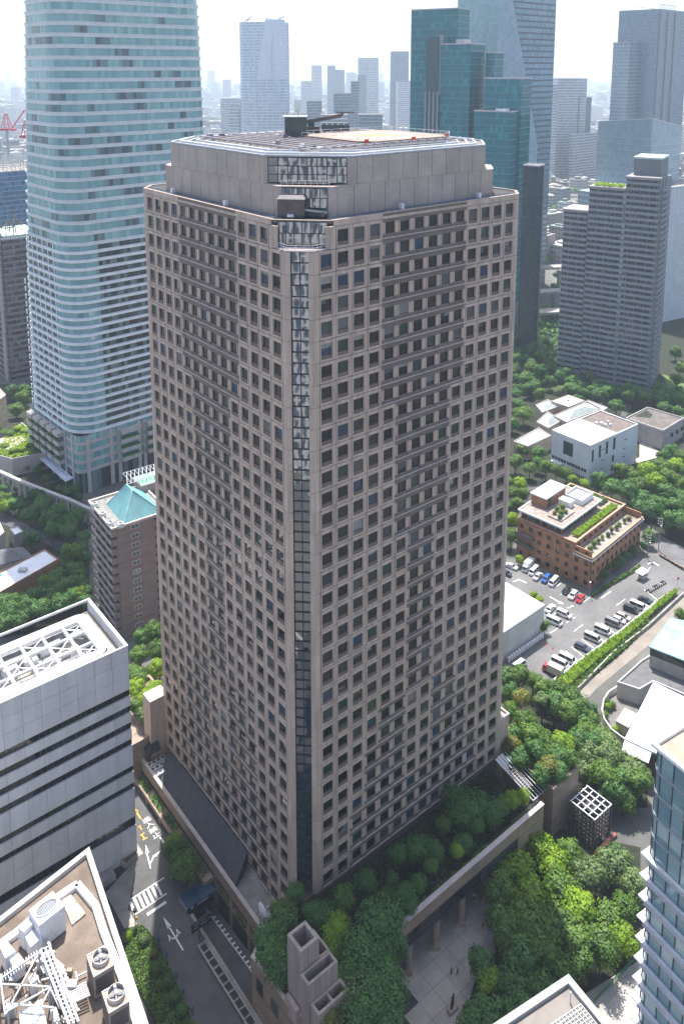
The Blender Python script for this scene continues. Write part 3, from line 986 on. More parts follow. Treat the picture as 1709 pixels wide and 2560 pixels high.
mark('kerb_number_marking', [[(-12.0, 45.8), (-11.3, 45.8), (-11.3, 46.0), (-12.0, 46.0)], [(-11.75, 44.8), (-11.5, 44.8), (-11.5, 46.2), (-11.75, 46.2)], [(-12.6, 42.2), (-11.5, 42.2), (-11.5, 42.45), (-12.6, 42.45)], [(-12.6, 43.6), (-11.5, 43.6), (-11.5, 43.85), (-12.6, 43.85)], [(-12.3, 42.5), (-12.05, 42.5), (-12.05, 43.6), (-12.3, 43.6)]], 'worn yellow character marks painted on the asphalt', PAINT_Y)
def ground_text(ch, a, b, sx, sy, m, z, name, label, group):
    cu = bpy.data.curves.new(name, 'FONT')
    cu.body = ch
    cu.size = 1.0
    cu.align_x = 'CENTER'
    o = bpy.data.objects.new(name, cu)
    COL.objects.link(o)
    bpy.context.view_layer.update()
    me = bpy.data.meshes.new_from_object(o.evaluated_get(bpy.context.evaluated_depsgraph_get()))
    bpy.data.objects.remove(o)
    me.materials.clear(); me.materials.append(m)
    o = bpy.data.objects.new(name, me)
    COL.objects.link(o)
    o.location = TWW(a, b, z); o.rotation_euler = (0, 0, TW_R)
    o.scale = (sx, sy, 1)
    return tag(o, label, 'road marking', group)
for ch, b in zip('進入禁止', (45.9, 44.3, 42.6, 41.0)):
    ground_text(ch, -9.7, b, 2.1, 1.5, PAINT_W, 0.012, 'road_lettering', 'large white painted character of the no entry wording on the street', 'characters painted on the street')

# ---- podium
pod = thing('tower_podium', 'stone podium with garden terrace wrapping the foot of the office tower', 'podium', (*TW_C, 0), TW_R)
DECKZ = 4.2
mb = MB()
mb.box(0.5, 0.5, -6, TW_L - 0.5, TW_L - 0.5, 11.85)
obj('tower_foot', mb, GRANITE_D, pod)
fst, fgl = MB(LT), MB(LT)
for k in (34, 35):
    zk = Z1 - (k - 1) * FH
    for j in range(NB):
        cell(fst, S0 + j * BAY, zk, 1 if 2 <= j <= 11 else 0); pane(fgl, S0 + j * BAY, zk)
    fst.k = 0
    fst.box(FOLD, 0.0, zk, S0, 0.5, zk + FH); fst.box(S0 + NB * BAY, 0.0, zk, TW_L - FOLD, 0.5, zk + FH)
obj('lower_facade', fst, [GRANITE, GRANITE_D, GRANITE_L], pod, kind='stuff')
obj('lower_glazing', fgl, PANE, pod, kind='stuff')
# left terrace
mb = MB(); mb.box(-5.5, 0.2, 3.9, 0.5, 57, DECKZ); obj('terrace_deck', mb, CONC_D, pod)
mb = MB(); mb.box(-5.75, 3.0, 3.0, -5.1, 57, 5.7); obj('parapet', mb, POD_ST, pod)
mb = MB(); mb.box(-5.8, 2.9, 5.7, -5.0, 57, 5.82); obj('coping', mb, GRANITE_L, pod)
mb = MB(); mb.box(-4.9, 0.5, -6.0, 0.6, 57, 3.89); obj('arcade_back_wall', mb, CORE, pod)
for i in range(9):                                     # piers of the arcade
    b = 3.2 + i * 6.6
    mb = MB(); mb.box(-5.7, b, -6.0, -4.85, b + 0.9, 2.99); obj('pier', mb, POD_ST, pod)
mb = MB(); mb.box(-5.65, 3.0, -0.4, -4.86, 57, 0.5); obj('beam', mb, POD_ST, pod)
mb = MB(); mb.box(-7.9, 23.5, 1.2, -5.78, 57, 2.1); obj('arcade_beam', mb, POD_ST, pod)
mb = MB(); mb.box(-5.76, 23.5, 2.2, -5.72, 57, 2.9); obj('arcade_soffit', mb, CORE, pod)
for i in range(6):
    b = 23.8 + i * 6.5
    mb = MB(); mb.box(-7.9, b, 0.0, -7.1, b + 0.8, 1.19); obj('arcade_pier', mb, POD_ST, pod)
for i in range(5):
    b = 24.8 + i * 6.5
    P = [(-7.5, b), (-6.0, b), (-6.0, b + 5.2), (-7.5, b + 5.2)]
    hedge('planter_shrub', [(a, bb) for a, bb in P], 2.1, 0.7, 260, 'dark', None, None, leaf=0.2, seed=40 + i, parent=pod)
for i in range(3):
    b = 4.8 + i * 6.6
    hedge('planter_shrub', [(-5.9, b), (-5.4, b), (-5.4, b + 4), (-5.9, b + 4)], 0.4, 0.6, 90, 'mid', None, None, leaf=0.2, seed=50 + i, parent=pod)
# slate pent roof along the left face
SLATE = mat('blue_slate', (0.036, 0.042, 0.052), 0.55, 0.35, 1.2, bump=0.3, rand=0.18)
mb = MB()
mb.prism([(-4.8, 16.6), (-0.1, 19.2), (-0.1, 54.2), (-4.8, 49.5)], 0, 1)
for i, v in enumerate(mb.v):
    a = v[0]
    zt = 4.8 + (a + 4.8) / 4.7 * 3.0
    mb.v[i] = (v[0], v[1], zt if v[2] > 0.5 else max(DECKZ - .1, zt - 0.25))
obj('slate_roof', mb, SLATE, pod)
mb = MB()
for i in range(46):                                    # standing ribs of the slate
    b0 = 17.0 + i * 0.72
    b1 = b0 + 2.4 + (i / 45) * 2.3
    mb.bar((-4.75, b0, 4.86), (-0.12, min(b1, 54.0), 7.84), 0.10, 0.10)
obj('slate_rib', mb, mat('slate_edge', (0.055, 0.065, 0.08), 0.5, 0.3, 1.0), pod, kind='stuff')
mb = MB(); mb.poly([(-4.8, 16.6, DECKZ), (-0.1, 19.2, DECKZ), (-0.1, 19.2, 7.8), (-4.8, 16.6, 4.8)]); obj('gable', mb, CORE, pod)
# stone block and planter at the far end of the left terrace
mb = MB(); mb.box(-7.8, 57.0, -2, 6.0, 76, 9.5); obj('planter_block', mb, POD_ST, pod)
mb = MB(); mb.ring(rect(-7.8, 57, 6, 76), 0.6, 9.5, 10.6); obj('planter_rim', mb, POD_ST, pod)
mb = MB(); mb.box(-3.5, 55.7, 4, 1.2, 59.4, 20.5); obj('stair_tower', mb, GRANITE, pod)
mb = MB(); mb.prism([(-5.0, 54.2), (-1.8, 54.2), (-1.8, 57.0), (-5.0, 57.0)], 8.0, 10.6, P1=[(-2.2, 56.6), (-1.9, 56.6), (-1.9, 57.0), (-2.2, 57.0)]); obj('hipped_skylight', mb, SLATE, pod)
# right terrace: fascia, glass link, soffit, columns
mb = MB(); mb.box(0.2, -14.9, 9.4, 52.4, 0.4, 10.3); obj('garden_deck', mb, SOIL, pod)
mb = MB(); mb.box(10.4, -15.0, 10.0, 52.5, -14.2, 12.7); obj('fascia', mb, POD_ST, pod)
mb = MB(); mb.box(10.3, -15.1, 12.7, 52.6, -14.1, 12.82); obj('fascia_coping', mb, GRANITE_L, pod)
for i in range(6):
    a = 10.6 + i * 5.6
    mb = MB(); mb.box(a, -14.85, 7.0, a + 5.5, -14.6, 9.95); obj('link_pane', mb, PANE, pod)
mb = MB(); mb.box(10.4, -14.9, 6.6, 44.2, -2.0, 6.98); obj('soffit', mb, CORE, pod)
mb = MB()
for z in (7.0, 8.4, 9.8):
    mb.box(10.4, -14.95, z, 44.2, -14.86, z + 0.12)
obj('link_frame', mb, FRAME_D, pod)
mb = MB(); mb.box(44.2, -15.0, 0.0, 52.5, 0.2, 9.99); obj('end_wall', mb, POD_ST, pod)
for z in (3.2, 6.4, 9.6):
    mb = MB(); mb.box(44.0, -15.06, z, 52.6, -14.9, z + 0.12); obj('string_course', mb, GRANITE_D, pod)
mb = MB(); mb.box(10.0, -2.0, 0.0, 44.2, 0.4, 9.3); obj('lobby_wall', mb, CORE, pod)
COLST = mat('column_stone', (0.33, 0.27, 0.235), 0.6, 0.12, 0.6, fine=.08)
for a in (14.0, 21.2, 28.4, 35.6):
    mb = MB(); mb.tube((a, -14.1, 0.5), (a, -14.1, 6.6), 0.72, 20); obj('column', mb, COLST, pod, smooth=False)
    mb = MB(); mb.prism([(a - 1.5, -14.1), (a, -15.3), (a + 1.5, -14.1), (a, -12.9)], 0.0, 0.9); obj('column_plinth', mb, COLST, pod)
# garden terrace at the near corner
TER = [(-5.7, 3.0), (-12.5, -1.7), (-12.0, -12.3), (-10.6, -17.0), (-8.6, -30.0), (-2.0, -30.0), (1.0, -26.2), (9.9, -14.9), (10.4, 0.2), (0.3, 3.0)]
TER = TER[::-1]
if sum((TER[i - 1][0] * TER[i][1] - TER[i][0] * TER[i - 1][1]) for i in range(len(TER))) < 0:
    TER = TER[::-1]
mb = MB(); mb.prism(TER, -6.0, 9.9); obj('terrace_body', mb, POD_ST, pod)
mb, mc = MB(), MB()
for i in range(len(TER)):
    p, q = Vector(TER[i - 1]), Vector(TER[i])
    if (p.x > 0.2 and q.x > 9.0) or (p.x > 9.0 and q.x > 0.2) and max(p.y, q.y) > -10 or (max(p.y, q.y) > 2.5 and min(p.y, q.y) > 0.1):
        if max(p.y, q.y) > -10:
            continue
    d = (q - p).normalized() ; nn = Vector((-d.y, d.x))
    e = d * 0.25
    P4 = [tuple(p - e), tuple(q + e), tuple(q + e + nn * .55), tuple(p - e + nn * .55)]
    mb.prism(P4, 9.9, 11.9 + i * 0.002)
    P5 = [tuple(p - e - nn * .05), tuple(q + e - nn * .05), tuple(q + e + nn * .6), tuple(p - e + nn * .6)]
    mc.prism(P5, 11.92, 12.02 + i * 0.002)
obj('terrace_parapet', mb, POD_ST, pod)
obj('terrace_coping', mc, GRANITE_L, pod)
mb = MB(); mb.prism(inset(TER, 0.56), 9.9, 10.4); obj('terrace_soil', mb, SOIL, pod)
for (a0, b0, a1, b1, z0, z1_) in ((-12.45, -3.2, -12.4, -5.0, 6.5, 9.0), (-12.3, -7.5, -12.22, -9.3, 6.5, 9.0)):
    mb = MB(); mb.box(a0 - 0.12, b1, z0, a1, b0, z1_); obj('wall_window', mb, PANE, pod)
for z in (3.0, 6.0, 9.0):
    mb = MB(); mb.ring(inset(TER, -0.04), 0.3, z, z + 0.10); obj('string_course', mb, GRANITE_D, pod)
# rail at the far end of the garden
mb = MB()
for i in range(9):
    mb.bar((44 + i, -14.0, 12.8), (44 + i, -14.0, 13.7), 0.06)
for z in (13.2, 13.7):
    mb.bar((44, -14.0, z), (52, -14.0, z), 0.06)
obj('garden_railing', mb, DARK_M, pod)
# stone block beyond the garden with trees on it
mb = MB(); mb.box(57.6, -13.6, 0.0, 66.8, 14.0, 11.4); obj('far_block', mb, POD_ST, pod)
mb = MB(); mb.ring(rect(57.5, -13.7, 66.9, 14.1), 0.6, 11.4, 12.4); obj('far_block_rim', mb, POD_ST, pod)
for z in (4, 8):
    mb = MB(); mb.box(57.5, -13.66, z, 66.9, -13.5, z + .12); obj('string_course', mb, GRANITE_D, pod)
mb = MB(); mb.box(55.4, 0.3, 4, 59.0, 3.4, 20.4); obj('duct_tower', mb, GRANITE, pod)
mb = MB(); mb.ring(rect(55.3, 0.2, 59.1, 3.5), 0.4, 20.4, 21.0); obj('duct_rim', mb, GRANITE_L, pod)
# glazed skylight between tower and far block
sk = thing('glass_canopy', 'sloping glazed canopy with pale ribs between the tower and the stone planter block', 'canopy', (*TW_C, 0), TW_R)
gl = clear_glass('canopy_glass', (0.35, 0.40, 0.42), 0.8)
for i in range(6):
    x = 52.9 + i * 0.85
    mb = MB(); mb.poly([(x + .04, -11.8, 11.0), (x + .81, -11.8, 11.0), (x + .81, -1.0, 13.4), (x + .04, -1.0, 13.4)]); obj('glass_pane', mb, gl, sk)
for i in range(7):
    x = 52.9 + i * 0.85
    mb = MB(); mb.bar((x, -11.9, 11.05), (x, -1.0, 13.45), 0.10); obj('rib', mb, WHITE_M, sk)
mb = MB(); mb.bar((52.8, -11.9, 11.0), (58.1, -11.9, 11.0), 0.16); obj('gutter', mb, GREY_M, sk)
mb = MB()
for i in range(9):
    mb.bar((53.2, -9.6 + i * .55, 11.9 + i * .12), (54.6, -9.6 + i * .55, 11.9 + i * .12), 0.07)
mb.bar((53.2, -9.8, 12.0), (53.2, -4.8, 13.2), 0.08); mb.bar((54.6, -9.8, 12.0), (54.6, -4.8, 13.2), 0.08)
obj('ladder', mb, mat('pale_rust_steel', (.45, .36, .32), .6), sk)

# ---- plaza of big slabs
SLAB = mat('plaza_stone', (0.36, 0.335, 0.31), 0.7, 0.12, 0.25, rand=0.06, fine=0.06)
mb = MB(lambda a, b, z: TWW(a, b, z))
mb.poly([(1.2, -46, -0.02), (62, -46, -0.02), (62, -0.6, -0.02), (10, -0.6, -0.02), (10, -15, -0.02), (1.2, -26, -0.02)])
plaza = obj('plaza', mb, CORE, kind='structure')
mb = MB(); mb.box(0.025, 0.025, -0.01, 3.575, 3.575, 0.03)
slab_me = mb.mesh('paving_slab', SLAB)
for i in range(14):
    for j in range(13):
        a, b = 4.6 + i * 3.6, -48.0 + j * 3.6
        if a < 10 and b + 3.6 > -15 - (10 - a) * 1.25:
            continue
        if b > -5: continue
        o = obj('paving_slab', slab_me, None, plaza)
        o.location = TWW(a, b); o.rotation_euler = (0, 0, TW_R)

# ---- ventilation stacks on the terrace
vt = thing('ventilation_stack', 'stepped group of open topped square stone ventilation shafts among the terrace trees', 'ventilation shaft', TWW(-8.5, -13, 10.0), TW_R)
STK = mat('stack_stone', (0.33, 0.265, 0.235), 0.7, 0.16, 0.8, streak=0.08, fine=.06)
def shaft(a0, b0, a1, b1, z1_, w_, div=None):
    P = rect(a0 + 8.5, b0 + 13, a1 + 8.5, b1 + 13)
    mb = MB(); mb.ring(P, w_, -1, z1_ - 10)
    if div:
        for d in div:
            if d[0] == 'a': mb.box(d[1] + 8.5, b0 + 13 + w_, -1, d[1] + 8.5 + w_, b1 + 13 - w_, z1_ - 10.01)
            else: mb.box(a0 + 8.5 + w_, d[1] + 13, -1, a1 + 8.5 - w_, d[1] + 13 + w_, z1_ - 10.01)
    o = obj('shaft', mb, STK, vt)
    m2 = MB(); m2.prism(inset(P, w_), z1_ - 18 if z1_ > 19 else 0, z1_ - 17 if z1_ > 19 else .5); obj('louvre', m2, CORE, o)
    for i in range(1, 5):
        t = i / 5
        m2 = MB()
        m2.box(a0 + 8.5 + (a1 - a0) * t - .03, b0 + 13 - 0.012, -1, a0 + 8.5 + (a1 - a0) * t + .03, b0 + 13, z1_ - 10.2)
        m2.box(a0 + 8.5 - 0.012, b0 + 13 + (b1 - b0) * t - .03, -1, a0 + 8.5, b0 + 13 + (b1 - b0) * t + .03, z1_ - 10.2)
        obj('joint', m2, GRANITE_D, o)
shaft(-11.0, -14.5, -7.2, -10.7, 24.0, 0.55)
shaft(-7.15, -14.6, -5.0, -10.0, 20.0, 0.35)
shaft(-11.2, -16.9, -5.1, -14.65, 20.0, 0.42)
shaft(-10.9, -19.2, -4.6, -16.95, 16.3, 0.42, [('a', -8.0)])
# small lantern block at its foot
mb = MB(); mb.box(-12.0, -13.6, 10, -11.1, -11.2, 13.0); mb.T = None
o = obj('stair_box', MB().prism(rect(-12.0 + 8.5, -14.5 + 13, -11.2 + 8.5, -11.2 + 13), 0, 3), STK, vt)

# ---- steel lattice cube
lt = thing('lattice_tower', 'dark steel lattice cube with a white gridded top standing in the grove', 'steel tower', TWW(62.4, -21.0, 0), TW_R)
S = 6.15
for (x, y) in ((0, 0), (S, 0), (S, S), (0, S)):
    mb = MB(); mb.box(x - .22, y - .22, 0, x + .22, y + .22, 7.3); obj('post', mb, BROWN_M, lt)
for i in range(5):
    x = i * S / 4
    mb = MB(); mb.box(x - .09, -.15, 7.32, x + .09, S + .15, 7.5); obj('grid_bar', mb, WHITE_M, lt)
    mb = MB(); mb.box(-.15, x - .09, 7.14, S + .15, x + .09, 7.31); obj('grid_bar', mb, WHITE_M, lt)
LATT = mat('lattice_steel', (0.10, 0.09, 0.085), 0.45, 0.2, 1.0, metal=0.4)
for fx, fy in (((0, 0), (1, 0)), ((1, 0), (1, 1)), ((1, 1), (0, 1)), ((0, 1), (0, 0))):
    mb = MB()
    for i in range(6):
        for j in range(7):
            p = lambda t, z: ((fx[0] + (fy[0] - fx[0]) * t) * S, (fx[1] + (fy[1] - fx[1]) * t) * S, z)
            z0, z1_ = j * 1.03 + .05, (j + 1) * 1.03
            mb.bar(p(i / 6, z0), p((i + 1) / 6, z1_), 0.07); mb.bar(p((i + 1) / 6, z0), p(i / 6, z1_), 0.07)
            mb.bar(p(i / 6, z0), p(i / 6, z1_), 0.10); mb.bar(p(i / 6, z0), p((i + 1) / 6, z0), 0.08)
    obj('lattice_side', mb, LATT, lt)
mb = MB(); mb.box(1.6, 1.6, 0, S - 1.6, S - 1.6, 6.6); obj('core', mb, CORE, lt)
mb = MB(); mb.box(-1.2, -1.6, 0, S + .6, -0.9, 0.7); obj('base_kerb', mb, mat('red_brown_stone', (.22, .07, .05), .7), lt)

# ---- blue entrance canopy, sign board, pergola, lamps along the street
cn = thing('blue_canopy', 'dark blue flat canopy over the mouth of the sunken ramp', 'canopy', TWW(-13.2, 21.6, 0), TW_R)
BLUE = mat('canopy_blue', (0.012, 0.055, 0.12), 0.45, 0.15, .8)
mb = MB(); mb.box(0.2, 0, 0.2, 6.6, 3.2, 1.1); obj('roof', mb, BLUE, cn)
mb = MB(); mb.box(0.2, 3.2, -5.8, 6.8, 3.4, 0.19); obj('rear_wall', mb, CORE, cn)
mb = MB(); mb.box(0.0, 0.0, -5.8, 0.19, 3.2, 1.2); obj('side_wall', mb, CONC_D, cn)
mb = MB()
for i, (x, wq) in enumerate(((2.6, .25), (3.0, .3), (3.45, .22), (3.8, .3), (4.2, .25), (4.6, .3))):
    mb.box(x, -0.015, 0.42, x + wq, -0.002, 0.66 + 0.08 * (i % 2))
obj('lettering', mb, WHITE, cn)
mb = MB(); mb.box(1.2, -0.015, 0.38, 1.55, -0.002, 0.85); obj('emblem', mb, WHITE, cn)
sg = thing('direction_sign', 'dark overhead direction sign board on a post beside the ramp', 'sign', TWW(-13.6, 15.6, 0), TW_R)
mb = MB(); mb.tube((0, 0, 0), (0, 0, 4.0), 0.14, 8); obj('post', mb, DARK_M, sg)
mb = MB(); mb.box(-1.6, -.15, 2.6, 2.6, .1, 4.6); obj('board', mb, mat('sign_navy', (0.012, 0.016, 0.03), .5), sg)
mb = MB()
for (x, z, wq) in ((-1.2, 4.0, 1.2), (-1.2, 3.3, .8), (.4, 4.0, .9), (.4, 3.3, 1.4), (2.0, 3.6, .3)):
    mb.box(x, -.17, z, x + wq, -.155, z + .2)
obj('lettering', mb, mat('sign_grey', (.3, .33, .38), .6), sg)
pg = thing('pergola', 'pale ladder shaped concrete pergola along the top of the ramp wall', 'pergola', TWW(-13.2, -8, 0), TW_R)
for x in (-1.5, 0.0):
    mb = MB(); mb.box(x - .14, 0, 0.6, x + .14, 22.2, 1.0); obj('beam', mb, CONC, pg)
for i in range(13):
    mb = MB(); mb.box(-1.36, 0.3 + i * 1.8, 0.66, -.14, 0.5 + i * 1.8, 0.94); obj('crossbar', mb, CONC, pg)
mb = MB(); mb.box(-1.3, 0.0, -0.01, -.2, 22, 0.05); obj('light_well', mb, CORE, pg)
for i in range(5):
    mb = MB(); mb.box(-1.62, i * 5.3, 0, -1.2, i * 5.3 + .5, .6); obj('foot', mb, CONC_D, pg)
for i, (a, b) in enumerate(((-19.9, 20.2), (-20.1, 16.7), (-20.3, 12.4), (-20.7, 9.0), (-20.9, 5.2))):
    t = thing('bollard_lamp', 'short dark blue bollard lamp along the edge of the planting bed', 'bollard', TWW(a, b, 0), 0, 'bollard lamps along the planting bed')
    mb = MB(); mb.tube((0, 0, 0), (0, 0, .75), .12, 8); obj('post', mb, DARK_M, t)
    mb = MB(); mb.lathe([(.0, 1.05), (.3, .95), (.32, .78), (.12, .74)], 10); obj('head', mb, BLUE, t)
t = thing('street_lamp', 'dark street lamp with round lantern at the corner of the planting bed', 'street lamp', TWW(-22.4, 25.2, 0))
mb = MB(); mb.tube((0, 0, 0), (0, 0, 4.2), .09, 8); obj('post', mb, DARK_M, t)
mb = MB(); mb.lathe([(.0, 5.0), (.35, 4.8), (.4, 4.3), (.1, 4.1)], 10); obj('lantern', mb, DARK_M, t)
mb = MB(); mb.box(-.1, -.1, 2.4, .5, .1, 2.9); obj('sign_plate', mb, PAINT_Y, t)
# planting bed
BED = [(-24.0, 26.5), (-21.0, 25.0), (-20.2, 20.5), (-20.6, 13.5), (-21.8, 3.3), (-23.0, -8.0), (-27.0, -8), (-27, 20)]
mb = MB(); mb.prism([TWW(a, b)[:2] for a, b in BED[::-1]], 0.0, 0.3); obj('planting_bed', mb, SOIL, kind='structure')
WB = [TWW(a, b)[:2] for a, b in inset(BED[::-1], .2)]
hedge('ground_cover', WB, 0.3, 0.8, 5200, 'mid', 'low mixed green ground cover filling the bed beside the street', 'planting', leaf=.22, seed=9, kindtag='stuff')
for i, (a, b, r, k) in enumerate(((-22.6, 21.5, 1.4, 'pale'), (-22.0, 18.0, 1.2, 'olive'), (-23.2, 15, 1.5, 'mid'), (-22.4, 11.5, 1.5, 'dark'), (-22.8, 8.5, 1.7, 'dark'), (-22.6, 5.6, 1.5, 'dark'), (-23.4, 2.2, 1.9, 'dark'), (-23.6, -1.5, 1.8, 'dark'), (-24.6, 24.2, 1.2, 'bright'))):
    bush(*TWW(a, b)[:2], 0.2, r, r * 1.5, k, 'dense rounded shrub in the bed beside the street', 'shrubs in the street bed')
tree(*TWW(-10.4, 27.0)[:2], 0, 4.0, 8.6, 'mid', 'full green tree beside the blue canopy', None)
tree(*TWW(-10.0, 30.6)[:2], 0, 3.6, 8.0, 'mid', 'green tree between the arcade and the zebra crossing', None)
tree(*TWW(-9.2, 33.8)[:2], 0, 2.8, 6.8, 'bright', 'yellowish green tree at the far end of the kerbside row', None)
# satellite dish and units on the left deck
t = thing('satellite_dish', 'large white satellite dish on a tripod on the grey deck', 'satellite dish', TWW(-3.9, 8.2, DECKZ), TW_R)
mb = MB()
R = 1.5
n = 20
prof = [(0.02, 0), (0.6, .06), (1.1, .2), (1.5, .42)]
for a in range(3):
    for i in range(n):
        pt = lambda r, i: (r[1] * 1.0 - 0.2, r[0] * cos(2 * pi * i / n), 2.0 + r[0] * sin(2 * pi * i / n))
        mb.poly([pt(prof[a], i), pt(prof[a], i + 1), pt(prof[a + 1], i + 1), pt(prof[a + 1], i)])
o = obj('reflector', mb, WHITE, t)
mb = MB()
for x, y in ((-1.3, 0), (-.5, -1), (-.5, 1)):
    mb.bar((x, y, 0), (-0.2, 0, 2.0), .12)
obj('tripod', mb, WHITE_M, t)
mb = MB(); mb.bar((0.0, 0, 2.0), (1.3, 0, 2.0), .1); mb.box(1.2, -.12, 1.88, 1.5, .12, 2.12); obj('feed_arm', mb, WHITE_M, t)
def ac_unit(x, y, z, rz, label, group, w_=1.1, d=.9, h=1.4, fans=1):
    t = thing('air_conditioner', label, 'air conditioner', (x, y, z), rz, group)
    mb = MB(); mb.box(-w_ / 2, -d / 2, .12, w_ / 2, d / 2, h); obj('casing', mb, WHITE_M, t)
    mb = MB(); mb.box(-w_ / 2 + .05, -d / 2 + .05, 0, w_ / 2 - .05, d / 2 - .05, .12); obj('base', mb, DARK_M, t)
    for i in range(fans):
        cx = (i - (fans - 1) / 2) * w_ / fans
        mb = MB(); mb.tube((cx, 0, h), (cx, 0, h + .06), min(w_ / fans, d) * .4, 12); obj('fan', mb, DARK_M, t)
    return t
for i, (a, b) in enumerate(((-4.2, 5.2), (-2.9, 4.6), (-2.2, 6.2))):
    ac_unit(*TWW(a, b, DECKZ), TW_R, 'white outdoor air conditioner unit near the satellite dish', 'air conditioners near the satellite dish')
for i in range(3):
    for j in range(4):
        ac_unit(*TWW(-5.0 + j * 1.15, 50.6 + i * 1.7, DECKZ), TW_R, 'white air conditioner unit packed at the end of the slate roof', 'air conditioners by the slate roof', 1.0, 1.2, 1.8)

# ================================================================ facade kit
def frame_T(face, W, D):
    """outer faces of a block 0..W by 0..D: 0 = the y=0 face, 1 = the x=0 face, 2 = x=W, 3 = y=D; args: along, depth inwards, z"""
    return [lambda s, d, z: (s, d, z), lambda s, d, z: (d, s, z), lambda s, d, z: (W - d, s, z), lambda s, d, z: (s, D - d, z)][face]
def face_grid(wall, glass, T, W, z0, nfl, fh, nb, ww, wh, sill, t=0.35, skip=None):
    wall.T = T; glass.T = T
    bw = W / nb
    for f in range(nfl):
        z = z0 + f * fh
        wall.box(0, 0, z, W, t, z + sill)
        wall.box(0, 0, z + sill + wh, W, t, z + fh - 0.002)
        for i in range(nb + 1):
            a = 0 if i == 0 else i * bw - (bw - ww) / 2
            b = W if i == nb else i * bw + (bw - ww) / 2
            wall.box(a, 0, z + sill, b, t, z + sill + wh)
        for i in range(nb):
            if skip and skip(i, f):
                wall.box(i * bw + (bw - ww) / 2, 0, z + sill, (i + 1) * bw - (bw - ww) / 2, t, z + sill + wh)
            x0, x1 = i * bw + (bw - ww) / 2 - .02, (i + 1) * bw - (bw - ww) / 2 + .02
            j = random.uniform(-.01, .01)
            glass.poly([(x0, t - .08, z + sill - .02), (x1, t - .08 + j, z + sill - .02), (x1, t - .08 + j, z + sill + wh + .02), (x0, t - .08, z + sill + wh + .02)])
def curtain(glass, band, mull, T, W, z0, z1, fh, bay, bh, proud=0.08, mw=0.09):
    """curtain wall: glass pane per bay and storey, spandrel bands, mullions"""
    glass.T = band.T = T
    if mull: mull.T = T
    n = max(1, round(W / bay)); bw = W / n
    nf = max(1, round((z1 - z0) / fh)); h = (z1 - z0) / nf
    for f in range(nf):
        z = z0 + f * h
        band.box(0, -proud, z, W, 0.25, z + bh)
        for i in range(n):
            j, j2 = random.uniform(-.012, .012), random.uniform(-.012, .012)
            glass.poly([(i * bw, .1, z + bh), ((i + 1) * bw, .1 + j, z + bh), ((i + 1) * bw, .1 + j + j2, z + h), (i * bw, .1 + j2, z + h)])
    if mull:
        for i in range(n + 1):
            mull.box(max(0, i * bw - mw / 2), -proud * .6, z0, min(W, i * bw + mw / 2), .12, z1)
def glass_tower(name, label, N, azr, wl, wr, z0, z1, fh, bay, bh, mg, mb_, mm, root=None, roof=None, faces=(0, 1), proud=0.08, group=None):
    """tower with its near edge at N; right face runs to azimuth azr, left face to azr-90"""
    rot = pi / 2 - radians(azr)
    t = root or thing(name, label, 'building', (*N, 0), rot, group)
    core = MB(); core.box(.3, .3, z0, wr - .3, wl - .3, z1 - .1)
    obj('core', core, CORE, t, root and root_local(root, N) or None)
    loc = root_local(root, N) if root else None
    for f in faces:
        g, b, m = MB(), MB(), MB()
        curtain(g, b, m, frame_T(f, wr, wl), wr if f in (0, 3) else wl, z0, z1, fh, bay, bh, proud)
        obj('glazing', g, mg, t, loc, kind='stuff'); obj('spandrel_band', b, mb_, t, loc, kind='stuff'); obj('mullion', m, mm, t, loc, kind='stuff')
    m = MB(); m.ring(rect(-.1, -.1, wr + .1, wl + .1), .5, z1, z1 + .8); obj('parapet', m, roof or GREY_M, t, loc)
    m = MB(); m.box(.4, .4, z1 - .1, wr - .4, wl - .4, z1 + .15); obj('roof', m, CONC_D, t, loc)
    return t
def root_local(root, N):
    r = root.rotation_euler[2]
    dx, dy = N[0] - root.location[0], N[1] - root.location[1]
    return (cos(r) * dx + sin(r) * dy, -sin(r) * dx + cos(r) * dy, 0)
RIBBON = palette('ribbon_pane', [(.006, .008, .012), (.010, .014, .018), (.005, .006, .009), (.02, .025, .03), (.008, .010, .012)], rough=.04, ior=1.7)

# ================================================================ white telecom block beside the street
wb = thing('white_office_block', 'white panelled office block with black ribbon windows and an open roof frame', 'building', TWW(-62, 39.8), TW_R)
W_, D_, ZW = 47.0, 20.0, 50.0
WPAN = mat('white_panel', (0.66, 0.655, 0.65), 0.55, 0.07, 0.5, rand=0.045, fine=.03, streak=.12)
bands = [(39.3, 1.5), (35.5, 1.5), (31.6, 1.5), (27.7, 1.5), (21.3, 1.4), (17.2, 1.4), (8.6, 2.2)]
mb = MB(); mb.box(.5, .5, 0, W_ - .5, D_ - .5, 45.0); obj('core', mb, CORE, wb)
edges = [ZW]
for z, h in bands:
    edges += [z + h / 2, z - h / 2]
edges.append(0)
zc = [(edges[i], edges[i + 1]) for i in range(0, len(edges), 2)]
pn = [MB(), MB(), MB()]
for top, bot in zc:
    n = 13
    nz = max(1, round((top - bot) / 3.6))
    for q in range(nz):
        zb, zt = bot + (top - bot) * q / nz, bot + (top - bot) * (q + 1) / nz
        for i in range(n):
            x0, x1 = i * W_ / n, (i + 1) * W_ / n
            o = MB(); o.box(x0 + .03, 0, zb + .03, x1 - .03, .5, zt - .03)
            if i >= 5: obj('wall_panel', o, WPAN, wb)
            else:
                pn[0].box(x0 + .012, 0, zb + .012, x1 - .012, .5, zt - .012)
        for i in range(6):
            pn[1].box(0, i * D_ / 6 + .012, zb + .012, .5, (i + 1) * D_ / 6 - .012, zt - .012)
            pn[2].box(W_ - .5, i * D_ / 6 + .012 + (.5 if i == 0 else 0), zb + .012, W_, (i + 1) * D_ / 6 - .012, zt - .012)
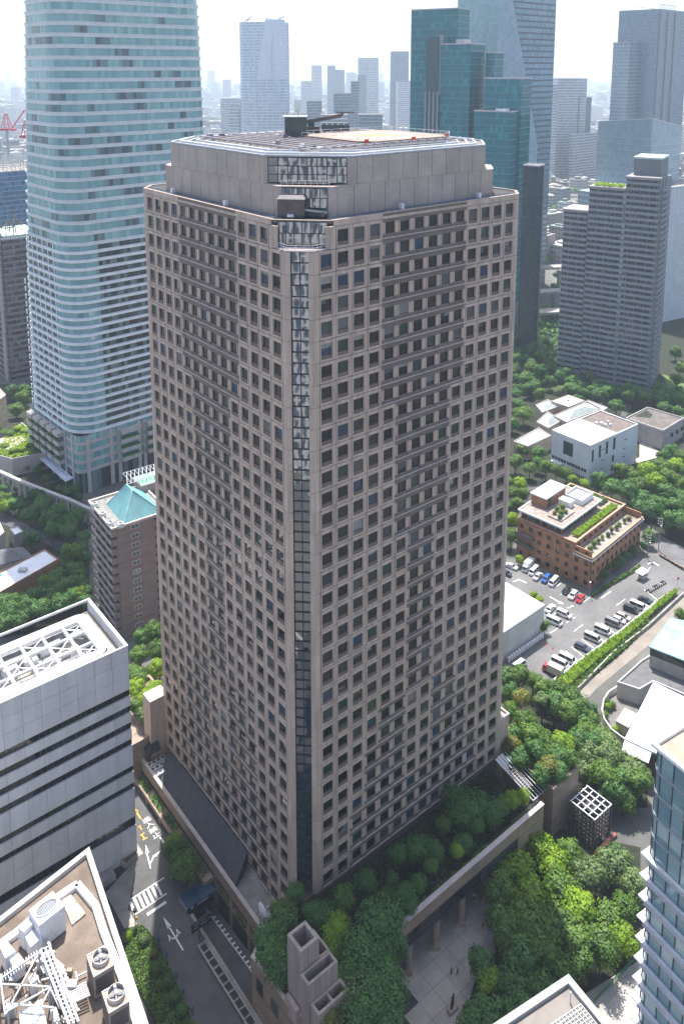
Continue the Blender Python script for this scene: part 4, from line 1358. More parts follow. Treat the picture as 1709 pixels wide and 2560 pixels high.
for p in pn: obj('wall_cladding', p, WPAN, wb, kind='stuff')
for z, h in bands:
    g = MB(); f = MB()
    n = 40
    for i in range(n):
        x0, x1 = i * W_ / n, (i + 1) * W_ / n
        g.poly([(x0, .3, z - h / 2), (x1, .3 + random.uniform(-.01, .01), z - h / 2), (x1, .3, z + h / 2), (x0, .3, z + h / 2)])
        f.box(x0 - .04, .22, z - h / 2, x0 + .04, .32, z + h / 2)
    n = 17
    for i in range(n):
        g.poly([(W_ - .3, i * D_ / n, z - h / 2), (W_ - .3, (i + 1) * D_ / n, z - h / 2), (W_ - .3, (i + 1) * D_ / n, z + h / 2), (W_ - .3, i * D_ / n, z + h / 2)])
    o = obj('ribbon_window', g, RIBBON, wb)
    obj('window_mullion', f, DARK_M, o, kind='stuff')
mb = MB(); mb.box(28.5, -0.15, 0.0, 35.0, .3, 5.4); obj('loading_door', mb, CORE, wb)
mb = MB(); mb.box(35.2, -2.5, 0.0, 41.0, 0.0, 1.2); obj('loading_dock', mb, CONC, wb)
# roof: parapet, gutter, ring slab with rounded corner, open frame over the plant well
mb = MB(); mb.ring(rect(-.03, -.03, W_ + .03, D_ + .03), .28, ZW, ZW + .25); obj('coping', mb, WHITE, wb)
mb = MB(); mb.ring(rect(.51, .51, W_ - .51, D_ - .51), 1.3, 46.5, 47.6); obj('gutter', mb, CONC_D, wb)
mb = MB(); mb.box(.6, .6, 45.0, W_ - .6, D_ - .6, 45.4); obj('well_floor', mb, mat('plant_floor', (.33, .33, .33), .8, .35, .4), wb)
def roundrect(x0, y0, x1, y1, r, n=6):
    P = []
    for cx, cyy, a in ((x1 - r, y0 + r, -pi / 2), (x1 - r, y1 - r, 0), (x0 + r, y1 - r, pi / 2), (x0 + r, y0 + r, pi)):
        for i in range(n + 1):
            t = a + (pi / 2) * i / n
            P.append((cx + r * cos(t), cyy + r * sin(t)))
    return P
mb = MB(); mb.ring(roundrect(.9, .9, W_ - 2.3, D_ - 2.6, 2.2), .9, 48.6, 49.3); obj('walkway', mb, mat('walkway_grey', (.55, .55, .54), .7, .12, 1.5), wb)
mb = MB(); mb.ring(roundrect(1.95, 1.95, W_ - 3.35, D_ - 3.65, 1.7), 1.5, 48.8, 49.5); obj('ring_slab', mb, WHITE, wb)
mb = MB(); mb.ring(rect(.3, .3, W_ - .3, D_ - .3), .12, 49.8, 50.0); obj('track_rail', mb, GREY_M, wb)
for i in range(10):
    x = 3.4 + i * 4.45
    mb = MB(); mb.box(x - .25, 3.4, 48.6, x + .25, D_ - 5.0, 49.25); obj('roof_beam', mb, WHITE, wb)
for y in (7.0, 11.2):
    mb = MB(); mb.box(3.4, y, 48.5, W_ - 4.8, y + .4, 49.1); obj('roof_beam', mb, WHITE, wb)
ys = (3.6, 7.2, 11.4, 15.0)
for i in range(9):
    for j in range(3):
        x = 3.4 + i * 4.45
        if (i + j) % 2 == 0:
            mb = MB(); mb.bar((x, ys[j], 48.9), (x + 4.45, ys[j + 1], 48.9), .18)
            mb.bar((x, ys[j + 1], 48.75), (x + 4.45, ys[j], 48.75), .18)
            obj('cross_brace', mb, WHITE, wb)
R = random.Random(5)
for i in range(26):
    x, y = R.uniform(3.5, 39), R.uniform(4, 14)
    s, u, h = R.uniform(1, 3.2), R.uniform(.8, 2.6), R.uniform(.8, 2.6)
    mb = MB(); mb.box(x, y, 45.4, x + s, min(y + u, 16), 45.4 + h)
    obj('plant_unit', mb, [WHITE_M, WHITE_M, GREY_M, mat('beige_unit', (.55, .48, .38), .6)][i % 4], wb)
mb = MB()
for i in range(30):
    x = 2.6 + i * 1.3
    mb.bar((x, 3.2, 49.5), (x, 3.2, 50.5), .05)
for z in (49.9, 50.2, 50.5):
    mb.bar((2.6, 3.2, z), (40.5, 3.2, z), .05)
obj('roof_railing', mb, WHITE_M, wb)
t = thing('roof_gondola', 'pale window cleaning machine on the ring slab of the white block', 'gondola', TWW(-62 + 20.5, 39.8 + 17.0, 49.5), TW_R)
mb = MB(); mb.box(-1.2, -1, .5, 1.2, 1, 2.4); obj('cabin', mb, mat('beige_unit', (.55, .48, .38)), t)
mb = MB(); mb.box(-1.6, -1.2, 0, 1.6, 1.2, .5); obj('bogie', mb, GREY_M, t)
mb = MB(); mb.tube((0, 0, 2.4), (0, 0, 4.6), .12, 6); mb.bar((-1.3, 0, 4.0), (1.5, 0, 4.5), .15); mb.bar((-.8, 0, 4.6), (.9, 0, 3.9), .1); obj('davit', mb, WHITE_M, t)
mb = MB()
for z in (2.7, 3.2):
    for p, q in (((-1.2, -1), (1.2, -1)), ((1.2, -1), (1.2, 1)), ((1.2, 1), (-1.2, 1)), ((-1.2, 1), (-1.2, -1))):
        mb.bar((*p, z), (*q, z), .06)
obj('rail', mb, WHITE_M, t)
t = thing('planter_box', 'wedge shaped white concrete planter with bare brown soil at the corner of the white block', 'planter', TWW(-18.5, 38.2), TW_R)
mb = MB(); mb.prism([(0, 0), (3.2, .8), (3.4, 1.5), (-0.5, 1.5)], 0, 1.3); obj('tub', mb, CONC, t)
mb = MB(); mb.prism([(.25, .2), (3.0, .9), (3.1, 1.35), (-.2, 1.35)], 1.3, 1.33); obj('soil', mb, mat('bare_soil', (.17, .10, .06), .9, .2, 1.0), t)

# ================================================================ low building with the machine roof, lower left
ZL = 25.0
A = Vector((-46.7, 133.8)); e1 = Vector((-.656, -.755)); e2 = Vector((.516, -.857))
lb = thing('plant_roof_building', 'low office building whose beige flat roof is crowded with cooling machinery', 'building', (A.x, A.y, 0))
LBP = [(0, 0), tuple(e1 * 46), tuple(e1 * 46 + e2 * 52), tuple(e2 * 52)]
mb = MB(); mb.prism(LBP, 0, ZL - .8); obj('body', mb, mat('pale_wall', (.40, .38, .36), .7, .1, .3), lb)
mb = MB(); mb.prism(inset(LBP, .9), ZL - .8, ZL - .5); obj('roof', mb, mat('beige_roof', (.125, .095, .072), .85, .0, .22, col2=(.215, .170, .135), fine=.10, detail=7), lb)
mb = MB(); mb.ring(LBP, .9, ZL - .8, ZL + .35); obj('parapet', mb, mat('parapet_white', (.48, .46, .44), .6, .08, .5), lb)
for f in range(6):
    for i in range(14):
        p = e2 * (1.2 + i * 3.6); q = e2 * (4.2 + i * 3.6)
        n_ = Vector((e2.y, -e2.x)); n_ = n_ if n_.x > 0 else -n_
        mb = MB(); mb.prism([tuple(p - n_ * .2), tuple(q - n_ * .2), tuple(q + n_ * .05), tuple(p + n_ * .05)], 2 + f * 3.8, 4.2 + f * 3.8)
        if f == 5: obj('window', mb, RIBBON, lb)
k4 = lambda x, y: (x * .2168, 2080 + y * .2168)
def lbl(x, y, z=ZL - .5):                      # point on this roof, in the building's axes
    p = sight(*k4(x, y), z); return (p[0] - A.x, p[1] - A.y)
def ltube(P, z0, z1_, name, m, wd):
    mb = MB()
    for p, q in zip(P, P[1:]):
        mb.bar((*p, (z0 + z1_) / 2), (*q, (z0 + z1_) / 2), wd, z1_ - z0)
    return obj(name, mb, m, lb)
zz = ZL + .3
ltube([lbl(-60, 1330, zz), lbl(200, 1140, zz), lbl(640, 760, zz), lbl(890, 590, zz), lbl(1100, 840, zz), lbl(1190, 1130, zz), lbl(1400, 1650, zz), lbl(1600, 2260, zz)], ZL - .5, zz, 'roof_gutter', WHITE, 1.15)
def roofbox(pts, z0, z1_, name, m, parent=None, label=None, cat=None, grp=None):
    """box whose top face has the given corner points"""
    P = [lbl(x, y, z1_) for x, y in pts]
    if sum(P[i - 1][0] * P[i][1] - P[i][0] * P[i - 1][1] for i in range(len(P))) < 0: P = P[::-1]
    c = (sum(p[0] for p in P) / len(P), sum(p[1] for p in P) / len(P))
    return P, c
def machine(pts, z1_, name, label, m, fan=True, group=None):
    P, c = roofbox(pts, ZL - .5, z1_, name, m)
    t = thing(name, label, 'roof machine', (A.x + c[0], A.y + c[1], ZL - .5), 0, group)
    Q = [(p[0] - c[0], p[1] - c[1]) for p in P]
    h = z1_ - ZL + .5
    mb = MB(); mb.prism(Q, .3, h); obj('casing', mb, m, t)
    mb = MB(); mb.prism(inset(Q, .15), 0, .3); obj('base', mb, DARK_M, t)
    mb = MB(); mb.ring(inset(Q, .03), .12, h, h + .12); obj('rim', mb, WHITE_M, t)
    return t, Q, h
t, Q, h = machine([(330, 910), (610, 690), (750, 860), (450, 1095)], ZL + 4.4, 'cooling_tower', 'big white cooling tower with a long oval fan opening on the beige roof', WHITE_M)
mb = MB(); n = 28
mx = Vector(((Q[0][0] + Q[1][0] + Q[2][0] + Q[3][0]) / 4, (Q[0][1] + Q[1][1] + Q[2][1] + Q[3][1]) / 4))
L1 = (Vector(Q[1]) - Vector(Q[0])) / 2; L2 = (Vector(Q[2]) - Vector(Q[1])) / 2
ov = [tuple(mx + L1 * .82 * cos(2 * pi * i / n) + L2 * .6 * sin(2 * pi * i / n)) for i in range(n)]
if sum(ov[i - 1][0] * ov[i][1] - ov[i][0] * ov[i - 1][1] for i in range(n)) < 0: ov = ov[::-1]
mb.prism(ov, h + .02, h + .06); o = obj('fan_opening', mb, mat('shadow_grey', (.16, .18, .21), .6), t)
mb = MB(); mb.ring(ov, .12, h + .06, h + .3); obj('fan_rim', mb, WHITE_M, o)
mb = MB()
for i in range(-5, 6):
    p = mx + L1 * .82 * i / 6; wq = L2 * .6 * sqrt(max(0, 1 - (i / 6) ** 2))
    mb.bar((*(p - wq), h + .16), (*(p + wq), h + .16), .06)
obj('fan_blade', mb, GREY_M, o)
for pts, z1_, nm, lab in (([(205, 1100), (330, 985), (385, 1060), (275, 1170)], ZL + 3.2, 'chiller_unit', 'pale chiller with ribbed lid next to the big cooling tower'),
                          ([(285, 1210), (400, 1110), (485, 1230), (350, 1340)], ZL + 2.4, 'chiller_unit', 'white domed chiller casing in front of the ribbed chiller'),
                          ([(0, 1340), (85, 1270), (180, 1380), (60, 1470)], ZL + 2.8, 'chiller_unit', 'grey lidded chiller at the edge of the roof steelwork'),
                          ([(110, 1490), (215, 1400), (285, 1500), (170, 1590)], ZL + 2.2, 'chiller_unit', 'rounded white chiller drum beside the steelwork'),
                          ([(325, 1690), (400, 1620), (440, 1700), (350, 1770)], ZL + 2.0, 'fan_unit', 'small beige fan unit under the roof steelwork'),
                          ([(220, 2080), (480, 1960), (560, 2300), (250, 2400)], ZL + 2.6, 'tank_unit', 'broad white tank lid at the corner of the roof'),
                          ([(580, 2060), (650, 2020), (690, 2180), (610, 2220)], ZL + 1.2, 'fan_unit', 'ribbed grey fan unit beside the broad white tank')):
    t, Q, h = machine(pts, z1_, nm, lab, WHITE_M)
    mb = MB()
    a_, b_, c_, d_ = [Vector(q) for q in Q]
    for i in range(1, 6):
        p, q = a_ + (b_ - a_) * i / 6, d_ + (c_ - d_) * i / 6
        mb.bar((*p, h + .03), (*q, h + .03), .07)
    obj('lid_rib', mb, GREY_M, t)
BEIGE = mat('tower_beige', (.32, .25, .20), .7, .14, .6, fine=.08)
for (cx, cy, lab) in ((1135, 1470, 'open fan cooling tower with beige concrete top, the one beside the pipe bridge'), (1310, 1890, 'open fan cooling tower with beige concrete top, the one at the roof corner')):
    pts = [(cx - 140, cy - 40), (cx + 75, cy - 160), (cx + 185, cy + 70), (cx - 55, cy + 215)]
    t, Q, h = machine(pts, ZL + 3.9, 'cooling_tower', lab, BEIGE)
    c = (0.12, 0.2)
    mb = MB(); mb.ring([(c[0] + 1.32 * cos(2 * pi * i / 24), c[1] + 1.32 * sin(2 * pi * i / 24)) for i in range(24)], .1, h - .4, h + .75); fr_ = obj('fan_ring', mb, mat('fan_ring', (.42, .38, .35), .6), t)
    mb = MB(); mb.prism([(c[0] + 1.2 * cos(2 * pi * i / 24), c[1] + 1.2 * sin(2 * pi * i / 24)) for i in range(24)], h + .01, h + .05); obj('fan_well', mb, mat('shadow_grey', (.16, .18, .21)), fr_)
    mb = MB()
    for i in range(4):
        mb.bar((c[0], c[1], h + .45), (c[0] + 1.15 * cos(i * pi / 2 + .3), c[1] + 1.15 * sin(i * pi / 2 + .3), h + .45), .22, .06)
    obj('fan_blade', mb, BEIGE, fr_)
    mb = MB(); mb.lathe([(0, h + .85), (.28, h + .8), (.3, h + .4)], 10, c); mb.lathe([(0, h + 1.1), (.2, h + 1.05), (.22, h + .4)], 8, (c[0] - .35, c[1] + .6)); obj('fan_motor', mb, WHITE_M, fr_)
    mb = MB(); a_, b_, c_, d_ = [Vector(q) for q in Q]
    for p, q in ((a_, b_), (b_, c_), (c_, d_), (d_, a_)):
        pp, qq = p * 1.01, q * 1.01
        mb.prism([tuple(pp + (qq - pp) * .08), tuple(pp + (qq - pp) * .92), tuple(q * .99 + (p - q) * .08), tuple(p * .99 + (q - p) * .08)], 1.0, h - .6)
    obj('louvre', mb, DARK_M, t)
# steel frames, pipe bridge and pipes
stf = thing('roof_steelwork', 'white steel frame and pipe bridge over the beige machine roof', 'steelwork', (A.x, A.y, 0))
STEEL = mat('roof_steel', (.46, .46, .47), .5, .1, 1.0)
def sbar(x0, y0, x1, y1, z, wd, name, m=STEEL, zb=None):
    mb = MB(); mb.bar((*lbl(x0, y0, z), z), (*lbl(x1, y1, zb or z), zb or z), wd); obj(name, mb, m, stf)
for q in ((20, 1690, 450, 1390), (20, 1760, 560, 1790), (90, 2070, 590, 1790), (450, 1390, 60, 2120), (590, 1790, 370, 2214), (0, 1650, 60, 2120), (120, 1990, 620, 2030)):
    sbar(*q, ZL + 3.6, .22, 'frame_bar')
for (x, y) in ((20, 1700), (450, 1395), (560, 1790), (90, 2070), (600, 2060), (300, 1890)):
    p = lbl(x, y, ZL + 3.6)
    mb = MB(); mb.bar((*p, ZL - .5), (*p, ZL + 3.6), .25); obj('frame_post', mb, STEEL, stf)
for i in range(18):
    t0 = i / 18
    x0, y0, x1, y1 = 470 + 330 * t0, 1360 + 880 * t0, 570 + 330 * t0, 1320 + 880 * t0
    sbar(x0, y0, x1, y1, ZL + 2.6, .16, 'rung')
for off in (0, 55, 105):
    sbar(465 + off, 1365 - off * .4, 800 + off, 2240 - off * .4, ZL + 2.5, .34, 'bridge_beam')
R = random.Random(8)
for i in range(16):
    x, y = 560 + R.uniform(0, 130), 1500 + R.uniform(0, 420)
    sbar(x, y, x + R.uniform(20, 160), y + R.uniform(60, 260), ZL + R.uniform(.2, 2.2), R.uniform(.12, .3), 'pipe')
for i in range(7):
    sbar(740 + i * 6, 1870 + i * 22, 990 + i * 8, 1740 + i * 24, ZL + .8 + .1 * i, .22, 'pipe')
for i in range(6):
    sbar(600 + i * 18, 1440 + i * 40, 740 + i * 16, 1560 + i * 46, ZL + 1.0, .2, 'pipe')
R = random.Random(18)
for i in range(34):
    x, y = R.uniform(330, 900), R.uniform(1500, 2214)
    if R.random() < .5: sbar(x, y, x + R.uniform(40, 120), y - R.uniform(10, 60), ZL + R.uniform(.1, 2.4), R.uniform(.1, .26), 'pipe', [WHITE_M, GREY_M][i % 2])
    else: sbar(x, y, x + R.uniform(15, 60), y + R.uniform(50, 160), ZL + R.uniform(.1, 2.4), R.uniform(.1, .26), 'pipe', [WHITE_M, GREY_M][i % 2])
for i in range(16):
    x, y = R.uniform(20, 860), R.uniform(1420, 2214)
    p = lbl(x, y, ZL + .5); u = R.uniform(.3, .8)
    mb = MB(); mb.box(p[0] - u, p[1] - u * .7, ZL - .5, p[0] + u, p[1] + u * .7, ZL + R.uniform(.2, 1.6)); obj('valve_box', mb, [WHITE_M, GREY_M, BEIGE][i % 3], stf)
sbar(510, 1230, 575, 1310, ZL + 1.2, .4, 'pipe'); sbar(575, 1310, 580, 1400, ZL + 1.2, .4, 'pipe')
for i in range(14):
    sbar(20 + i * 31, 1640 - i * 21, 40 + i * 31, 1740 - i * 20, ZL + 2.9, .12, 'louvre', GREY_M)
t = thing('plinth_slab', 'stained low concrete slab beside the big cooling tower', 'slab', (A.x, A.y, ZL - .5))
P = [lbl(700, 780), lbl(815, 735), lbl(990, 960), lbl(830, 1090)]
if sum(P[i - 1][0] * P[i][1] - P[i][0] * P[i - 1][1] for i in range(4)) < 0: P = P[::-1]
mb = MB(); mb.prism(P, 0, .3); obj('slab', mb, mat('stained_slab', (.36, .27, .21), .9, 0, 1.0, col2=(.60, .53, .46)), t)

# ================================================================ brown apartment block with the teal pyramid roof
ap = thing('pyramid_roof_apartments', 'brown tiled apartment block with a teal copper pyramid roof and stacked balconies', 'building', (-65.0, 225.0, 0), atan2(6.6, 9.2))
AW, AD, AZT = 16.0, 19.5, 35.6
BRN = mat('mauve_brown_tile', (.27, .205, .185), .65, .10, .4, fine=.06)
BRN_L = mat('mauve_brown_light', (.34, .27, .245), .65, .10, .4)
mb = MB(); mb.box(0, 0, 0, AW, AD, AZT); obj('body', mb, BRN, ap)
for f in range(12):
    z = 1.2 + f * 2.9
    mb = MB(); mb.box(-.03, -.04, z, AW + .03, 0.02, z + .07); obj('tile_joint', mb, GRANITE_D, ap)
    o = MB(); o.box(4.0, -.12, z + .9, 6.4, 0.05, z + 2.2); wo = obj('window', o, WHITE_M, ap)
    o = MB(); o.box(4.12, -.14, z + 1.0, 5.15, -.125, z + 2.1); o.box(5.25, -.14, z + 1.0, 6.28, -.125, z + 2.1); obj('pane', o, [RIBBON, palette('apt_pane', [(.1, .13, .13), (.25, .3, .3), (.16, .2, .2), (.2, .17, .05)], .1)][1], wo)
    o = MB(); o.box(11.2, -.08, z + 1.2, 12.0, 0.03, z + 2.1); obj('window', o, DARK_M, ap)
    # balconies on the left face
    o = MB(); o.box(-1.7, 1.0, z, -.02, AD - 1.5, z + .18); bo = obj('balcony', o, BRN_L, ap)
    o = MB(); o.box(-1.75, 1.0, z + .18, -1.6, AD - 1.5, z + 1.2); obj('balustrade', o, BRN_L, bo)
    o = MB(); o.box(-.06, 1.6, z + .3, -.03, AD - 2, z + 2.4); obj('glazed_door', o, RIBBON, bo)
    o = MB(); o.box(-1.9, .2, z, -.02, 1.0, z + 1.9); obj('bay_pier', o, BRN, bo)
    for yy in (5.5, 10.0, 14.5):
        o = MB(); o.box(-1.65, yy, z + .2, -.02, yy + .25, z + 2.8); obj('divider', o, BRN_L, bo)
mb = MB(); mb.ring(rect(-1.9, -.2, AW, AD + .2), .5, AZT, AZT + .7); obj('parapet', mb, mat('parapet_pinkish', (.55, .48, .44), .6), ap)
mb = MB(); mb.box(-1.4, .3, AZT - .5, AW - .3, AD - .2, AZT + .1); obj('roof_deck', mb, mat('grey_gravel', (.22, .22, .21), .9, .3, 1.5), ap)
TEAL = mat('teal_copper', (.16, .36, .38), .5, .10, .3, fine=.04)
mb = MB(); mb.prism([(2.2, .8), (14.6, .8), (14.6, 15.0), (2.2, 15.0)], AZT + .1, AZT + 6.8, P1=[(7.2, 6.2), (7.5, 6.2), (7.5, 11.0), (7.2, 11.0)]); pyr = obj('pyramid_roof', mb, TEAL, ap)
mb = MB()
for p, q in (((2.2, .8, AZT + .12), (7.2, 6.2, AZT + 6.85)), ((14.6, .8, AZT + .12), (7.5, 6.2, AZT + 6.85)), ((2.2, 15, AZT + .12), (7.2, 11, AZT + 6.85)), ((7.3, 6.2, AZT + 6.85), (7.3, 11, AZT + 6.85))):
    mb.bar(p, q, .22)
obj('ridge', mb, mat('ridge_teal', (.30, .48, .48), .5), pyr)
for i in range(22):
    t = (i + .5) / 22
    mb = MB()
    mb.bar((2.2, .8 + 14.2 * t, AZT + .12), (7.2, 6.2 + 4.8 * t, AZT + 6.83), .07)
    if i % 2: mb.bar((2.2 + 12.4 * t, .8, AZT + .12), (7.2 + .3 * t, 6.2, AZT + 6.83), .07)
    obj('seam', mb, TEAL, pyr)
for (x, y) in ((-1.2, 2.2), (-1.2, 8.6), (-1.2, 15.5), (.9, -.1)):
    ac_unit(*(ap.matrix_basis @ Vector((x, y, AZT + .1))), ap.rotation_euler[2], 'white cube shaped unit on the ledge around the teal pyramid roof', 'cube units around the pyramid roof', 1.5, 1.5, 1.5)
mb = MB(); mb.box(13.6, 15.2, AZT + .1, AW + 6, AD + 3, AZT + 2.4); obj('penthouse', mb, BRN_L, ap)
mb = MB(); mb.box(13.8, 15.4, AZT + 2.4, AW + 5.8, AD + 2.8, AZT + 2.5); obj('penthouse_roof', mb, mat('green_roof_paint', (.22, .42, .34), .6), ap)
mb = MB()
for i in range(9):
    a0 = 10.0 + i * 1.3
    mb.bar((a0, 17.5, AZT + 3.3), (a0 + 1.3, 21, AZT + 5.5), .16); mb.bar((a0 + 1.3, 17.5, AZT + 3.3), (a0, 21, AZT + 5.5), .16)
mb.bar((10, 17.5, AZT + 3.3), (21.7, 17.5, AZT + 3.3), .2); mb.bar((10, 21, AZT + 5.5), (21.7, 21, AZT + 5.5), .2)
obj('roof_truss', mb, GREY_M, ap)

# ================================================================ rounded glass tower, left
SN = (-103.6, 310.6)
sg_ = thing('rounded_glass_tower', 'very tall pale aqua glass tower with rounded corners and white balcony bands', 'building', (*SN, 0), pi / 2 - radians(47.5))
AQUA = palette('aqua_pane', [(.19, .39, .39), (.16, .34, .35), (.22, .43, .42), (.14, .31, .32), (.27, .48, .46), (.19, .39, .39), (.17, .36, .37), (.21, .41, .41), (.18, .38, .38)], rough=.08, ior=1.9, wave=.1)
AQUA_M = palette('open_blind_pane', [(.10, .18, .20), (.07, .13, .15), (.13, .22, .23), (.05, .09, .10)], rough=.08, ior=1.8)
AQUA_D = palette('apartment_pane', [(.02, .03, .035), (.05, .07, .08), (.10, .15, .16), (.015, .02, .025), (.03, .05, .05), (.16, .22, .22)], rough=.08, ior=1.7)
BAND_W = mat('white_balcony', (.80, .81, .81), .5, .06, .4)
BAND_G = mat('aqua_spandrel', (.70, .73, .74), .3, .06, .4)
def swl(z): return 47.5 - 14.5 * max(0, (z - 30) / 165.0) ** 1.9
def swr(z): return 68.0 - 3.0 * max(0, (z - 60) / 140.0) ** 1.5
def sout(z, off=0.0, r=9.5):
    return roundrect(-off, -off, swr(z) + off, swl(z) + off, r + off, 7)
def resample(P, step):
    """walk the closed outline in steps; returns points"""
    out = []
    for i in range(len(P)):
        a, b = Vector(P[i]), Vector(P[(i + 1) % len(P)])
        n = max(1, round((b - a).length / step))
        out += [tuple(a + (b - a) * k / n) for k in range(n)]
    return out
def near_side(p, w1, w2):      # only the two faces that can be seen need panes
    return p[0] < w1 - 1 and (p[1] < 6 or p[0] < 6) or p[1] < 9
z = 24.0
fl = 0
while z < 206:
    office = z > 98
    fh = 4.15 if office else 3.3
    bh = 1.35 if office else 1.35
    g = MB()
    run, dark_run = 0, False
    P = resample(sout(z + fh / 2, -.25), 1.5)
    for i in range(len(P)):
        p, q = P[i], P[(i + 1) % len(P)]
        if not near_side(p, swr(z), swl(z)): continue
        c = Vector(((p[0] + q[0]) / 2, (p[1] + q[1]) / 2))
        g.poly([(*p, z + bh), (*q, z + bh), (*q, z + fh), (*p, z + fh)])
        onflat = (c.x < .5 and 12 < c.y) or (c.y < .5 and c.x > 12)
        if run <= 0:
            dark_run = random.random() < .20 and z < 185
            run = random.randint(2, 5)
        run -= 1
        g.m[-1] = 1 if (not office and onflat) else (2 if office and dark_run else 0)
    obj('floor_glazing', g, [AQUA, AQUA_D, AQUA_M], sg_)
    b = MB(); b.prism(sout(z, 0), z, z + bh); bo = obj('spandrel_band', b, BAND_G if office else BAND_W, sg_)
    b = MB(); b.ring(sout(z, .75 if not office else .45), .55, z + bh - .12, z + bh + .06); obj('sunshade', b, BAND_W, bo)
    if office:
        b = MB(); b.ring(sout(z, .16), .1, z + .55, z + .68); obj('rail', b, BAND_W, bo)
    if not office:
        b = MB(); b.ring(sout(z, .7), .1, z + .28, z + bh - .2); obj('balustrade', b, BAND_W, bo)
        # piers between the apartments
        for y in range(13, int(swl(z)) - 2, 5):
            m = MB(); m.box(.05, y, z + bh, .35, y + .8, z + fh); obj('pier', m, BAND_W, sg_)
    z += fh
mb = MB()
zs = [0, 24, 60, 100, 130, 160, 185, 206]
for a, b in zip(zs, zs[1:]):
    mb.prism(sout(a, -1.4), a, b, P1=sout(b, -1.4))
obj('core', mb, CORE, sg_)
mb = MB(); mb.prism(sout(200, -.2), 206, 207); obj('roof', mb, GREY_M, sg_)
LIME = mat('pale_limestone', (.47, .43, .40), .65, .1, .4, fine=.05)
for f in range(4):
    z = 8.5 + f * 3.9
    b = MB(); b.prism(sout(20, .4, 3.0), z, z + 1.3); obj('stone_band', b, LIME, sg_)
    g = MB(); P = resample(sout(20, .1, 3.0), 1.5)
    for i in range(len(P)):
        p, q = P[i], P[(i + 1) % len(P)]
        if near_side(p, 62, 44): g.poly([(*p, z + 1.3), (*q, z + 1.3), (*q, z + 3.9), (*p, z + 3.9)])
    obj('floor_glazing', g, AQUA, sg_)
g = MB(); P = resample(sout(20, .1, 3.0), 2.0)
for i in range(len(P)):
    p, q = P[i], P[(i + 1) % len(P)]
    if near_side(p, 62, 44): g.poly([(*p, 0), (*q, 0), (*q, 8.5), (*p, 8.5)])
obj('lobby_glazing', g, AQUA_D, sg_)
for x in (3.0, 13, 16.5, 25.5, 28, 37):
    b = MB(); b.box(x, -.6, 0, x + 1.5, .3, 23.6); obj('stone_pier', b, LIME, sg_)
for y in (4.0, 10.5, 17, 23.5, 30, 36.5):
    b = MB(); b.box(-.6, y, 0, .3, y + 1.5, 23.6); obj('stone_pier', b, LIME, sg_)
for f in range(4):
    for i in range(5):
        y = 11.8 + i * 6.5 - f * .0
        b = MB(); b.box(-3.2, y, 9.3 + f * 3.9, -.5, y + 4.8, 10.9 + f * 3.9); bo = obj('balcony', b, LIME, sg_)
        if f < 3:
            b = MB(); b.box(-3.0, y + .3, 10.9 + f * 3.9, -1.8, y + 4.5, 11.5 + f * 3.9); obj('balcony_planting', b, LEAF['dark'], bo)
    for x in (17.2, 29.0):
        b = MB(); b.box(x, -3.2, 9.3 + f * 3.9, x + 8.2, -.5, 10.9 + f * 3.9); bo = obj('balcony', b, LIME, sg_)
        if f < 3:
            b = MB(); b.box(x + .3, -3.0, 10.9 + f * 3.9, x + 7.9, -1.8, 11.5 + f * 3.9); obj('balcony_planting', b, LEAF['dark'], bo)

# ================================================================ quarter below the glass tower
ka = lambda x, y: (x * .2724, 960 + y * .2724)
t = thing('entrance_canopy', 'long white gridded glass canopy at the foot of the rounded glass tower', 'canopy', (0, 0, 0))
P = [sight(*ka(x, y), 5.5) for x, y in ((365, 685), (430, 655), (670, 865), (600, 895))]
mb = MB(); mb.poly([(*p, 5.5) for p in P]); mb.poly([(*p, 5.4) for p in P]); obj('glass_roof', mb, mat('frosted_white', (.66, .72, .80), .3), t)
mb = MB()
for i in range(9):
    u = i / 8
    a_ = Vector(P[0]) + (Vector(P[3]) - Vector(P[0])) * u; b_ = Vector(P[1]) + (Vector(P[2]) - Vector(P[1])) * u
    mb.bar((*a_, 5.55), (*b_, 5.55), .12)
for u in (0, .5, 1):
    a_ = Vector(P[0]) + (Vector(P[1]) - Vector(P[0])) * u; b_ = Vector(P[3]) + (Vector(P[2]) - Vector(P[3])) * u
    mb.bar((*a_, 5.6), (*b_, 5.6), .12)
obj('frame', mb, WHITE, t)
for p in P:
    mb = MB(); mb.tube((*p, 0), (*p, 5.4), .12, 6); obj('post', mb, GREY_M, t)
def pxbox(name, label, cat, pts, z0, z1_, m, roofm=None, parapet=.5, group=None, rim=None):
    """building given by its roof corners"""
    P = [sight(x, y, z1_) for x, y in pts]
    if sum(P[i - 1][0] * P[i][1] - P[i][0] * P[i - 1][1] for i in range(len(P))) < 0: P = P[::-1]
    c = (sum(p[0] for p in P) / len(P), sum(p[1] for p in P) / len(P))
    t = thing(name, label, cat, (*c, z0), 0, group)
    Q = [(p[0] - c[0], p[1] - c[1]) for p in P]
    h = z1_ - z0
    mb = MB(); mb.prism(Q, 0, h - .3); obj('wall', mb, m, t)
    mb = MB(); mb.prism(inset(Q, .3), h - .3, h - .15); obj('roof', mb, roofm or CONC_D, t)
    if parapet:
        mb = MB(); mb.ring(Q, .3, h - .3, h + parapet * .3); obj('parapet', mb, rim or m, t)
    return t, Q, h, c
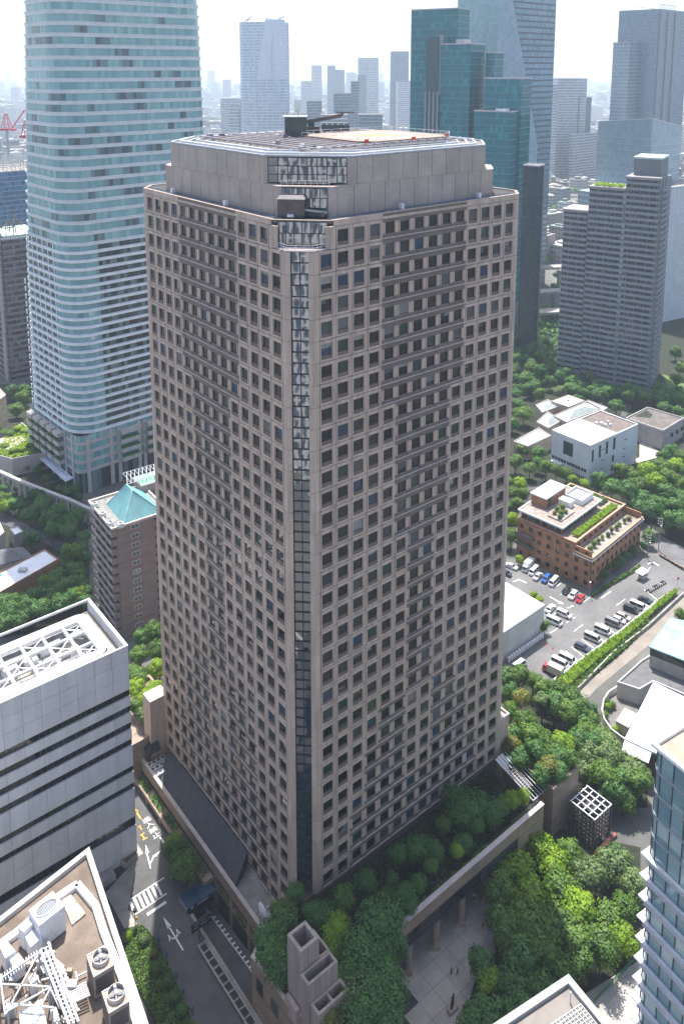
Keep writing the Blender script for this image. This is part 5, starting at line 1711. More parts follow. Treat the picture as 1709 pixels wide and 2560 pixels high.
# terrace garden building and its colonnade
t, Q, h, c = pxbox('terrace_garden', 'low building with lawn terrace and paving on its roof by the tower', 'building', [ka(*p) for p in ((-80, 640), (30, 500), (200, 355), (330, 470), (420, 630), (110, 690))], 0, 7.5, LIME, SOIL, 1.0)
hedge('roof_planting', inset(Q, .8), h - .1, 1.0, 2200, 'bright', None, None, leaf=.5, seed=31, parent=t)
P = [sight(*ka(x, y), 7.9) for x, y in ((-20, 600), (0, 500), (210, 475), (250, 510), (90, 600))]
mb = MB(); mb.prism([(p[0] - c[0], p[1] - c[1]) for p in P], h, h + .5); obj('roof_terrace', mb, mat('pale_paving', (.40, .355, .31), .7), t)
t = thing('garden_colonnade', 'curving pale stone colonnade carrying a roadway below the glass tower', 'colonnade', (0, 0, 0))
CP = [sight(*ka(x, y), 6.5) for x, y in ((-150, 760), (0, 800), (150, 870), (300, 930), (480, 1000), (640, 1060), (790, 1130), (900, 1170))]
for p, q in zip(CP, CP[1:]):
    mb = MB(); mb.bar((*p, 6.2), (*q, 6.2), 1.4, 1.0); obj('beam', mb, LIME, t)
    for k in range(3):
        u = (k + .5) / 3
        x, y = p[0] + (q[0] - p[0]) * u, p[1] + (q[1] - p[1]) * u
        mb = MB(); mb.box(x - .5, y - .5, 0, x + .5, y + .5, 5.7); obj('pillar', mb, LIME, t)
# houses in the trees at the left edge
WROOF = mat('white_roof', (.62, .64, .67), .6, .0, .25, col2=(.78, .80, .82))
t, Q, h, c = pxbox('white_roof_house', 'low brick house with a long stained white flat roof among trees', 'house', [ka(*p) for p in ((-120, 1790), (410, 1520), (540, 1610), (-60, 1950))], 0, 7.0, mat('orange_brick', (.30, .165, .085), .8, .12, .8), WROOF, .8)
a_, b_ = Vector(Q[0]), Vector(Q[1])
best = min(range(4), key=lambda i: (Q[i][1] + Q[(i + 1) % 4][1]))
a_, b_ = Vector(Q[best]), Vector(Q[(best + 1) % 4])
d_ = (b_ - a_).normalized(); n_ = Vector((d_.y, -d_.x))
for f in range(2):
    for i in range(8):
        p = a_ + d_ * (1 + i * 3.6); q = p + d_ * 2.6
        if (q - a_).length > (b_ - a_).length - .5: break
        mb = MB(); mb.prism([tuple(p - n_ * .1), tuple(q - n_ * .1), tuple(q + n_ * .06), tuple(p + n_ * .06)], .9 + f * 3.2, 2.6 + f * 3.2); obj('window', mb, RIBBON, t)
        mb = MB(); mb.prism([tuple(p - n_ * .1), tuple(q - n_ * .1), tuple(q + n_ * .9), tuple(p + n_ * .9)], 2.75 + f * 3.2, 2.95 + f * 3.2); obj('awning', mb, DARK_M, t)
mb = MB(); mb.box(-1, -1, h - .2, 1.6, .6, h + .8); obj('roof_unit', mb, GREY_M, t)
mb = MB(); mb.box(-9.5, -3.2, h - .14, -5.5, -1.6, h - .05); obj('blue_sheet', mb, mat('blue_tarp', (.03, .25, .60), .6), t)
t, Q, h, c = pxbox('grey_roof_house', 'house with a dark grey pitched roof behind the white roofed house', 'house', [ka(*p) for p in ((-150, 1560), (200, 1500), (290, 1580), (-80, 1680))], 0, 6.0, CONC, mat('grey_tiles', (.12, .125, .13), .7, .2, 1), 0)
mb = MB(); P0 = inset(Q, .2); cc = Vector((0, 0)); mb.prism([tuple(Vector(p) * 1.06) for p in Q], h, h + 2.2, P1=[tuple(Vector(p) * .25) for p in Q]); obj('pitched_roof', mb, mat('grey_tiles', (.12, .125, .13)), t)
t, Q, h, c = pxbox('beige_house', 'small beige house by the lane under the trees', 'house', [ka(*p) for p in ((-120, 1330), (0, 1270), (40, 1360), (-60, 1450))], 0, 7.0, LIME, CONC, .6)
t, Q, h, c = pxbox('white_gable_house', 'small pale house with a white sloping roof by the lane', 'house', [ka(*p) for p in ((90, 1330), (160, 1300), (215, 1350), (130, 1390))], 0, 5.0, CONC, WROOF, .2)
t, Q, h, c = pxbox('beige_apartment_slab', 'beige apartment slab cut by the frame beside dense trees', 'building', [ka(*p) for p in ((-160, 120), (0, 40), (55, 100), (-80, 200))], 0, 22, mat('beige_tile', (.45, .38, .31), .7, .1, .5), CONC, .6)
for f in range(5):
    mb = MB(); mb.prism([tuple(Vector(p) * 1.01) for p in Q], 2.5 + f * 4.2, 3.0 + f * 4.2); obj('floor_band', mb, LIME, t)
px_sheet('lane', [ka(*p) for p in ((-50, 1180), (60, 1190), (400, 1380), (640, 1480), (600, 1560), (380, 1440), (180, 1340), (-50, 1260))], .02, ASPH)
# dark apartment block and scaffolded building behind the glass tower
kz = lambda x, y: (x * .3614, 150 + y * .3614)
DBR = mat('dark_mauve_wall', (.20, .16, .16), .7, .1, .3)
t = glass_tower('dark_apartment_tower', 'dark mauve apartment tower with crowded balconies and metal roof crowns', sight(*kz(80, 2230), 0), 52, 30, 22, 0, 78, 3.1, 2.2, 1.2, AQUA_D, DBR, DARK_M, proud=.9)
mb = MB(); mb.box(-1, 2, 0, 0.2, 8, 82); obj('stair_shaft', mb, mat('mauve_shaft', (.30, .25, .25), .7), t)
mb = MB()
for cx, cy_ in ((5, 6), (12, 16)):
    for i in range(6):
        a0, a1 = 2 * pi * i / 6, 2 * pi * (i + 1) / 6
        mb.bar((cx + 4 * cos(a0), cy_ + 4 * sin(a0), 84), (cx + 4 * cos(a1), cy_ + 4 * sin(a1), 84), .5)
        mb.bar((cx + 4 * cos(a0), cy_ + 4 * sin(a0), 84), (cx, cy_, 88), .4)
        mb.bar((cx + 4 * cos(a0), cy_ + 4 * sin(a0), 78), (cx + 4 * cos(a0), cy_ + 4 * sin(a0), 84), .3)
obj('roof_crown', mb, DARK_M, t)
mb = MB(); mb.box(1, 1, 78.2, 21, 29, 80); obj('green_roof', mb, mat('pale_green_roof', (.42, .50, .44), .6), t)
NETB = palette('blue_netting', [(.02, .13, .26), (.03, .17, .31), (.02, .10, .22), (.04, .21, .36)], .6)
t = glass_tower('scaffolded_building', 'building under construction wrapped in blue netting and scaffold', (-255, 600), 50, 60, 48, 0, 92, 3.6, 2.4, .5, NETB, mat('scaffold_grey', (.30, .36, .42), .6), GREY_M, proud=.5)
mb = MB()
for i in range(9):
    for j in range(6):
        mb.bar((i * 6, j * 11, 92), (i * 6, j * 11, 99), .35)
    mb.bar((i * 6, 0, 96), (i * 6, 58, 96), .3); mb.bar((i * 6, 0, 99), (i * 6, 58, 99), .3)
for j in range(6):
    mb.bar((0, j * 11, 96), (48, j * 11, 96), .3); mb.bar((0, j * 11, 99), (48, j * 11, 99), .3)
obj('steel_frame', mb, GREY_M, t)
RED = mat('crane_red', (.55, .045, .06), .5, .1, .5)
def tower_crane(x, y, zb, zt, s, label):
    t = thing('tower_crane', label, 'crane', (x, y, zb))
    mb = MB(); mb.tube((0, 0, 0), (0, 0, zt - zb), 1.2 * s, 6); obj('mast', mb, GREY_M, t)
    mb = MB(); h = zt - zb
    for dx, dy in ((-2, -2), (2, -2), (2, 2), (-2, 2)):
        mb.bar((dx * s * 1.6, dy * s * 1.6, h), (dx * s * .4, dy * s * .4, h + 12 * s), .5 * s)
    for k in range(4):
        f = 1.6 - k * .4
        for a, b in (((-2, -2), (2, -2)), ((2, -2), (2, 2)), ((2, 2), (-2, 2)), ((-2, 2), (-2, -2))):
            mb.bar((a[0] * f * s, a[1] * f * s, h + k * 4 * s), (b[0] * f * s, b[1] * f * s, h + k * 4 * s), .45 * s)
    obj('a_frame', mb, RED, t)
    mb = MB(); mb.box(-5 * s, -3 * s, h - 1.5 * s, 7 * s, 3 * s, h); obj('platform', mb, RED, t)
    mb = MB(); mb.bar((4 * s, 0, h), (16 * s, 9 * s, h + 20 * s), 1.0 * s); obj('jib', mb, RED, t)
    return t
tower_crane(-231, 618, 92, 118, 1.0, 'red tower crane standing on the blue netted building site')
tower_crane(-330, 830, 60, 108, 1.2, 'distant red tower crane head behind the netted building site')

# ================================================================ right side: brick house, museum, parking lot
kb = lambda x, y: (1260 + x * .2863, 960 + y * .2863)
kl = lambda x, y: (1260 + x * .2864, 1380 + y * .2864)
kr = lambda x, y: (1260 + x * .2864, 1680 + y * .2864)
BRICK = mat('orange_brown_brick', (.31, .150, .075), .8, .16, .5, fine=.12)
BRICK_C = mat('brick_coping', (.40, .25, .165), .7, .1, .5)
bb = thing('brick_clinic', 'orange brown brick building with planted roof terraces beside the parking lot', 'building', (80.5, 249.1, 0), radians(45))
BW, BD = 35.0, 28.0
mb = MB(); mb.box(.4, .4, 0, BW - .4, BD - .4, 10.4); mb.box(1.4, 6.6, 10, BW - .4, BD - .4, 13.0); obj('core', mb, CORE, bb)
wl_, gl_ = MB(), MB()
face_grid(wl_, gl_, frame_T(0, BW, BD), BW, 0, 3, 3.45, 11, 1.3, 1.7, .9)
face_grid(wl_, gl_, frame_T(1, BW, BD), BD, 0, 4, 3.3, 8, 1.4, 1.6, .9)
wl_.T = None
wl_.box(.36, .36, 10.35, BW, .7, 10.6)
obj('brick_wall', wl_, BRICK, bb, kind='stuff'); obj('window_panes', gl_, RIBBON, bb, kind='stuff')
mb = MB(); mb.box(BW - .4, 0, 0, BW, BD, 13.1); mb.box(0, BD - .4, 0, BW - .41, BD, 13.1); obj('rear_wall', mb, BRICK, bb)
w2, g2 = MB(), MB()
face_grid(w2, g2, lambda s, d, z: (s + 1.0, 6.2 + d, z), BW - 1.0, 10.6, 1, 2.6, 9, 1.5, 1.5, .5)
obj('upper_wall', w2, BRICK, bb, kind='stuff'); obj('upper_panes', g2, RIBBON, bb, kind='stuff')
mb = MB(); mb.ring(rect(-.5, -.5, BW + .5, 6.3), .55, 10.62, 11.3); obj('terrace_parapet', mb, BRICK, bb)
mb = MB(); mb.ring(rect(-.6, -.6, BW + .6, 6.35), .8, 11.3, 11.42); obj('terrace_coping', mb, BRICK_C, bb)
mb = MB(); mb.ring(rect(-.75, -.75, BW + .75, 6.3), .3, 10.35, 10.6); obj('eaves_gutter', mb, WHITE_M, bb)
mb = MB(); mb.box(0, .1, 10.6, BW - .1, 6.2, 10.75); obj('terrace_floor', mb, CONC_D, bb)
mb = MB(); mb.ring(rect(.2, 6.0, BW, BD), .5, 13.2, 13.9); obj('roof_parapet', mb, BRICK, bb)
mb = MB(); mb.ring(rect(.1, 5.9, BW + .1, BD + .1), .7, 13.9, 14.0); obj('roof_coping', mb, BRICK_C, bb)
mb = MB(); mb.box(.7, 6.5, 13.0, BW - .5, BD - .5, 13.3); obj('roof_floor', mb, mat('terrace_tile', (.28, .225, .19), .8, .2, .6), bb)
# top storey
w3, g3 = MB(), MB()
face_grid(w3, g3, lambda s, d, z: (s + 2.0, 12.2 + d, z), 24, 13.3, 1, 2.9, 12, 1.7, 2.2, .2, t=.25)
face_grid(w3, g3, lambda s, d, z: (1.8 + d, 12.0 + s, z), BD - 12.2, 13.3, 1, 2.9, 6, 1.9, 1.9, .6, t=.25)
obj('top_wall', w3, BRICK, bb, kind='stuff'); obj('top_panes', g3, palette('aqua_window', [(.05, .09, .10), (.1, .16, .17), (.03, .05, .06)], .08), bb, kind='stuff')
mb = MB(); mb.box(2.3, 12.6, 13.3, 26, BD - .4, 16.1); obj('top_core', mb, CORE, bb)
mb = MB(); mb.box(.8, 11.2, 16.2, 27.2, BD + .5, 16.5); obj('flat_roof', mb, mat('weathered_roof', (.20, .165, .14), .85, 0, .5, col2=(.32, .275, .245), fine=.1), bb)
mb = MB(); mb.ring(rect(.7, 11.1, 27.3, BD + .6), .3, 16.15, 16.75); obj('roof_edge', mb, WHITE_M, bb)
mb = MB(); mb.box(7.6, 21.8, 16.5, 20.5, BD - .3, 20.2); obj('penthouse', mb, BRICK, bb)
mb = MB(); mb.box(7.2, 21.4, 20.2, 20.9, BD + .1, 20.5); obj('penthouse_roof', mb, mat('smooth_grey_roof', (.36, .36, .37), .7, .06, .4), bb)
mb = MB(); mb.box(9, 21.72, 17.2, 10.8, 21.85, 19.6); obj('penthouse_door', mb, RIBBON, bb)
mb = MB(); mb.ring(rect(18.5, 14.0, 26.2, 21.0), .25, 16.5, 18.6); obj('plant_screen', mb, WHITE_M, bb)
for i in range(6):
    for j in range(3):
        mb = MB(); mb.box(19.2 + i * 1.05, 14.6 + j * 2.0, 16.5, 20.0 + i * 1.05, 16.0 + j * 2.0, 18.2); obj('cooling_unit', mb, WHITE_M, bb)
mb = MB(); mb.box(13.5, 16.0, 16.5, 16.5, 20.5, 18.8); mb2 = obj('plant_box', mb, WHITE_M, bb)
mb = MB(); mb.box(4.0, 13.6, 16.5, 13, 19, 16.95); obj('planter_bed', mb, CONC_D, bb)
for f in range(2):
    mb = MB(); mb.box(-1.6, 21.0, 5.2 + f * 3.3, 0, BD, 5.4 + f * 3.3); bo = obj('balcony', mb, DARK_M, bb)
    mb = MB(); mb.box(-1.65, 21.0, 5.4 + f * 3.3, -1.5, BD, 6.4 + f * 3.3); obj('balustrade', mb, DARK_M, bo)
bbw = lambda x, y, z: tuple(bb.matrix_basis @ Vector((x, y, z)))
bb.matrix_basis = Matrix.Translation((80.5, 249.1, 0)) @ Matrix.Rotation(radians(45), 4, 'Z')
for i, (x, y, r, k) in enumerate(((5, 14.8, 1.1, 'mid'), (7.2, 15.6, 1.3, 'mid'), (9.4, 15.2, 1.0, 'olive'), (6.2, 17.6, 1.0, 'olive'), (8.8, 18.0, 1.2, 'dark'), (11.2, 17.2, 1.3, 'mid'))):
    bush(*bbw(x, y, 16.6), r, r * 1.9, k, 'clipped ball shrub in the roof garden of the brick building', 'ball shrubs on the brick roof')
for i in range(10):
    x = 4.0 + i * 3.0
    bush(*bbw(x, 2.9 + random.uniform(-.3, .3), 10.7), random.uniform(.9, 1.35), random.uniform(1.7, 2.6), ['mid', 'olive', 'mid', 'bright'][i % 4], 'rounded shrub on the lower terrace of the brick building', 'shrubs on the brick terrace')
bush_p = [bbw(4 + i * 28, y, 0)[:2] for i, y in ((0, 7.3), (1, 7.3), (1, 9.6), (0, 9.6))]
hedge('roof_hedge', bush_p, 13.3, 1.7, 2600, 'bright', 'long bright green hedge along the upper terrace of the brick building', leaf=.32, seed=61)
hedge('roof_hedge', [bbw(x, y, 0)[:2] for x, y in ((28.5, 12), (33.8, 12), (33.8, 27), (28.5, 27))], 13.3, 1.6, 2200, 'mid', 'mixed shrub border on the far terrace of the brick building', leaf=.34, seed=62)

# museum
MU = mat('white_museum', (.62, .645, .67), .5, .04, .3, rand=.03)
MUW = mat('museum_roof_white', (.80, .80, .78), .6, .05, .4)
mu = thing('white_museum', 'white cubic museum with slot windows and a white panelled roof', 'museum', (100, 318.2, 0), radians(38.5))
MW, MD, MZ = 34.0, 19.0, 16.85
mb = MB(); mb.box(.3, .3, 0, MW - .3, MD - .3, MZ - 1.0); obj('core', mb, MU, mu)
for i in range(9):
    for f in range(5):
        x0, x1 = i * MW / 9, (i + 1) * MW / 9
        z0, z1_ = f * MZ / 5, (f + 1) * MZ / 5
        mb = MB(); mb.box(x0 + .015, 0, z0 + .015, x1 - .015, .3, z1_ - .015); obj('wall_panel', mb, MU, mu)
for i in range(5):
    for f in range(5):
        y0, y1 = i * MD / 5, (i + 1) * MD / 5
        z0, z1_ = f * MZ / 5, (f + 1) * MZ / 5
        mb = MB(); mb.box(0, y0 + .015 + (.3 if i == 0 else 0), z0 + .015, .3, y1 - .015, z1_ - .015); obj('wall_panel', mb, MU, mu)
GREENG = palette('dark_green_pane', [(.03, .05, .04), (.05, .07, .05), (.02, .03, .03)], .06, ior=1.6)
for (x, z, wq, h) in ((1.2, 9.8, 1.3, 5.0), (6.0, 10.2, 1.4, 5.2), (10.8, 10.4, 1.5, 5.2), (16.0, 10.8, 1.5, 5.0), (15.6, 5.4, 1.4, 2.8), (15.4, 1.4, 1.4, 2.6)):
    mb = MB(); mb.box(x, -.05, z, x + wq, .02, z + h); o = obj('slot_window', mb, GREENG, mu)
    mb = MB(); mb.ring([(x - .12, -.07), (x + wq + .12, -.07), (x + wq + .12, .01), (x - .12, .01)], .03, z - .1, z); obj('sill', mb, DARK_M, o)
for (x, z) in ((8, 8.2), (7.6, 4.4), (24, 12.5), (23.6, 8.6), (23.4, 4.9), (8, 12.6)):
    mb = MB(); mb.box(x, -.04, z, x + 1.8, .02, z + .35); obj('slit', mb, CORE, mu)
mb = MB(); mb.box(-.05, 8.2, 9.0, .02, 13.0, 14.8); o = obj('picture_window', mb, GREENG, mu)
for z, y0, y1 in ((5.0, 1.2, 18.5), (1.5, 1.2, 12.0)):
    g = MB(); f = MB()
    g.box(-.05, y0, z, .02, y1, z + 1.3)
    o = obj('ribbon_window', g, GREENG, mu)
    for i in range(12):
        yy = y0 + (y1 - y0) * i / 12
        f.box(-.09, yy - .06, z, -.04, yy + .06, z + 1.3)
    obj('window_mullion', f, WHITE_M, o, kind='stuff')
mb = MB(); mb.ring(rect(0.02, 0.02, 18.5, MD - .02), .5, MZ - .01, MZ + .45); obj('parapet', mb, MUW, mu)
mb = MB(); mb.ring(rect(18.52, 0.02, MW - .02, MD - .02), .4, MZ - .01, MZ + .3); obj('parapet', mb, MUW, mu)
mb = MB(); mb.box(.5, .5, MZ - .6, 18.3, MD - .5, MZ - .15); obj('white_roof', mb, MUW, mu)
mb = MB(); mb.box(18.7, .5, MZ - .6, MW - .5, MD - .5, MZ - .25); obj('brown_roof', mb, mat('brown_roof', (.15, .122, .105), .85, .18, .5), mu)
for i in range(4):
    for j in range(4):
        x, y = 2.2 + i * 4.0, 2.4 + j * 4.0
        mb = MB(); mb.box(x, y, MZ - .15, x + 3.0, y + 1.0, MZ + .25); obj('skylight', mb, mat('skylight_grey', (.55, .58, .60), .3), mu)
R = random.Random(3)
for i in range(6):
    x, y = R.uniform(20, 25), R.uniform(6, 12)
    mb = MB(); mb.box(x, y, MZ - .25, x + .9, y + .9, MZ + .9); obj('roof_unit', mb, WHITE_M, mu)
mb = MB(); mb.box(-1.5, 13, 0, 0, 18, 4.4); obj('porch', mb, MU, mu)
# museum pavilions with pale copper hip roofs
PALECU = mat('pale_grey_copper', (.30, .335, .33), .55, .10, .4)
CREAM = mat('cream_wall', (.40, .32, .26), .7, .1, .4)
for i, (pts, z1_, lab, hip) in enumerate(((((80, 500), (300, 380), (410, 450), (205, 545)), 6.5, 'low cream pavilion with a pale flat copper roof under the museum', 0.5),
                                          (((280, 330), (380, 240), (500, 320), (385, 385)), 8.0, 'square pavilion with a shallow hipped pale copper roof', 1.6),
                                          (((430, 275), (720, 150), (850, 215), (545, 335)), 9.0, 'largest museum hall with a broad hipped pale copper roof', 2.0),
                                          (((270, 180), (380, 135), (490, 190), (330, 250)), 8.0, 'small pavilion with pale copper roof beside the round tree', 1.2),
                                          (((410, 150), (560, 95), (700, 145), (560, 200)), 9.5, 'pavilion with a flat white roof and raised rims', 0.0),
                                          (((690, 160), (735, 140), (905, 205), (860, 235)), 9.0, 'narrow grey plant wing behind the museum hall', 0.0))):
    t, Q, h, c = pxbox('museum_pavilion', lab, 'pavilion', [kb(*p) for p in pts], 0, z1_, CREAM, MUW if i == 4 else PALECU, .6, rim=mat('pale_rim', (.42, .37, .34), .6))
    if hip:
        mb = MB(); I = inset(Q, .7); mb.prism(I, h - .15, h + hip, P1=[tuple(Vector(p) * .28) for p in I]); obj('hip_roof', mb, PALECU, t)
    if i == 4:
        for k in range(2):
            mb = MB(); I = inset(Q, 1.2); cc = Vector(I[0]) * (.5 - .9 * k)
            mb.prism([(p[0] * .4 + cc.x * .5, p[1] * .4 + cc.y * .5) for p in I], h - .1, h + .3); obj('roof_light', mb, MUW, t)
t, Q, h, c = pxbox('stone_annex', 'grey stone courtyard annex with planted light court', 'building', [kb(*p) for p in ((1385, 410), (1060, 300), (1250, 205), (1568, 300))], 0, 9.0, mat('grey_stone', (.33, .305, .295), .75, .12, .4, fine=.06), mat('annex_roof', (.125, .11, .10), .85, .2, .3), 1.4, rim=mat('annex_rim', (.50, .47, .44), .7))
mb = MB(); a0, b0 = Vector(Q[1]) if False else Vector(min(Q, key=lambda p: p[0])), Vector(max(Q, key=lambda p: p[1]))
ctr = (a0 + b0) / 2 * .62
mb.prism([tuple(ctr + (a0 - ctr) * .55 + Vector((.6, .6))), tuple(ctr + (a0 - ctr) * .1 + Vector((3, -2.5))), tuple(ctr + (b0 - ctr) * .4 + Vector((2.5, -2.5))), tuple(ctr + (b0 - ctr) * .7)], h - .14, h - .1)
obj('light_court', mb, SOIL, t)
for i in range(3):
    p = Vector(max(Q, key=lambda p: p[0])); q = Vector(min(Q, key=lambda p: p[1]))
    s = q + (p - q) * (.4 + .25 * i)
    mb = MB(); mb.box(s.x - .2, s.y - .6, 4, s.x + .8, s.y + .2, 5.6); obj('window', mb, RIBBON, t)
px_sheet('forecourt', [kb(*p) for p in ((1180, 480), (1360, 590), (1340, 640), (1040, 720), (1000, 700), (1180, 640))], .03, mat('pale_paving', (.40, .355, .31)))
px_sheet('park_road', [kb(*p) for p in ((1050, 150), (1110, 190), (1050, 300), (1000, 330))], .02, ASPH)

# white roofed hall beside the lot
t = thing('white_roof_hall', 'plain hall with a dazzling white flat roof and blank pale wall by the lot', 'hall', (60.1, 227.2, 0), atan2(11.8, 13.9))
HW, HD = 26.0, 14.3
mb = MB(); mb.box(-HW, 0, 0, 0, HD, 9.4); obj('wall', mb, mat('pale_render', (.50, .50, .47), .8, .10, .2), t)
mb = MB(); mb.box(-HW - .1, -.1, 9.4, .1, HD + .1, 9.8); obj('roof', mb, mat('bright_white_roof', (.85, .85, .84), .7, .02, .3), t)
for i in range(14):
    x = -17.5 + i * 1.2
    q = t.matrix_basis
    Mx = Matrix.Translation((60.1, 227.2, 0)) @ Matrix.Rotation(atan2(11.8, 13.9), 4, 'Z')
    p = Mx @ Vector((x, -1.1, 0))
    u = thing('white_tank', 'white drum on a small stand lined up along the wall of the hall', 'tank', tuple(p), 0, 'white drums along the hall wall')
    m = MB(); m.tube((0, 0, .5), (0, 0, 1.7), .42, 10); obj('drum', m, WHITE, u)
    m = MB(); m.box(-.4, -.4, 0, .4, .4, .5); obj('stand', m, GREY_M, u)
    m = MB(); m.lathe([(.44, 1.7), (.4, 1.85), (.0, 1.95)], 10); obj('lid', m, WHITE_M, u)

# the lot
LOT = [sight(*kl(*p)) for p in ((-80, 60), (300, 60), (560, 300), (740, 400), (860, 320), (1260, 40), (1360, 20), (1568, 200), (1640, 330), (1520, 330), (1300, 470), (480, 1110), (330, 1140), (-80, 1050))]
mb = MB(); mb.poly([(*p, .03) for p in LOT]); obj('parking_lot', mb, ASPH_L, kind='structure')
px_sheet('road', [kb(*p) for p in ((1330, 1470), (1380, 1330), (1568, 1440), (1700, 1520), (1700, 1640), (1568, 1580))], .04, mat('road_grey', (.13, .13, .135), .9, .12, .2))
def lmark(polys, label, name='lot_marking', m=PAINT_W, group=None):
    mb = MB()
    for P in polys: mb.poly([(*sight(*kl(x, y)), .045) for x, y in P])
    return tag(obj(name, mb, m), label, 'road marking', group)
def seg(x0, y0, x1, y1, wd):
    d = Vector((x1 - x0, y1 - y0)).normalized(); n = Vector((-d.y, d.x)) * wd / 2
    return [(x0 + n.x, y0 + n.y), (x1 + n.x, y1 + n.y), (x1 - n.x, y1 - n.y), (x0 - n.x, y0 - n.y)]
for i, (x, y) in enumerate(((1225, 330), (1165, 400), (1050, 480), (960, 545), (850, 620), (760, 690), (680, 760), (590, 830), (540, 865), (455, 905))):
    lmark([seg(x - 5, y, x + 120, y + 97, 5)], 'white bay line between vehicles in the row along the hedge', group='bay lines along the hedge')
for i, (x, y) in enumerate(((200, 200), (415, 325), (490, 375), (655, 460), (735, 405), (540, 620), (430, 545), (400, 710))):
    lmark([seg(x, y, x + 80, y - 52, 5)], 'white bay line by the brick building and the hall', group='bay lines by the buildings')
lmark([seg(612, 690, 685, 635, 5), [(603, 697), (628, 688), (618, 676)]], 'thin white lane arrow in the middle of the lot', 'arrow_marking')
lmark([seg(985, 463, 1055, 412, 5), [(975, 470), (1000, 462), (990, 450)]], 'white lane arrow near the dark sedan', 'arrow_marking')
lmark([seg(395, 390, 490, 445, 6), [(470, 450), (520, 458), (488, 430)]], 'white arrow in front of the cars at the brick building', 'arrow_marking')
lmark([seg(855, 397, 930, 345, 6), [(843, 405), (872, 397), (862, 384)]], 'white lane arrow in the shade of the brick building', 'arrow_marking')
lmark([seg(80, 262, 125, 240, 8), seg(125, 240, 195, 270, 8)], 'curved white corner line at the far end of the lot')
lmark([seg(1250, 105, 1300, 92, 8), seg(1300, 92, 1350, 120, 8)], 'curved white line by the ticket booth')
lmark([seg(548, 482, 565, 493, 5), seg(572, 488, 588, 466, 5), seg(588, 468, 604, 478, 5)], 'small white characters painted in front of the arrow')
for i in range(9):
    lmark([seg(1310 + i * 19, 430 - i * 12, 1330 + i * 19, 445 - i * 12, 8)], 'short white stripe of the hatched strip beside the motorbikes', group='hatched strip')
# hedge, fence and wall along the lot
HP = [sight(*kl(*p)) for p in ((470, 1150), (600, 1030), (1000, 740), (1230, 560), (1480, 350), (1510, 370), (1260, 590), (1030, 800), (640, 1120), (560, 1210))]
hedge('long_hedge', HP, .2, 1.9, 11000, 'bright', 'long sunny hedge between the parking lot and the lower lane', leaf=.30, seed=71)  # brighter leaf colour paints the sunny part of the hedge
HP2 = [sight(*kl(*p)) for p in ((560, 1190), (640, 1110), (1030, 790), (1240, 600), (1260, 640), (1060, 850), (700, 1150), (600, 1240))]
hedge('shaded_hedge', HP2, -.2, 1.7, 6000, 'mid', 'lower shaded part of the hedge on the bank above the lane', leaf=.30, seed=72)  # darker leaf colour paints the shaded part of the hedge
t = thing('white_guard_rail', 'white guard rail between the parked vans and the hedge', 'guard rail', (0, 0, 0))
fp = [sight(*kl(*p)) for p in ((430, 1135), (600, 1010), (1000, 715), (1320, 455))]
for p, q in zip(fp, fp[1:]):
    for z in (.45, .95):
        mb = MB(); mb.bar((*p, z), (*q, z), .14); obj('rail', mb, WHITE, t)
    n = int(hypot(q[0] - p[0], q[1] - p[1]) / 2)
    for i in range(n):
        x, y = p[0] + (q[0] - p[0]) * i / n, p[1] + (q[1] - p[1]) * i / n
        mb = MB(); mb.box(x - .08, y - .08, 0, x + .08, y + .08, 1.0); obj('post', mb, WHITE, t)
px_sheet('lane', [kl(*p) for p in ((600, 1260), (1568, 380), (1700, 300), (1700, 480), (1568, 560), (800, 1200), (690, 1320), (740, 1500), (640, 1500), (560, 1330))], .02, mat('lane_beige', (.225, .20, .172), .9, .12, .2, fine=.06))
t = thing('bank_wall', 'mossy concrete retaining wall between the hedge and the lane', 'wall', (0, 0, 0))
wp = [sight(*kl(*p)) for p in ((640, 1215), (950, 900), (1260, 660), (1560, 380))]
for p, q in zip(wp, wp[1:]):
    mb = MB(); mb.bar((*p, .5), (*q, .5), .4, 1.2); obj('wall_section', mb, mat('mossy_concrete', (.30, .29, .24), .9, .3, .5), t)

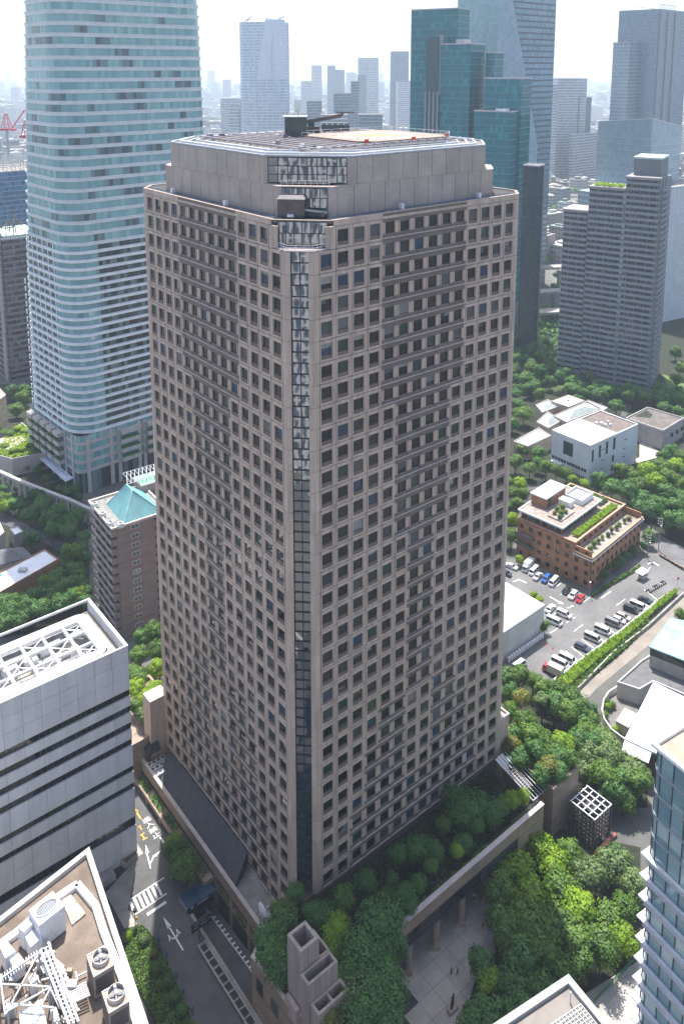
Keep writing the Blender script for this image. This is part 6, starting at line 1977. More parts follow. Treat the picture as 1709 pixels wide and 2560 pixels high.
# ---- vehicles
def car_kit(kind):
    """meshes of one vehicle type; x forward, on its wheels"""
    body, glass, dark = MB(), MB(), MB()
    spec = {'sedan': (4.6, 1.75, 1.45), 'hatch': (3.9, 1.7, 1.5), 'suv': (4.6, 1.85, 1.7), 'van': (4.9, 1.85, 2.05), 'minivan': (4.8, 1.85, 1.85), 'wagon': (4.7, 1.8, 1.5)}
    L, W, Hh = spec.get(kind, (4.8, 1.8, 1.9))
    hw = W / 2
    def loft(mb, secs):
        """secs: list of (z, x0, x1, halfwidth)"""
        rings = []
        for z, x0, x1, h in secs:
            c = .12
            rings.append([(x0 + c, -h, z), (x1 - c, -h, z), (x1, -h + c * 2, z), (x1, h - c * 2, z), (x1 - c, h, z), (x0 + c, h, z), (x0, h - c * 2, z), (x0, -h + c * 2, z)])
        n = mb._add([p for r in rings for p in r])
        for a in range(len(rings) - 1):
            for i in range(8):
                j = (i + 1) % 8
                mb.f.append((n + a * 8 + i, n + a * 8 + j, n + a * 8 + 8 + j, n + a * 8 + 8 + i)); mb.m.append(mb.k)
        mb.f.append(tuple(n + (len(rings) - 1) * 8 + i for i in range(8))); mb.m.append(mb.k)
        mb.f.append(tuple(n + 7 - i for i in range(8))); mb.m.append(mb.k)
    f, r = L / 2, -L / 2
    belt = {'sedan': .88, 'hatch': .92, 'suv': 1.02, 'van': 1.1, 'minivan': 1.05, 'wagon': .9}[kind]
    loft(body, [(.22, r + .06, f - .06, hw - .06), (.45, r, f, hw), (belt - .1, r + .02, f - .02, hw), (belt, r + .05, f - .10, hw - .03)])
    hood = {'sedan': 1.15, 'hatch': .85, 'suv': 1.0, 'van': .25, 'minivan': .75, 'wagon': 1.1}[kind]
    trunk = {'sedan': .75, 'hatch': .05, 'suv': .05, 'van': .03, 'minivan': .04, 'wagon': .06}[kind]
    fs = {'sedan': .75, 'hatch': .7, 'suv': .7, 'van': .55, 'minivan': .8, 'wagon': .75}[kind]
    rs = {'sedan': .6, 'hatch': .45, 'suv': .4, 'van': .12, 'minivan': .22, 'wagon': .5}[kind]
    zt = Hh - .09
    loft(glass, [(belt - .01, r + trunk, f - hood, hw - .06), (zt, r + trunk + rs, f - hood - fs, hw - .24)])
    loft(body, [(zt - .005, r + trunk + rs - .04, f - hood - fs + .04, hw - .22), (Hh, r + trunk + rs + .12, f - hood - fs - .12, hw - .30)])
    for s in (-1, 1):      # pillars
        for t_ in (0, .5, 1):
            xb = r + trunk + (f - hood - r - trunk) * t_; xt = r + trunk + rs + (f - hood - fs - r - trunk - rs) * t_
            body.bar((xb, s * (hw - .06), belt), (xt, s * (hw - .235), zt), .09)
    wh = MB(); wh.tube((0, -.1, 0), (0, .1, 0), .32, 12)
    hl = MB(); hl.box(-.05, -.2, -.08, .04, .2, .08)
    return dict(body=body, glass=glass, wheel=wh, light=hl, L=L, W=W, belt=belt)
CGLASS = palette('car_glass', [(.012, .016, .02), (.02, .025, .03)], .04, ior=1.6)
TYRE = mat('tyre', (.02, .02, .022), .8, .1, 3)
LAMP = mat('headlight_glass', (.65, .66, .68), .15)
RLAMP = mat('tail_light', (.35, .02, .02), .3)
KITS = {}
for k in ('sedan', 'hatch', 'suv', 'van', 'minivan', 'wagon'):
    d = car_kit(k)
    KITS[k] = dict(body=d['body'].mesh('body', WHITE), glass=d['glass'].mesh('window', CGLASS), wheel=d['wheel'].mesh('wheel', TYRE), hl=d['light'].mesh('headlight', LAMP), tl=d['light'].mesh('tail_light', RLAMP), L=d['L'], W=d['W'], belt=d['belt'])
def paint(name, c):
    if name in MATS: return MATS[name]
    m = mat(name, c, .28, .03, .8, spec=.6)
    P = m.node_tree.nodes['Principled BSDF']
    P.inputs['Coat Weight'].default_value = .6
    P.inputs['Coat Roughness'].default_value = .08
    return m
PT = {'white': paint('car_white', (.74, .75, .76)), 'black': paint('car_black', (.012, .013, .016)), 'red': paint('car_red', (.55, .012, .022)), 'blue': paint('car_blue', (.02, .10, .36)),
      'silver': paint('car_silver', (.48, .49, .50)), 'grey': paint('car_grey', (.20, .20, .205)), 'beige': paint('car_beige', (.46, .40, .30)), 'navy': paint('car_navy', (.02, .03, .06))}
def car(kind, col, px, py, az, label, group=None, k=kl, z=.03, xy=None):
    x, y = xy or sight(*k(px, py))
    K = KITS[kind]
    t = thing('parked_' + {'van': 'van', 'minivan': 'minivan'}.get(kind, 'car'), label, 'van' if kind in ('van', 'minivan') else 'car', (x, y, z), pi / 2 - radians(az), group)
    b = obj('body', K['body'], None, t)
    b.material_slots[0].link = 'OBJECT'; b.material_slots[0].material = PT[col]
    obj('window', K['glass'], None, t)
    for sx in (-1, 1):
        for sy in (-1, 1):
            obj('wheel', K['wheel'], None, t, (sx * K['L'] * .31, sy * (K['W'] / 2 - .1), .32))
            obj('headlight' if sx > 0 else 'tail_light', K['hl'] if sx > 0 else K['tl'], None, t, (sx * (K['L'] / 2 - .02), sy * (K['W'] / 2 - .38), K['belt'] - .28))
    return t
def box_truck(px, py, az, label, cab='white', box=WHITE, k=kl):
    x, y = sight(*k(px, py))
    t = thing('box_truck', label, 'truck', (x, y, .03), pi / 2 - radians(az))
    m = MB(); m.box(-2.9, -.98, .75, 1.3, .98, 2.95); obj('cargo_box', m, box, t)
    m = MB(); m.prism([(1.4, -.9), (2.9, -.9), (2.9, .9), (1.4, .9)], .5, 2.15, P1=[(1.4, -.82), (2.5, -.82), (2.5, .82), (1.4, .82)]); obj('cab', m, PT[cab], t)
    m = MB(); m.poly([(2.84, -.78, 1.25), (2.84, .78, 1.25), (2.57, .72, 2.0), (2.57, -.72, 2.0)]); m.poly([(1.7, -.9, 1.3), (2.6, -.9, 1.3), (2.45, -.86, 2.0), (1.7, -.86, 2.0)]); m.poly([(1.7, .9, 1.3), (2.6, .9, 1.3), (2.45, .86, 2.0), (1.7, .86, 2.0)]); obj('window', m, CGLASS, t)
    m = MB(); m.box(-2.9, -.6, .45, 2.7, .6, .74); obj('chassis', m, DARK_M, t)
    for sx in (-1.9, 2.0):
        for sy in (-.8, .8):
            obj('wheel', KITS['van']['wheel'], None, t, (sx, sy, .35))
    return t
car('sedan', 'white', 62, 140, 130, 'white sedan parked at the far end beside the bright bush')
car('hatch', 'navy', 15, 200, 130, 'dark car half hidden by the tower beside the white sedan')
box_truck(205, 150, 40 + 180, 'white box truck parked next to the brick building')
car('van', 'white', 258, 185, 40 + 180, 'white delivery van between the box truck and a silver sedan')
car('sedan', 'silver', 290, 228, 40 + 180, 'silver sedan squeezed between a white van and a blue vehicle')
car('suv', 'blue', 365, 250, 40 + 180, 'bright blue pickup parked by the brick building')
car('van', 'white', 430, 280, 40 + 180, 'white high roof van right of the blue pickup')
car('hatch', 'black', 540, 350, 40 + 180, 'black small van in the shade of the brick building')
car('suv', 'white', 600, 395, 40 + 180, 'white car with open sunroof beside the red car')
car('hatch', 'red', 662, 425, 40 + 180, 'bright red hatchback at the corner of the brick building')
car('sedan', 'white', 400, 510, 130 - 90, 'white sedan nosed in behind the white roofed hall')
car('minivan', 'white', 520, 560, 130, 'white minivan standing alone by the arrow marking')
car('van', 'white', 435, 625, 130, 'white truck beside the small tree at the hall')
car('sedan', 'black', 1228, 435, 130, 'black sedan next to the row of motorbikes')
car('van', 'white', 1165, 490, 130, 'white van between the black sedan and a black minivan')
car('minivan', 'black', 1105, 520, 130, 'long black minivan in the hedge row')
car('wagon', 'beige', 1035, 580, 130, 'beige estate car in the hedge row')
car('hatch', 'white', 1000, 610, 130, 'white pickup between the beige estate car and a grey van')
car('van', 'grey', 948, 640, 130, 'dark grey van with pale roof in the hedge row')
car('van', 'white', 855, 705, 130, 'white van between two empty bays in the hedge row')
car('van', 'silver', 768, 770, 130, 'silver van beside the dark estate car')
car('wagon', 'navy', 680, 850, 130, 'dark blue estate car standing between vans in the hedge row')
car('van', 'white', 548, 955, 130, 'white high roof van, the right one of a close pair')
car('van', 'white', 485, 990, 130, 'white high roof van, the left one of a close pair')
box_truck(420, 1065, 130 - 180, 'small box truck with beige box and reddish cab at the hedge end', 'red', mat('beige_box', (.60, .57, .48), .6))
car('van', 'white', 130, 1010, 50, 'long white van behind the trees at the near end of the lot')
# ticket booth, bikes, cones, lamps
t = thing('ticket_booth', 'small white ticket booth with a flat slab roof at the lot entrance', 'booth', (*sight(*kl(1205, 225)), .03), radians(40))
m = MB(); m.box(-1.1, -.9, 0, 1.1, .9, 2.3); obj('cabin', m, mat('booth_grey', (.5, .5, .48), .6), t)
m = MB(); m.box(-2.6, -1.4, 2.3, 1.6, 1.4, 2.6); obj('roof', m, WHITE, t)
m = MB(); m.box(-1.13, -.7, 1.0, -1.09, .7, 2.0); m.box(-.8, -.94, 1.0, .8, -.9, 2.0); obj('window', m, CGLASS, t)
m = MB(); m.box(2.2, -.3, 0, 2.7, .3, 1.2); m.bar((2.45, 0, 1.1), (6.0, .6, 1.1), .12); obj('barrier', m, WHITE, t)
bike_b = MB(); bike_b.bar((-.5, 0, .55), (.45, 0, .75), .12, .28); bike_b.bar((.45, 0, .75), (.62, 0, .32), .08); bike_b.bar((-.5, 0, .6), (-.6, 0, .32), .08); bike_b.bar((-.55, 0, .8), (.05, 0, .82), .2, .1)
bike_b.bar((.42, -.32, 1.0), (.42, .32, 1.0), .05); bike_b.bar((.42, 0, .7), (.42, 0, 1.0), .06)
bike_b = bike_b.mesh('frame', DARK_M)
bike_w = MB(); bike_w.tube((0, -.05, 0), (0, .05, 0), .3, 12); bike_w = bike_w.mesh('wheel', TYRE)
def bike(x, y, rz, m, name, label, group, cat):
    t = thing(name, label, cat, (x, y, .04), rz, group)
    b = obj('frame', bike_b, None, t); b.material_slots[0].link = 'OBJECT'; b.material_slots[0].material = m
    obj('wheel', bike_w, None, t, (.62, 0, .3)); obj('wheel', bike_w, None, t, (-.6, 0, .3))
for i in range(9):
    x, y = sight(*kl(1255 + i * 17, 355 - i * 10))
    bike(x, y, radians(-45 + random.uniform(-8, 8)), [DARK_M, PT['silver'], PT['white'], DARK_M][i % 4], 'parked_motorbike', 'motorbike in the row on the marked strip of the lot', 'motorbikes on the lot', 'motorbike')
for i in range(22):
    x, y = sight(*kl(1370 + i * 9.5, 45 + i * 5.5))
    bike(x, y, radians(-40 + random.uniform(-15, 15)), [mat('bike_orange', (.50, .16, .05), .5), mat('bike_tan', (.4, .25, .16), .5), PT['silver'], DARK_M][i % 4], 'parked_bicycle', 'bicycle in the crowded row along the road fence', 'bicycles along the road fence', 'bicycle')
for (px, py, l) in ((362, 815, 'orange traffic cone standing alone near the tree shadow'), (422, 850, 'orange traffic cone nearer the parked white vans')):
    t = thing('traffic_cone', l, 'cone', (*sight(*kl(px, py)), .03))
    m = MB(); m.lathe([(.22, .05), (.04, .75), (0, .76)], 12); obj('cone', m, mat('cone_orange', (.75, .10, .03), .5), t)
    m = MB(); m.box(-.25, -.25, 0, .25, .25, .05); obj('foot', m, mat('cone_orange', (.75, .1, .03)), t)
def pole(px, py, h, k, label, top='lamp', r=.1):
    t = thing('lamp_post' if top == 'lamp' else 'utility_pole', label, 'lamp post' if top == 'lamp' else 'utility pole', (*sight(*k(px, py)), 0))
    m = MB(); m.tube((0, 0, 0), (0, 0, h), r, 8, r * .7); obj('post', m, CONC if top != 'lamp' else GREY_M, t)
    if top == 'lamp':
        m = MB(); m.lathe([(.0, h + .5), (.3, h + .35), (.3, h + .1), (0, h)], 10); obj('lantern', m, WHITE, t)
    else:
        for i, z in enumerate((h - .6, h - 1.6, h - 2.6)):
            m = MB(); m.bar((-.75, .2, z), (.75, -.2, z), .11); obj('crossarm', m, GREY_M, t)
            for xx in (-.65, .65):
                m = MB(); m.tube((xx, -xx * .27, z + .06), (xx, -xx * .27, z + .34), .09, 6); obj('insulator', m, WHITE, t)
        m = MB(); m.tube((.45, 0, h - 4.4), (.45, 0, h - 3.2), .35, 8); obj('transformer', m, GREY_M, t)
    return t
pole(743, 395, 5.0, kl, 'grey lamp post at the corner of the brick building')
pole(1250, 1530, 9.5, kb, 'grey lamp post at the end of the hedge by the brick building', 'pole', .12)
up = pole(1345, 1450, 12.5, kb, 'concrete utility pole with transformers at the road corner', 'pole', .17)
# overhead cables
w0 = Vector((*sight(*kb(1345, 1450)), 11.8))
for i, (tx, ty, tz) in enumerate(((105.5, 300, 9.5), (104.0, 296, 8.6), (150, 262, 10.5), (150, 262, 9.6), (148, 256, 8.8))):
    mb = MB(); q = Vector((tx, ty, tz)); prev = None
    for s in range(9):
        u = s / 8
        p = w0 + Vector((0, 0, -.5 * (i % 3))) + (q - w0) * u; p.z -= 1.6 * 4 * u * (1 - u) * .5
        if prev: mb.bar(prev, p, .06)
        prev = p
    tag(obj('power_cable', mb, DARK_M), 'sagging overhead cable from the concrete utility pole', 'cable', 'overhead cables')
t = thing('stop_sign', 'round red sign on a post beside the lane', 'sign', (*sight(*kl(1512, 300)), 0))
m = MB(); m.tube((0, 0, 0), (0, 0, 2.6), .05, 6); obj('post', m, GREY_M, t)
m = MB(); m.tube((0, -.03, 2.8), (0, .03, 2.8), .42, 16); obj('disc', m, mat('sign_red', (.55, .03, .03), .4), t)
# flag pole in front of the museum
for (px, py, h, l) in ((535, 860, 12, 'slim flag pole above the brick roof trees'), (660, 870, 11, 'slim flag pole with a drooping red flag before the museum')):
    t = thing('flag_pole', l, 'flag pole', (*sight(*kb(px, py)), 0))
    m = MB(); m.tube((0, 0, 0), (0, 0, h), .1, 6); obj('pole', m, WHITE, t)
    if h == 11:
        m = MB(); m.box(0, -.05, 1.2, .5, .05, 3.4); obj('flag', m, mat('flag_red', (.5, .08, .05), .8), t)

# ================================================================ copper roofed house and white sloping hall, right edge
WCON = mat('white_concrete', (.56, .545, .52), .7, .08, .3)
t, Q, h, c = pxbox('copper_roof_house', 'pale house with a broad green copper roof and glazed storey', 'house', [kl(*p) for p in ((1275, 825), (1455, 585), (1750, 640), (1900, 1020), (1568, 940))], 0, 10.5, mat('pale_wall', (.40, .38, .36)), None, 0)
mb = MB(); mb.prism([tuple(Vector(p) * 1.05) for p in Q], h - .3, h); obj('eave', mb, mat('teal_edge', (.20, .38, .38), .5), t)
mb = MB(); mb.prism(Q, h, h + .5, P1=[tuple(Vector(p) * .8) for p in Q]); obj('copper_roof', mb, mat('green_copper', (.19, .33, .23), .6, 0, .35, col2=(.31, .42, .31), fine=.08), t)
mb = MB(); mb.prism([tuple(Vector(p) * 1.004) for p in Q], h - 2.6, h - .6); obj('glass_storey', mb, CGLASS, t)
t, Q, h, c = pxbox('grey_terrace_house', 'flat grey paved roof terrace with white parapets by the lane', 'building', [kr(*p) for p in ((985, 95), (1190, -90), (1330, -180), (1700, 20), (1700, 260), (1300, 90), (1180, 160))], 0, 4.5, WCON, mat('grey_roof_tile', (.12, .12, .125), .85, .15, .8), 1.2, rim=WCON)
t, Q, h, c = pxbox('white_sloping_hall', 'hall with a large dazzling white roof plane beside the grove', 'hall', [kr(*p) for p in ((1050, 590), (1300, 95), (1750, 310), (1750, 880), (1285, 700))], 0, 8.0, mat('bronze_glass_wall', (.07, .055, .05), .4, .1, .5), mat('bright_white_roof', (.85, .85, .84)), .8, rim=WHITE)
mb = MB()
a_, b_ = [Vector((p[0] - c[0], p[1] - c[1])) for p in (sight(*kr(1050, 590), 8.0), sight(*kr(1285, 700), 8.0))]
n_ = Vector(((b_ - a_).y, -(b_ - a_).x)).normalized()
n_ = n_ if n_.y < 0 else -n_
mb.poly([(*a_, 7.9), (*b_, 7.9), (*(b_ + n_ * 2.2), 6.6), (*(a_ + n_ * 2.2), 6.6)]); obj('roof_apron', mb, WHITE_M, t)
t = thing('curved_wall', 'curving pale boundary wall around the sunken yard by the lane', 'wall', (0, 0, 0))
cp = [sight(*kr(*p)) for p in ((985, 170), (910, 220), (865, 290), (850, 380), (870, 460), (930, 550), (1050, 640))]
for p, q in zip(cp, cp[1:]):
    mb = MB(); mb.bar((*p, .9), (*q, .9), .35, 1.8); obj('wall_section', mb, WCON, t)
px_sheet('yard', [kr(*p) for p in ((985, 170), (910, 220), (865, 290), (850, 380), (870, 460), (930, 550), (1050, 640), (1200, 500), (1160, 300))], .03, mat('yard_grey', (.16, .15, .145), .9, .15, .6))
t, Q, h, c = pxbox('white_shed', 'small shed with a white ribbed metal roof in the yard', 'shed', [kr(*p) for p in ((975, 430), (1050, 315), (1165, 370), (1085, 490))], 0, 2.6, mat('shed_wall', (.45, .42, .36), .7), WHITE_M, .2)
for i in range(5):
    u = (i + .5) / 5
    p = Vector(Q[0]) + (Vector(Q[1]) - Vector(Q[0])) * u; q = Vector(Q[3]) + (Vector(Q[2]) - Vector(Q[3])) * u
    mb = MB(); mb.bar((*p, h), (*q, h), .15); obj('roof_rib', mb, WHITE_M, t)
for i, (x, y) in enumerate(((890, 290), (905, 340), (880, 420), (970, 540), (940, 320))):
    bush(*sight(*kr(x, y)), 0, 1.3, 2.2, 'bright' if i % 2 else 'mid', 'shrub along the inside of the curving wall', 'shrubs by the curving wall')

# ================================================================ glass apartment tower, lower right
gt = thing('balcony_glass_tower', 'teal glazed tower with projecting white balcony slabs and a planted roof terrace', 'building', (42.3, 101.2, 0), atan2(-.86, .52))
GW, GD, GZ = 34.0, 22.0, 76.0
BLUEG = palette('sky_blue_pane', [(.16, .27, .31), (.19, .31, .34), (.13, .23, .27), (.22, .34, .36), (.15, .27, .29), (.26, .38, .39), (.36, .46, .46)], rough=.06, ior=1.8)  # lightened for curtains and for reflections put into the colour
mb = MB(); mb.box(.5, .5, 0, GW, GD, GZ - .5); obj('core', mb, CORE, gt)
NF = 22; fh = GZ / NF
for f in range(NF):
    z = f * fh
    g = MB()
    n = 16
    for i in range(n):
        x0, x1 = 1.6 + i * (GW - 1.6) / n, 1.6 + (i + 1) * (GW - 1.6) / n
        g.poly([(x0, .1, z + .5), (x1, .1 + random.uniform(-.015, .015), z + .5), (x1, .1, z + fh), (x0, .1, z + fh)])
        if f >= NF - 4:
            g.poly([(x0, .06, z + .5), (x1, .06, z + .5), (x1, .06, z + 1.2), (x0, .06, z + 1.2)])
    for i in range(4):       # rounded corner
        a0, a1 = pi + (pi / 2) * i / 4, pi + (pi / 2) * (i + 1) / 4
        g.poly([(1.7 + 1.6 * cos(a0), 1.7 + 1.6 * sin(a0), z + .5), (1.7 + 1.6 * cos(a1), 1.7 + 1.6 * sin(a1), z + .5), (1.7 + 1.6 * cos(a1), 1.7 + 1.6 * sin(a1), z + fh), (1.7 + 1.6 * cos(a0), 1.7 + 1.6 * sin(a0), z + fh)])
    for i in range(10):
        y0, y1 = 1.6 + i * (GD - 1.6) / 10, 1.6 + (i + 1) * (GD - 1.6) / 10
        g.poly([(.1, y0, z + .5), (.1, y1, z + .5), (.1, y1, z + fh), (.1, y0, z + fh)])
    obj('floor_glazing', g, BLUEG, gt)
    m = MB(); m.prism(roundrect(0, 0, GW, GD, 1.6, 4), z, z + .5)
    fo = obj('floor_slab', m, mat('steel_grey_band', (.24, .27, .31), .4, .08, .5), gt)
    if f < NF - 4:
        m = MB(); m.prism([(-.2, -.5), (1.2, -.5), (GW, -.5), (GW, 1.0), (1.0, 1.0), (1.0, GD), (-.3, GD)], z + .18, z + .42); obj('balcony_slab', m, WHITE_M, fo)
        m = MB(); m.box(.9, -.56, z - .2, GW, -.4, z + .40); obj('slab_edge', m, mat('lilac_grey_edge', (.36, .37, .42), .5), fo)
    m = MB()
    for i in range(17):
        x = 1.6 + i * (GW - 1.6) / 16
        m.box(x - .05, -.03, z + .5, x + .05, .12, z + fh)
    obj('mullion', m, DARK_M, fo, kind='stuff')
mb = MB(); mb.ring(rect(-.1, -.1, GW, GD), .6, GZ, GZ + .5); obj('parapet', mb, WHITE, gt)
mb = MB(); mb.box(.4, .4, GZ - .3, GW - .4, GD - .4, GZ); obj('roof', mb, mat('terrace_sand', (.33, .27, .215), .8, .1, .5), gt)
cgl = clear_glass('balustrade_glass', (.75, .85, .85), .85)
for i in range(8):
    mb = MB(); mb.poly([(3.4 + i * 3.8, 3.2, GZ), (7.1 + i * 3.8, 3.2, GZ), (7.1 + i * 3.8, 3.2, GZ + 1.6), (3.4 + i * 3.8, 3.2, GZ + 1.6)]); obj('glass_balustrade', mb, cgl, gt)
    mb = MB(); mb.box(3.35 + i * 3.8, 3.1, GZ, 3.5 + i * 3.8, 3.3, GZ + 1.7); obj('balustrade_post', mb, WHITE, gt)
mb = MB(); mb.bar((3.3, 3.2, GZ + 1.7), (GW, 3.2, GZ + 1.7), .15); mb.bar((3.3, 3.2, GZ + 1.7), (3.3, GD, GZ + 1.7), .15); obj('top_rail', mb, WHITE, gt)
for i in range(9):
    mb = MB(); mb.box(3.2, 3.2 + i * 2.0, GZ, 3.32, 3.3 + i * 2.0, GZ + 1.7); obj('balustrade_post', mb, GREY_M, gt)
mb = MB(); mb.box(4.6, 4.2, GZ, 30, 6.6, GZ + .5); pl_ = obj('roof_planter', mb, CONC, gt)
hedge('planter_grass', rect(4.8, 4.4, 29.8, 6.4), GZ + .5, .9, 900, 'mid', None, None, leaf=.3, seed=91, parent=pl_)
# flat roof at the bottom edge
t = thing('grille_roof_block', 'flat concrete roof with white parapet and a dark steel grille', 'building', (34.8, 108.0, 0))
e1 = Vector((-.882, -.472)); e2 = Vector((.52, -.854))
P = [(0, 0), tuple(e1 * 26), tuple(e1 * 26 + e2 * 30), tuple(e2 * 30)]
mb = MB(); mb.prism(P, 0, 29); obj('wall', mb, mat('pale_wall', (.4, .38, .36)), t)
mb = MB(); mb.ring(P, 1.0, 29, 30); obj('parapet', mb, mat('parapet_grey_white', (.33, .34, .36), .6, .05, .6), t)
mb = MB(); mb.prism(inset(P, 1.0), 29, 29.3); obj('roof', mb, mat('roof_sand', (.21, .19, .172), .8, .1, .5), t)
mb = MB()
for i in range(22):
    p = e2 * (4.0 + i * .5) + e1 * 1.6; q = p + e1 * 7.0
    mb.bar((*p, 29.8), (*q, 29.8), .14, .22)
for i in range(12):
    p = e2 * 4.0 + e1 * (1.6 + i * .62); q = p + e2 * 11
    mb.bar((*p, 29.95), (*q, 29.95), .10, .14)
obj('steel_grille', mb, GREY_M, t, kind='stuff')
mb = MB(); mb.tube((*(e2 * 2.8 + e1 * 2.4), 29.3), (*(e2 * 2.8 + e1 * 2.4), 31.2), .12, 6); obj('antenna', mb, WHITE, t)
# road between the grove and the right hand towers
k13 = lambda x, y: (1380 + x * .3151, 1820 + y * .3151)
px_sheet('avenue', [k13(*p) for p in ((300, 2349), (680, 1930), (1100, 1500), (1100, 2600), (100, 2600))], 0.0, ASPH)
px_sheet('avenue_kerb', [k13(*p) for p in ((300, 2260), (690, 1860), (700, 1890), (330, 2290))], .06, CONC)
px_sheet('bus_lane', [k13(*p) for p in ((470, 2349), (610, 2200), (690, 2230), (660, 2349), (560, 2460))], .015, mat('red_lane', (.36, .075, .03), .8, .1, .8))
mb = MB(); mb.poly([(*sight(*k13(x, y)), .022) for x, y in ((560, 2330), (640, 2250), (650, 2262), (585, 2330), (640, 2300), (650, 2312), (560, 2349))]); tag(obj('lane_marking', mb, mat('orange_paint', (.62, .22, .07), .8)), 'orange lettering on the red lane of the avenue', 'road marking')
t = thing('green_railing', 'green pedestrian railing along the avenue kerb', 'railing', (0, 0, 0))
rp = [sight(*k13(*p)) for p in ((330, 2190), (500, 2010), (690, 1820))]
GRN = mat('railing_green', (.06, .20, .07), .5)
for p, q in zip(rp, rp[1:]):
    for z in (.4, .75, 1.05):
        mb = MB(); mb.bar((*p, z), (*q, z), .07); obj('rail', mb, GRN, t)
    for i in range(7):
        x, y = p[0] + (q[0] - p[0]) * i / 7, p[1] + (q[1] - p[1]) * i / 7
        mb = MB(); mb.box(x - .05, y - .05, 0, x + .05, y + .05, 1.1); obj('post', mb, GRN, t)

# ================================================================ towers behind
TEALP = palette('teal_pane', [(.002, .165, .195), (.003, .185, .215), (.002, .150, .18), (.003, .172, .20), (.004, .195, .225), (.002, .160, .19), (.002, .168, .198), (.003, .178, .205), (.012, .28, .30)], rough=.06, ior=1.45, wave=.1)
TEALB = mat('teal_band', (.015, .24, .275), .3, .1, .5)
TEALM = mat('teal_mullion', (.02, .09, .10), .4, .1, .5)
CAPST = mat('pinkish_cap', (.50, .44, .45), .6)
iz = glass_tower('stepped_teal_tower', 'stepped teal glass tower of stacked blocks behind the granite tower', (100, 500), 34, 24.1, 15.2, 0, 141.2, 4.2, 1.6, .55, TEALP, TEALB, TEALM, roof=CAPST)
for N, z, wl, wr in (((107.5, 508), 160.6, 24.2, 14.7), ((79.5, 530), 181.7, 22.1, 21.0), ((73.6, 545), 204.2, 34.1, 16.0), ((95.5, 535), 176.4, 6.0, 13.7)):
    glass_tower('', '', N, 34, wl, wr, 0, z, 4.2, 1.6, .55, TEALP, TEALB, TEALM, root=iz, roof=CAPST)
lx = root_local(iz, (61.5, 541))
mb = MB(); mb.box(lx[0], lx[1], 0, lx[0] + 5, lx[1] + 9, 186); obj('lift_shaft', mb, mat('dark_teal_shaft', (.02, .06, .07), .4), iz)
for i in range(4):
    mb = MB(); mb.box(lx[0] - .6, lx[1] + i * 2.9, 0, lx[0] + .2, lx[1] + i * 2.9 + 1.0, 152); obj('shaft_fin', mb, mat('grey_fin', (.26, .28, .32), .5), iz)
mb = MB(); mb.box(lx[0] + .5, lx[1] - .6, 150, lx[0] + 4.5, lx[1] + .1, 188); obj('shaft_cap', mb, GREY_M, iz)
mb = MB(); mb.box(4, 6, 181.8, 13, 12, 185)
l2 = root_local(iz, (79.5, 530)); obj('roof_plant', mb, CAPST, iz, l2)
mb = MB()
for i in range(6):
    x, y = 3 + i * 1.8, 5 + (i % 3) * 3
    mb.box(x, y, 141.3, x + 1.3, y + 1.8, 143)
obj('roof_fan', mb, WHITE_M, iz, kind='stuff')
for i in range(3):
    l3 = root_local(iz, (104 + i * 3.0, 494 + i * 2.0))
    mb = MB(); mb.box(l3[0], l3[1] - 1, 0, l3[0] + 1.4, l3[1] + .4, 26); obj('base_column', mb, mat('mauve_column', (.27, .23, .26), .5), iz)
t = glass_tower('dark_slab_tower', 'slim dark slab tower with vertical ribs beside the teal tower', (110.4, 470), 34, 9.0, 9.5, 0, 112.4, 4.2, 1.0, .25, palette('dark_rib_pane', [(.012, .03, .04), (.02, .045, .055), (.01, .025, .035)], .1), mat('slab_band', (.03, .05, .06), .5), mat('slab_mullion', (.05, .07, .085), .5), roof=CAPST)
mb = MB(); mb.box(7.6, -.2, 0, 9.6, .4, 112.3); obj('edge_fin', mb, mat('slab_grey', (.13, .15, .18), .5), t)

# faceted blue tower
GP = palette('blue_pane', [(.07, .17, .25), (.09, .20, .28), (.06, .15, .22), (.11, .23, .31), (.10, .21, .29)], rough=.06, ior=1.9)
GP2 = palette('pale_facet', [(.30, .42, .50), (.34, .46, .54), (.27, .39, .47)], rough=.06, ior=2.0)  # bright facet: its light put into the pane colour
GP3 = palette('lit_aqua_pane', [(.18, .34, .38), (.20, .37, .41), (.16, .31, .35)], rough=.07, ior=1.9)  # lit left face: its light put into a paler pane colour
gd = thing('faceted_blue_tower', 'tall blue glass tower with a slanted bright facet behind the teal tower', 'building', (114.9, 600, 0), pi / 2 - radians(46))
GWR, GWL = 62.0, 46.0
mb = MB(); mb.prism([(47, 0.6), (GWR - .5, .6), (GWR - .5, GWL), (4.0, GWL - .2), (.9, 20)], 0, 228); obj('core', mb, CORE, gd)
ga, gb, gc, bd = MB(), MB(), MB(), MB()
def gch(z):
    u = min(1, max(0, (232 - z) / 122)); return 44 * u, 11 * u + 3
nf = 54
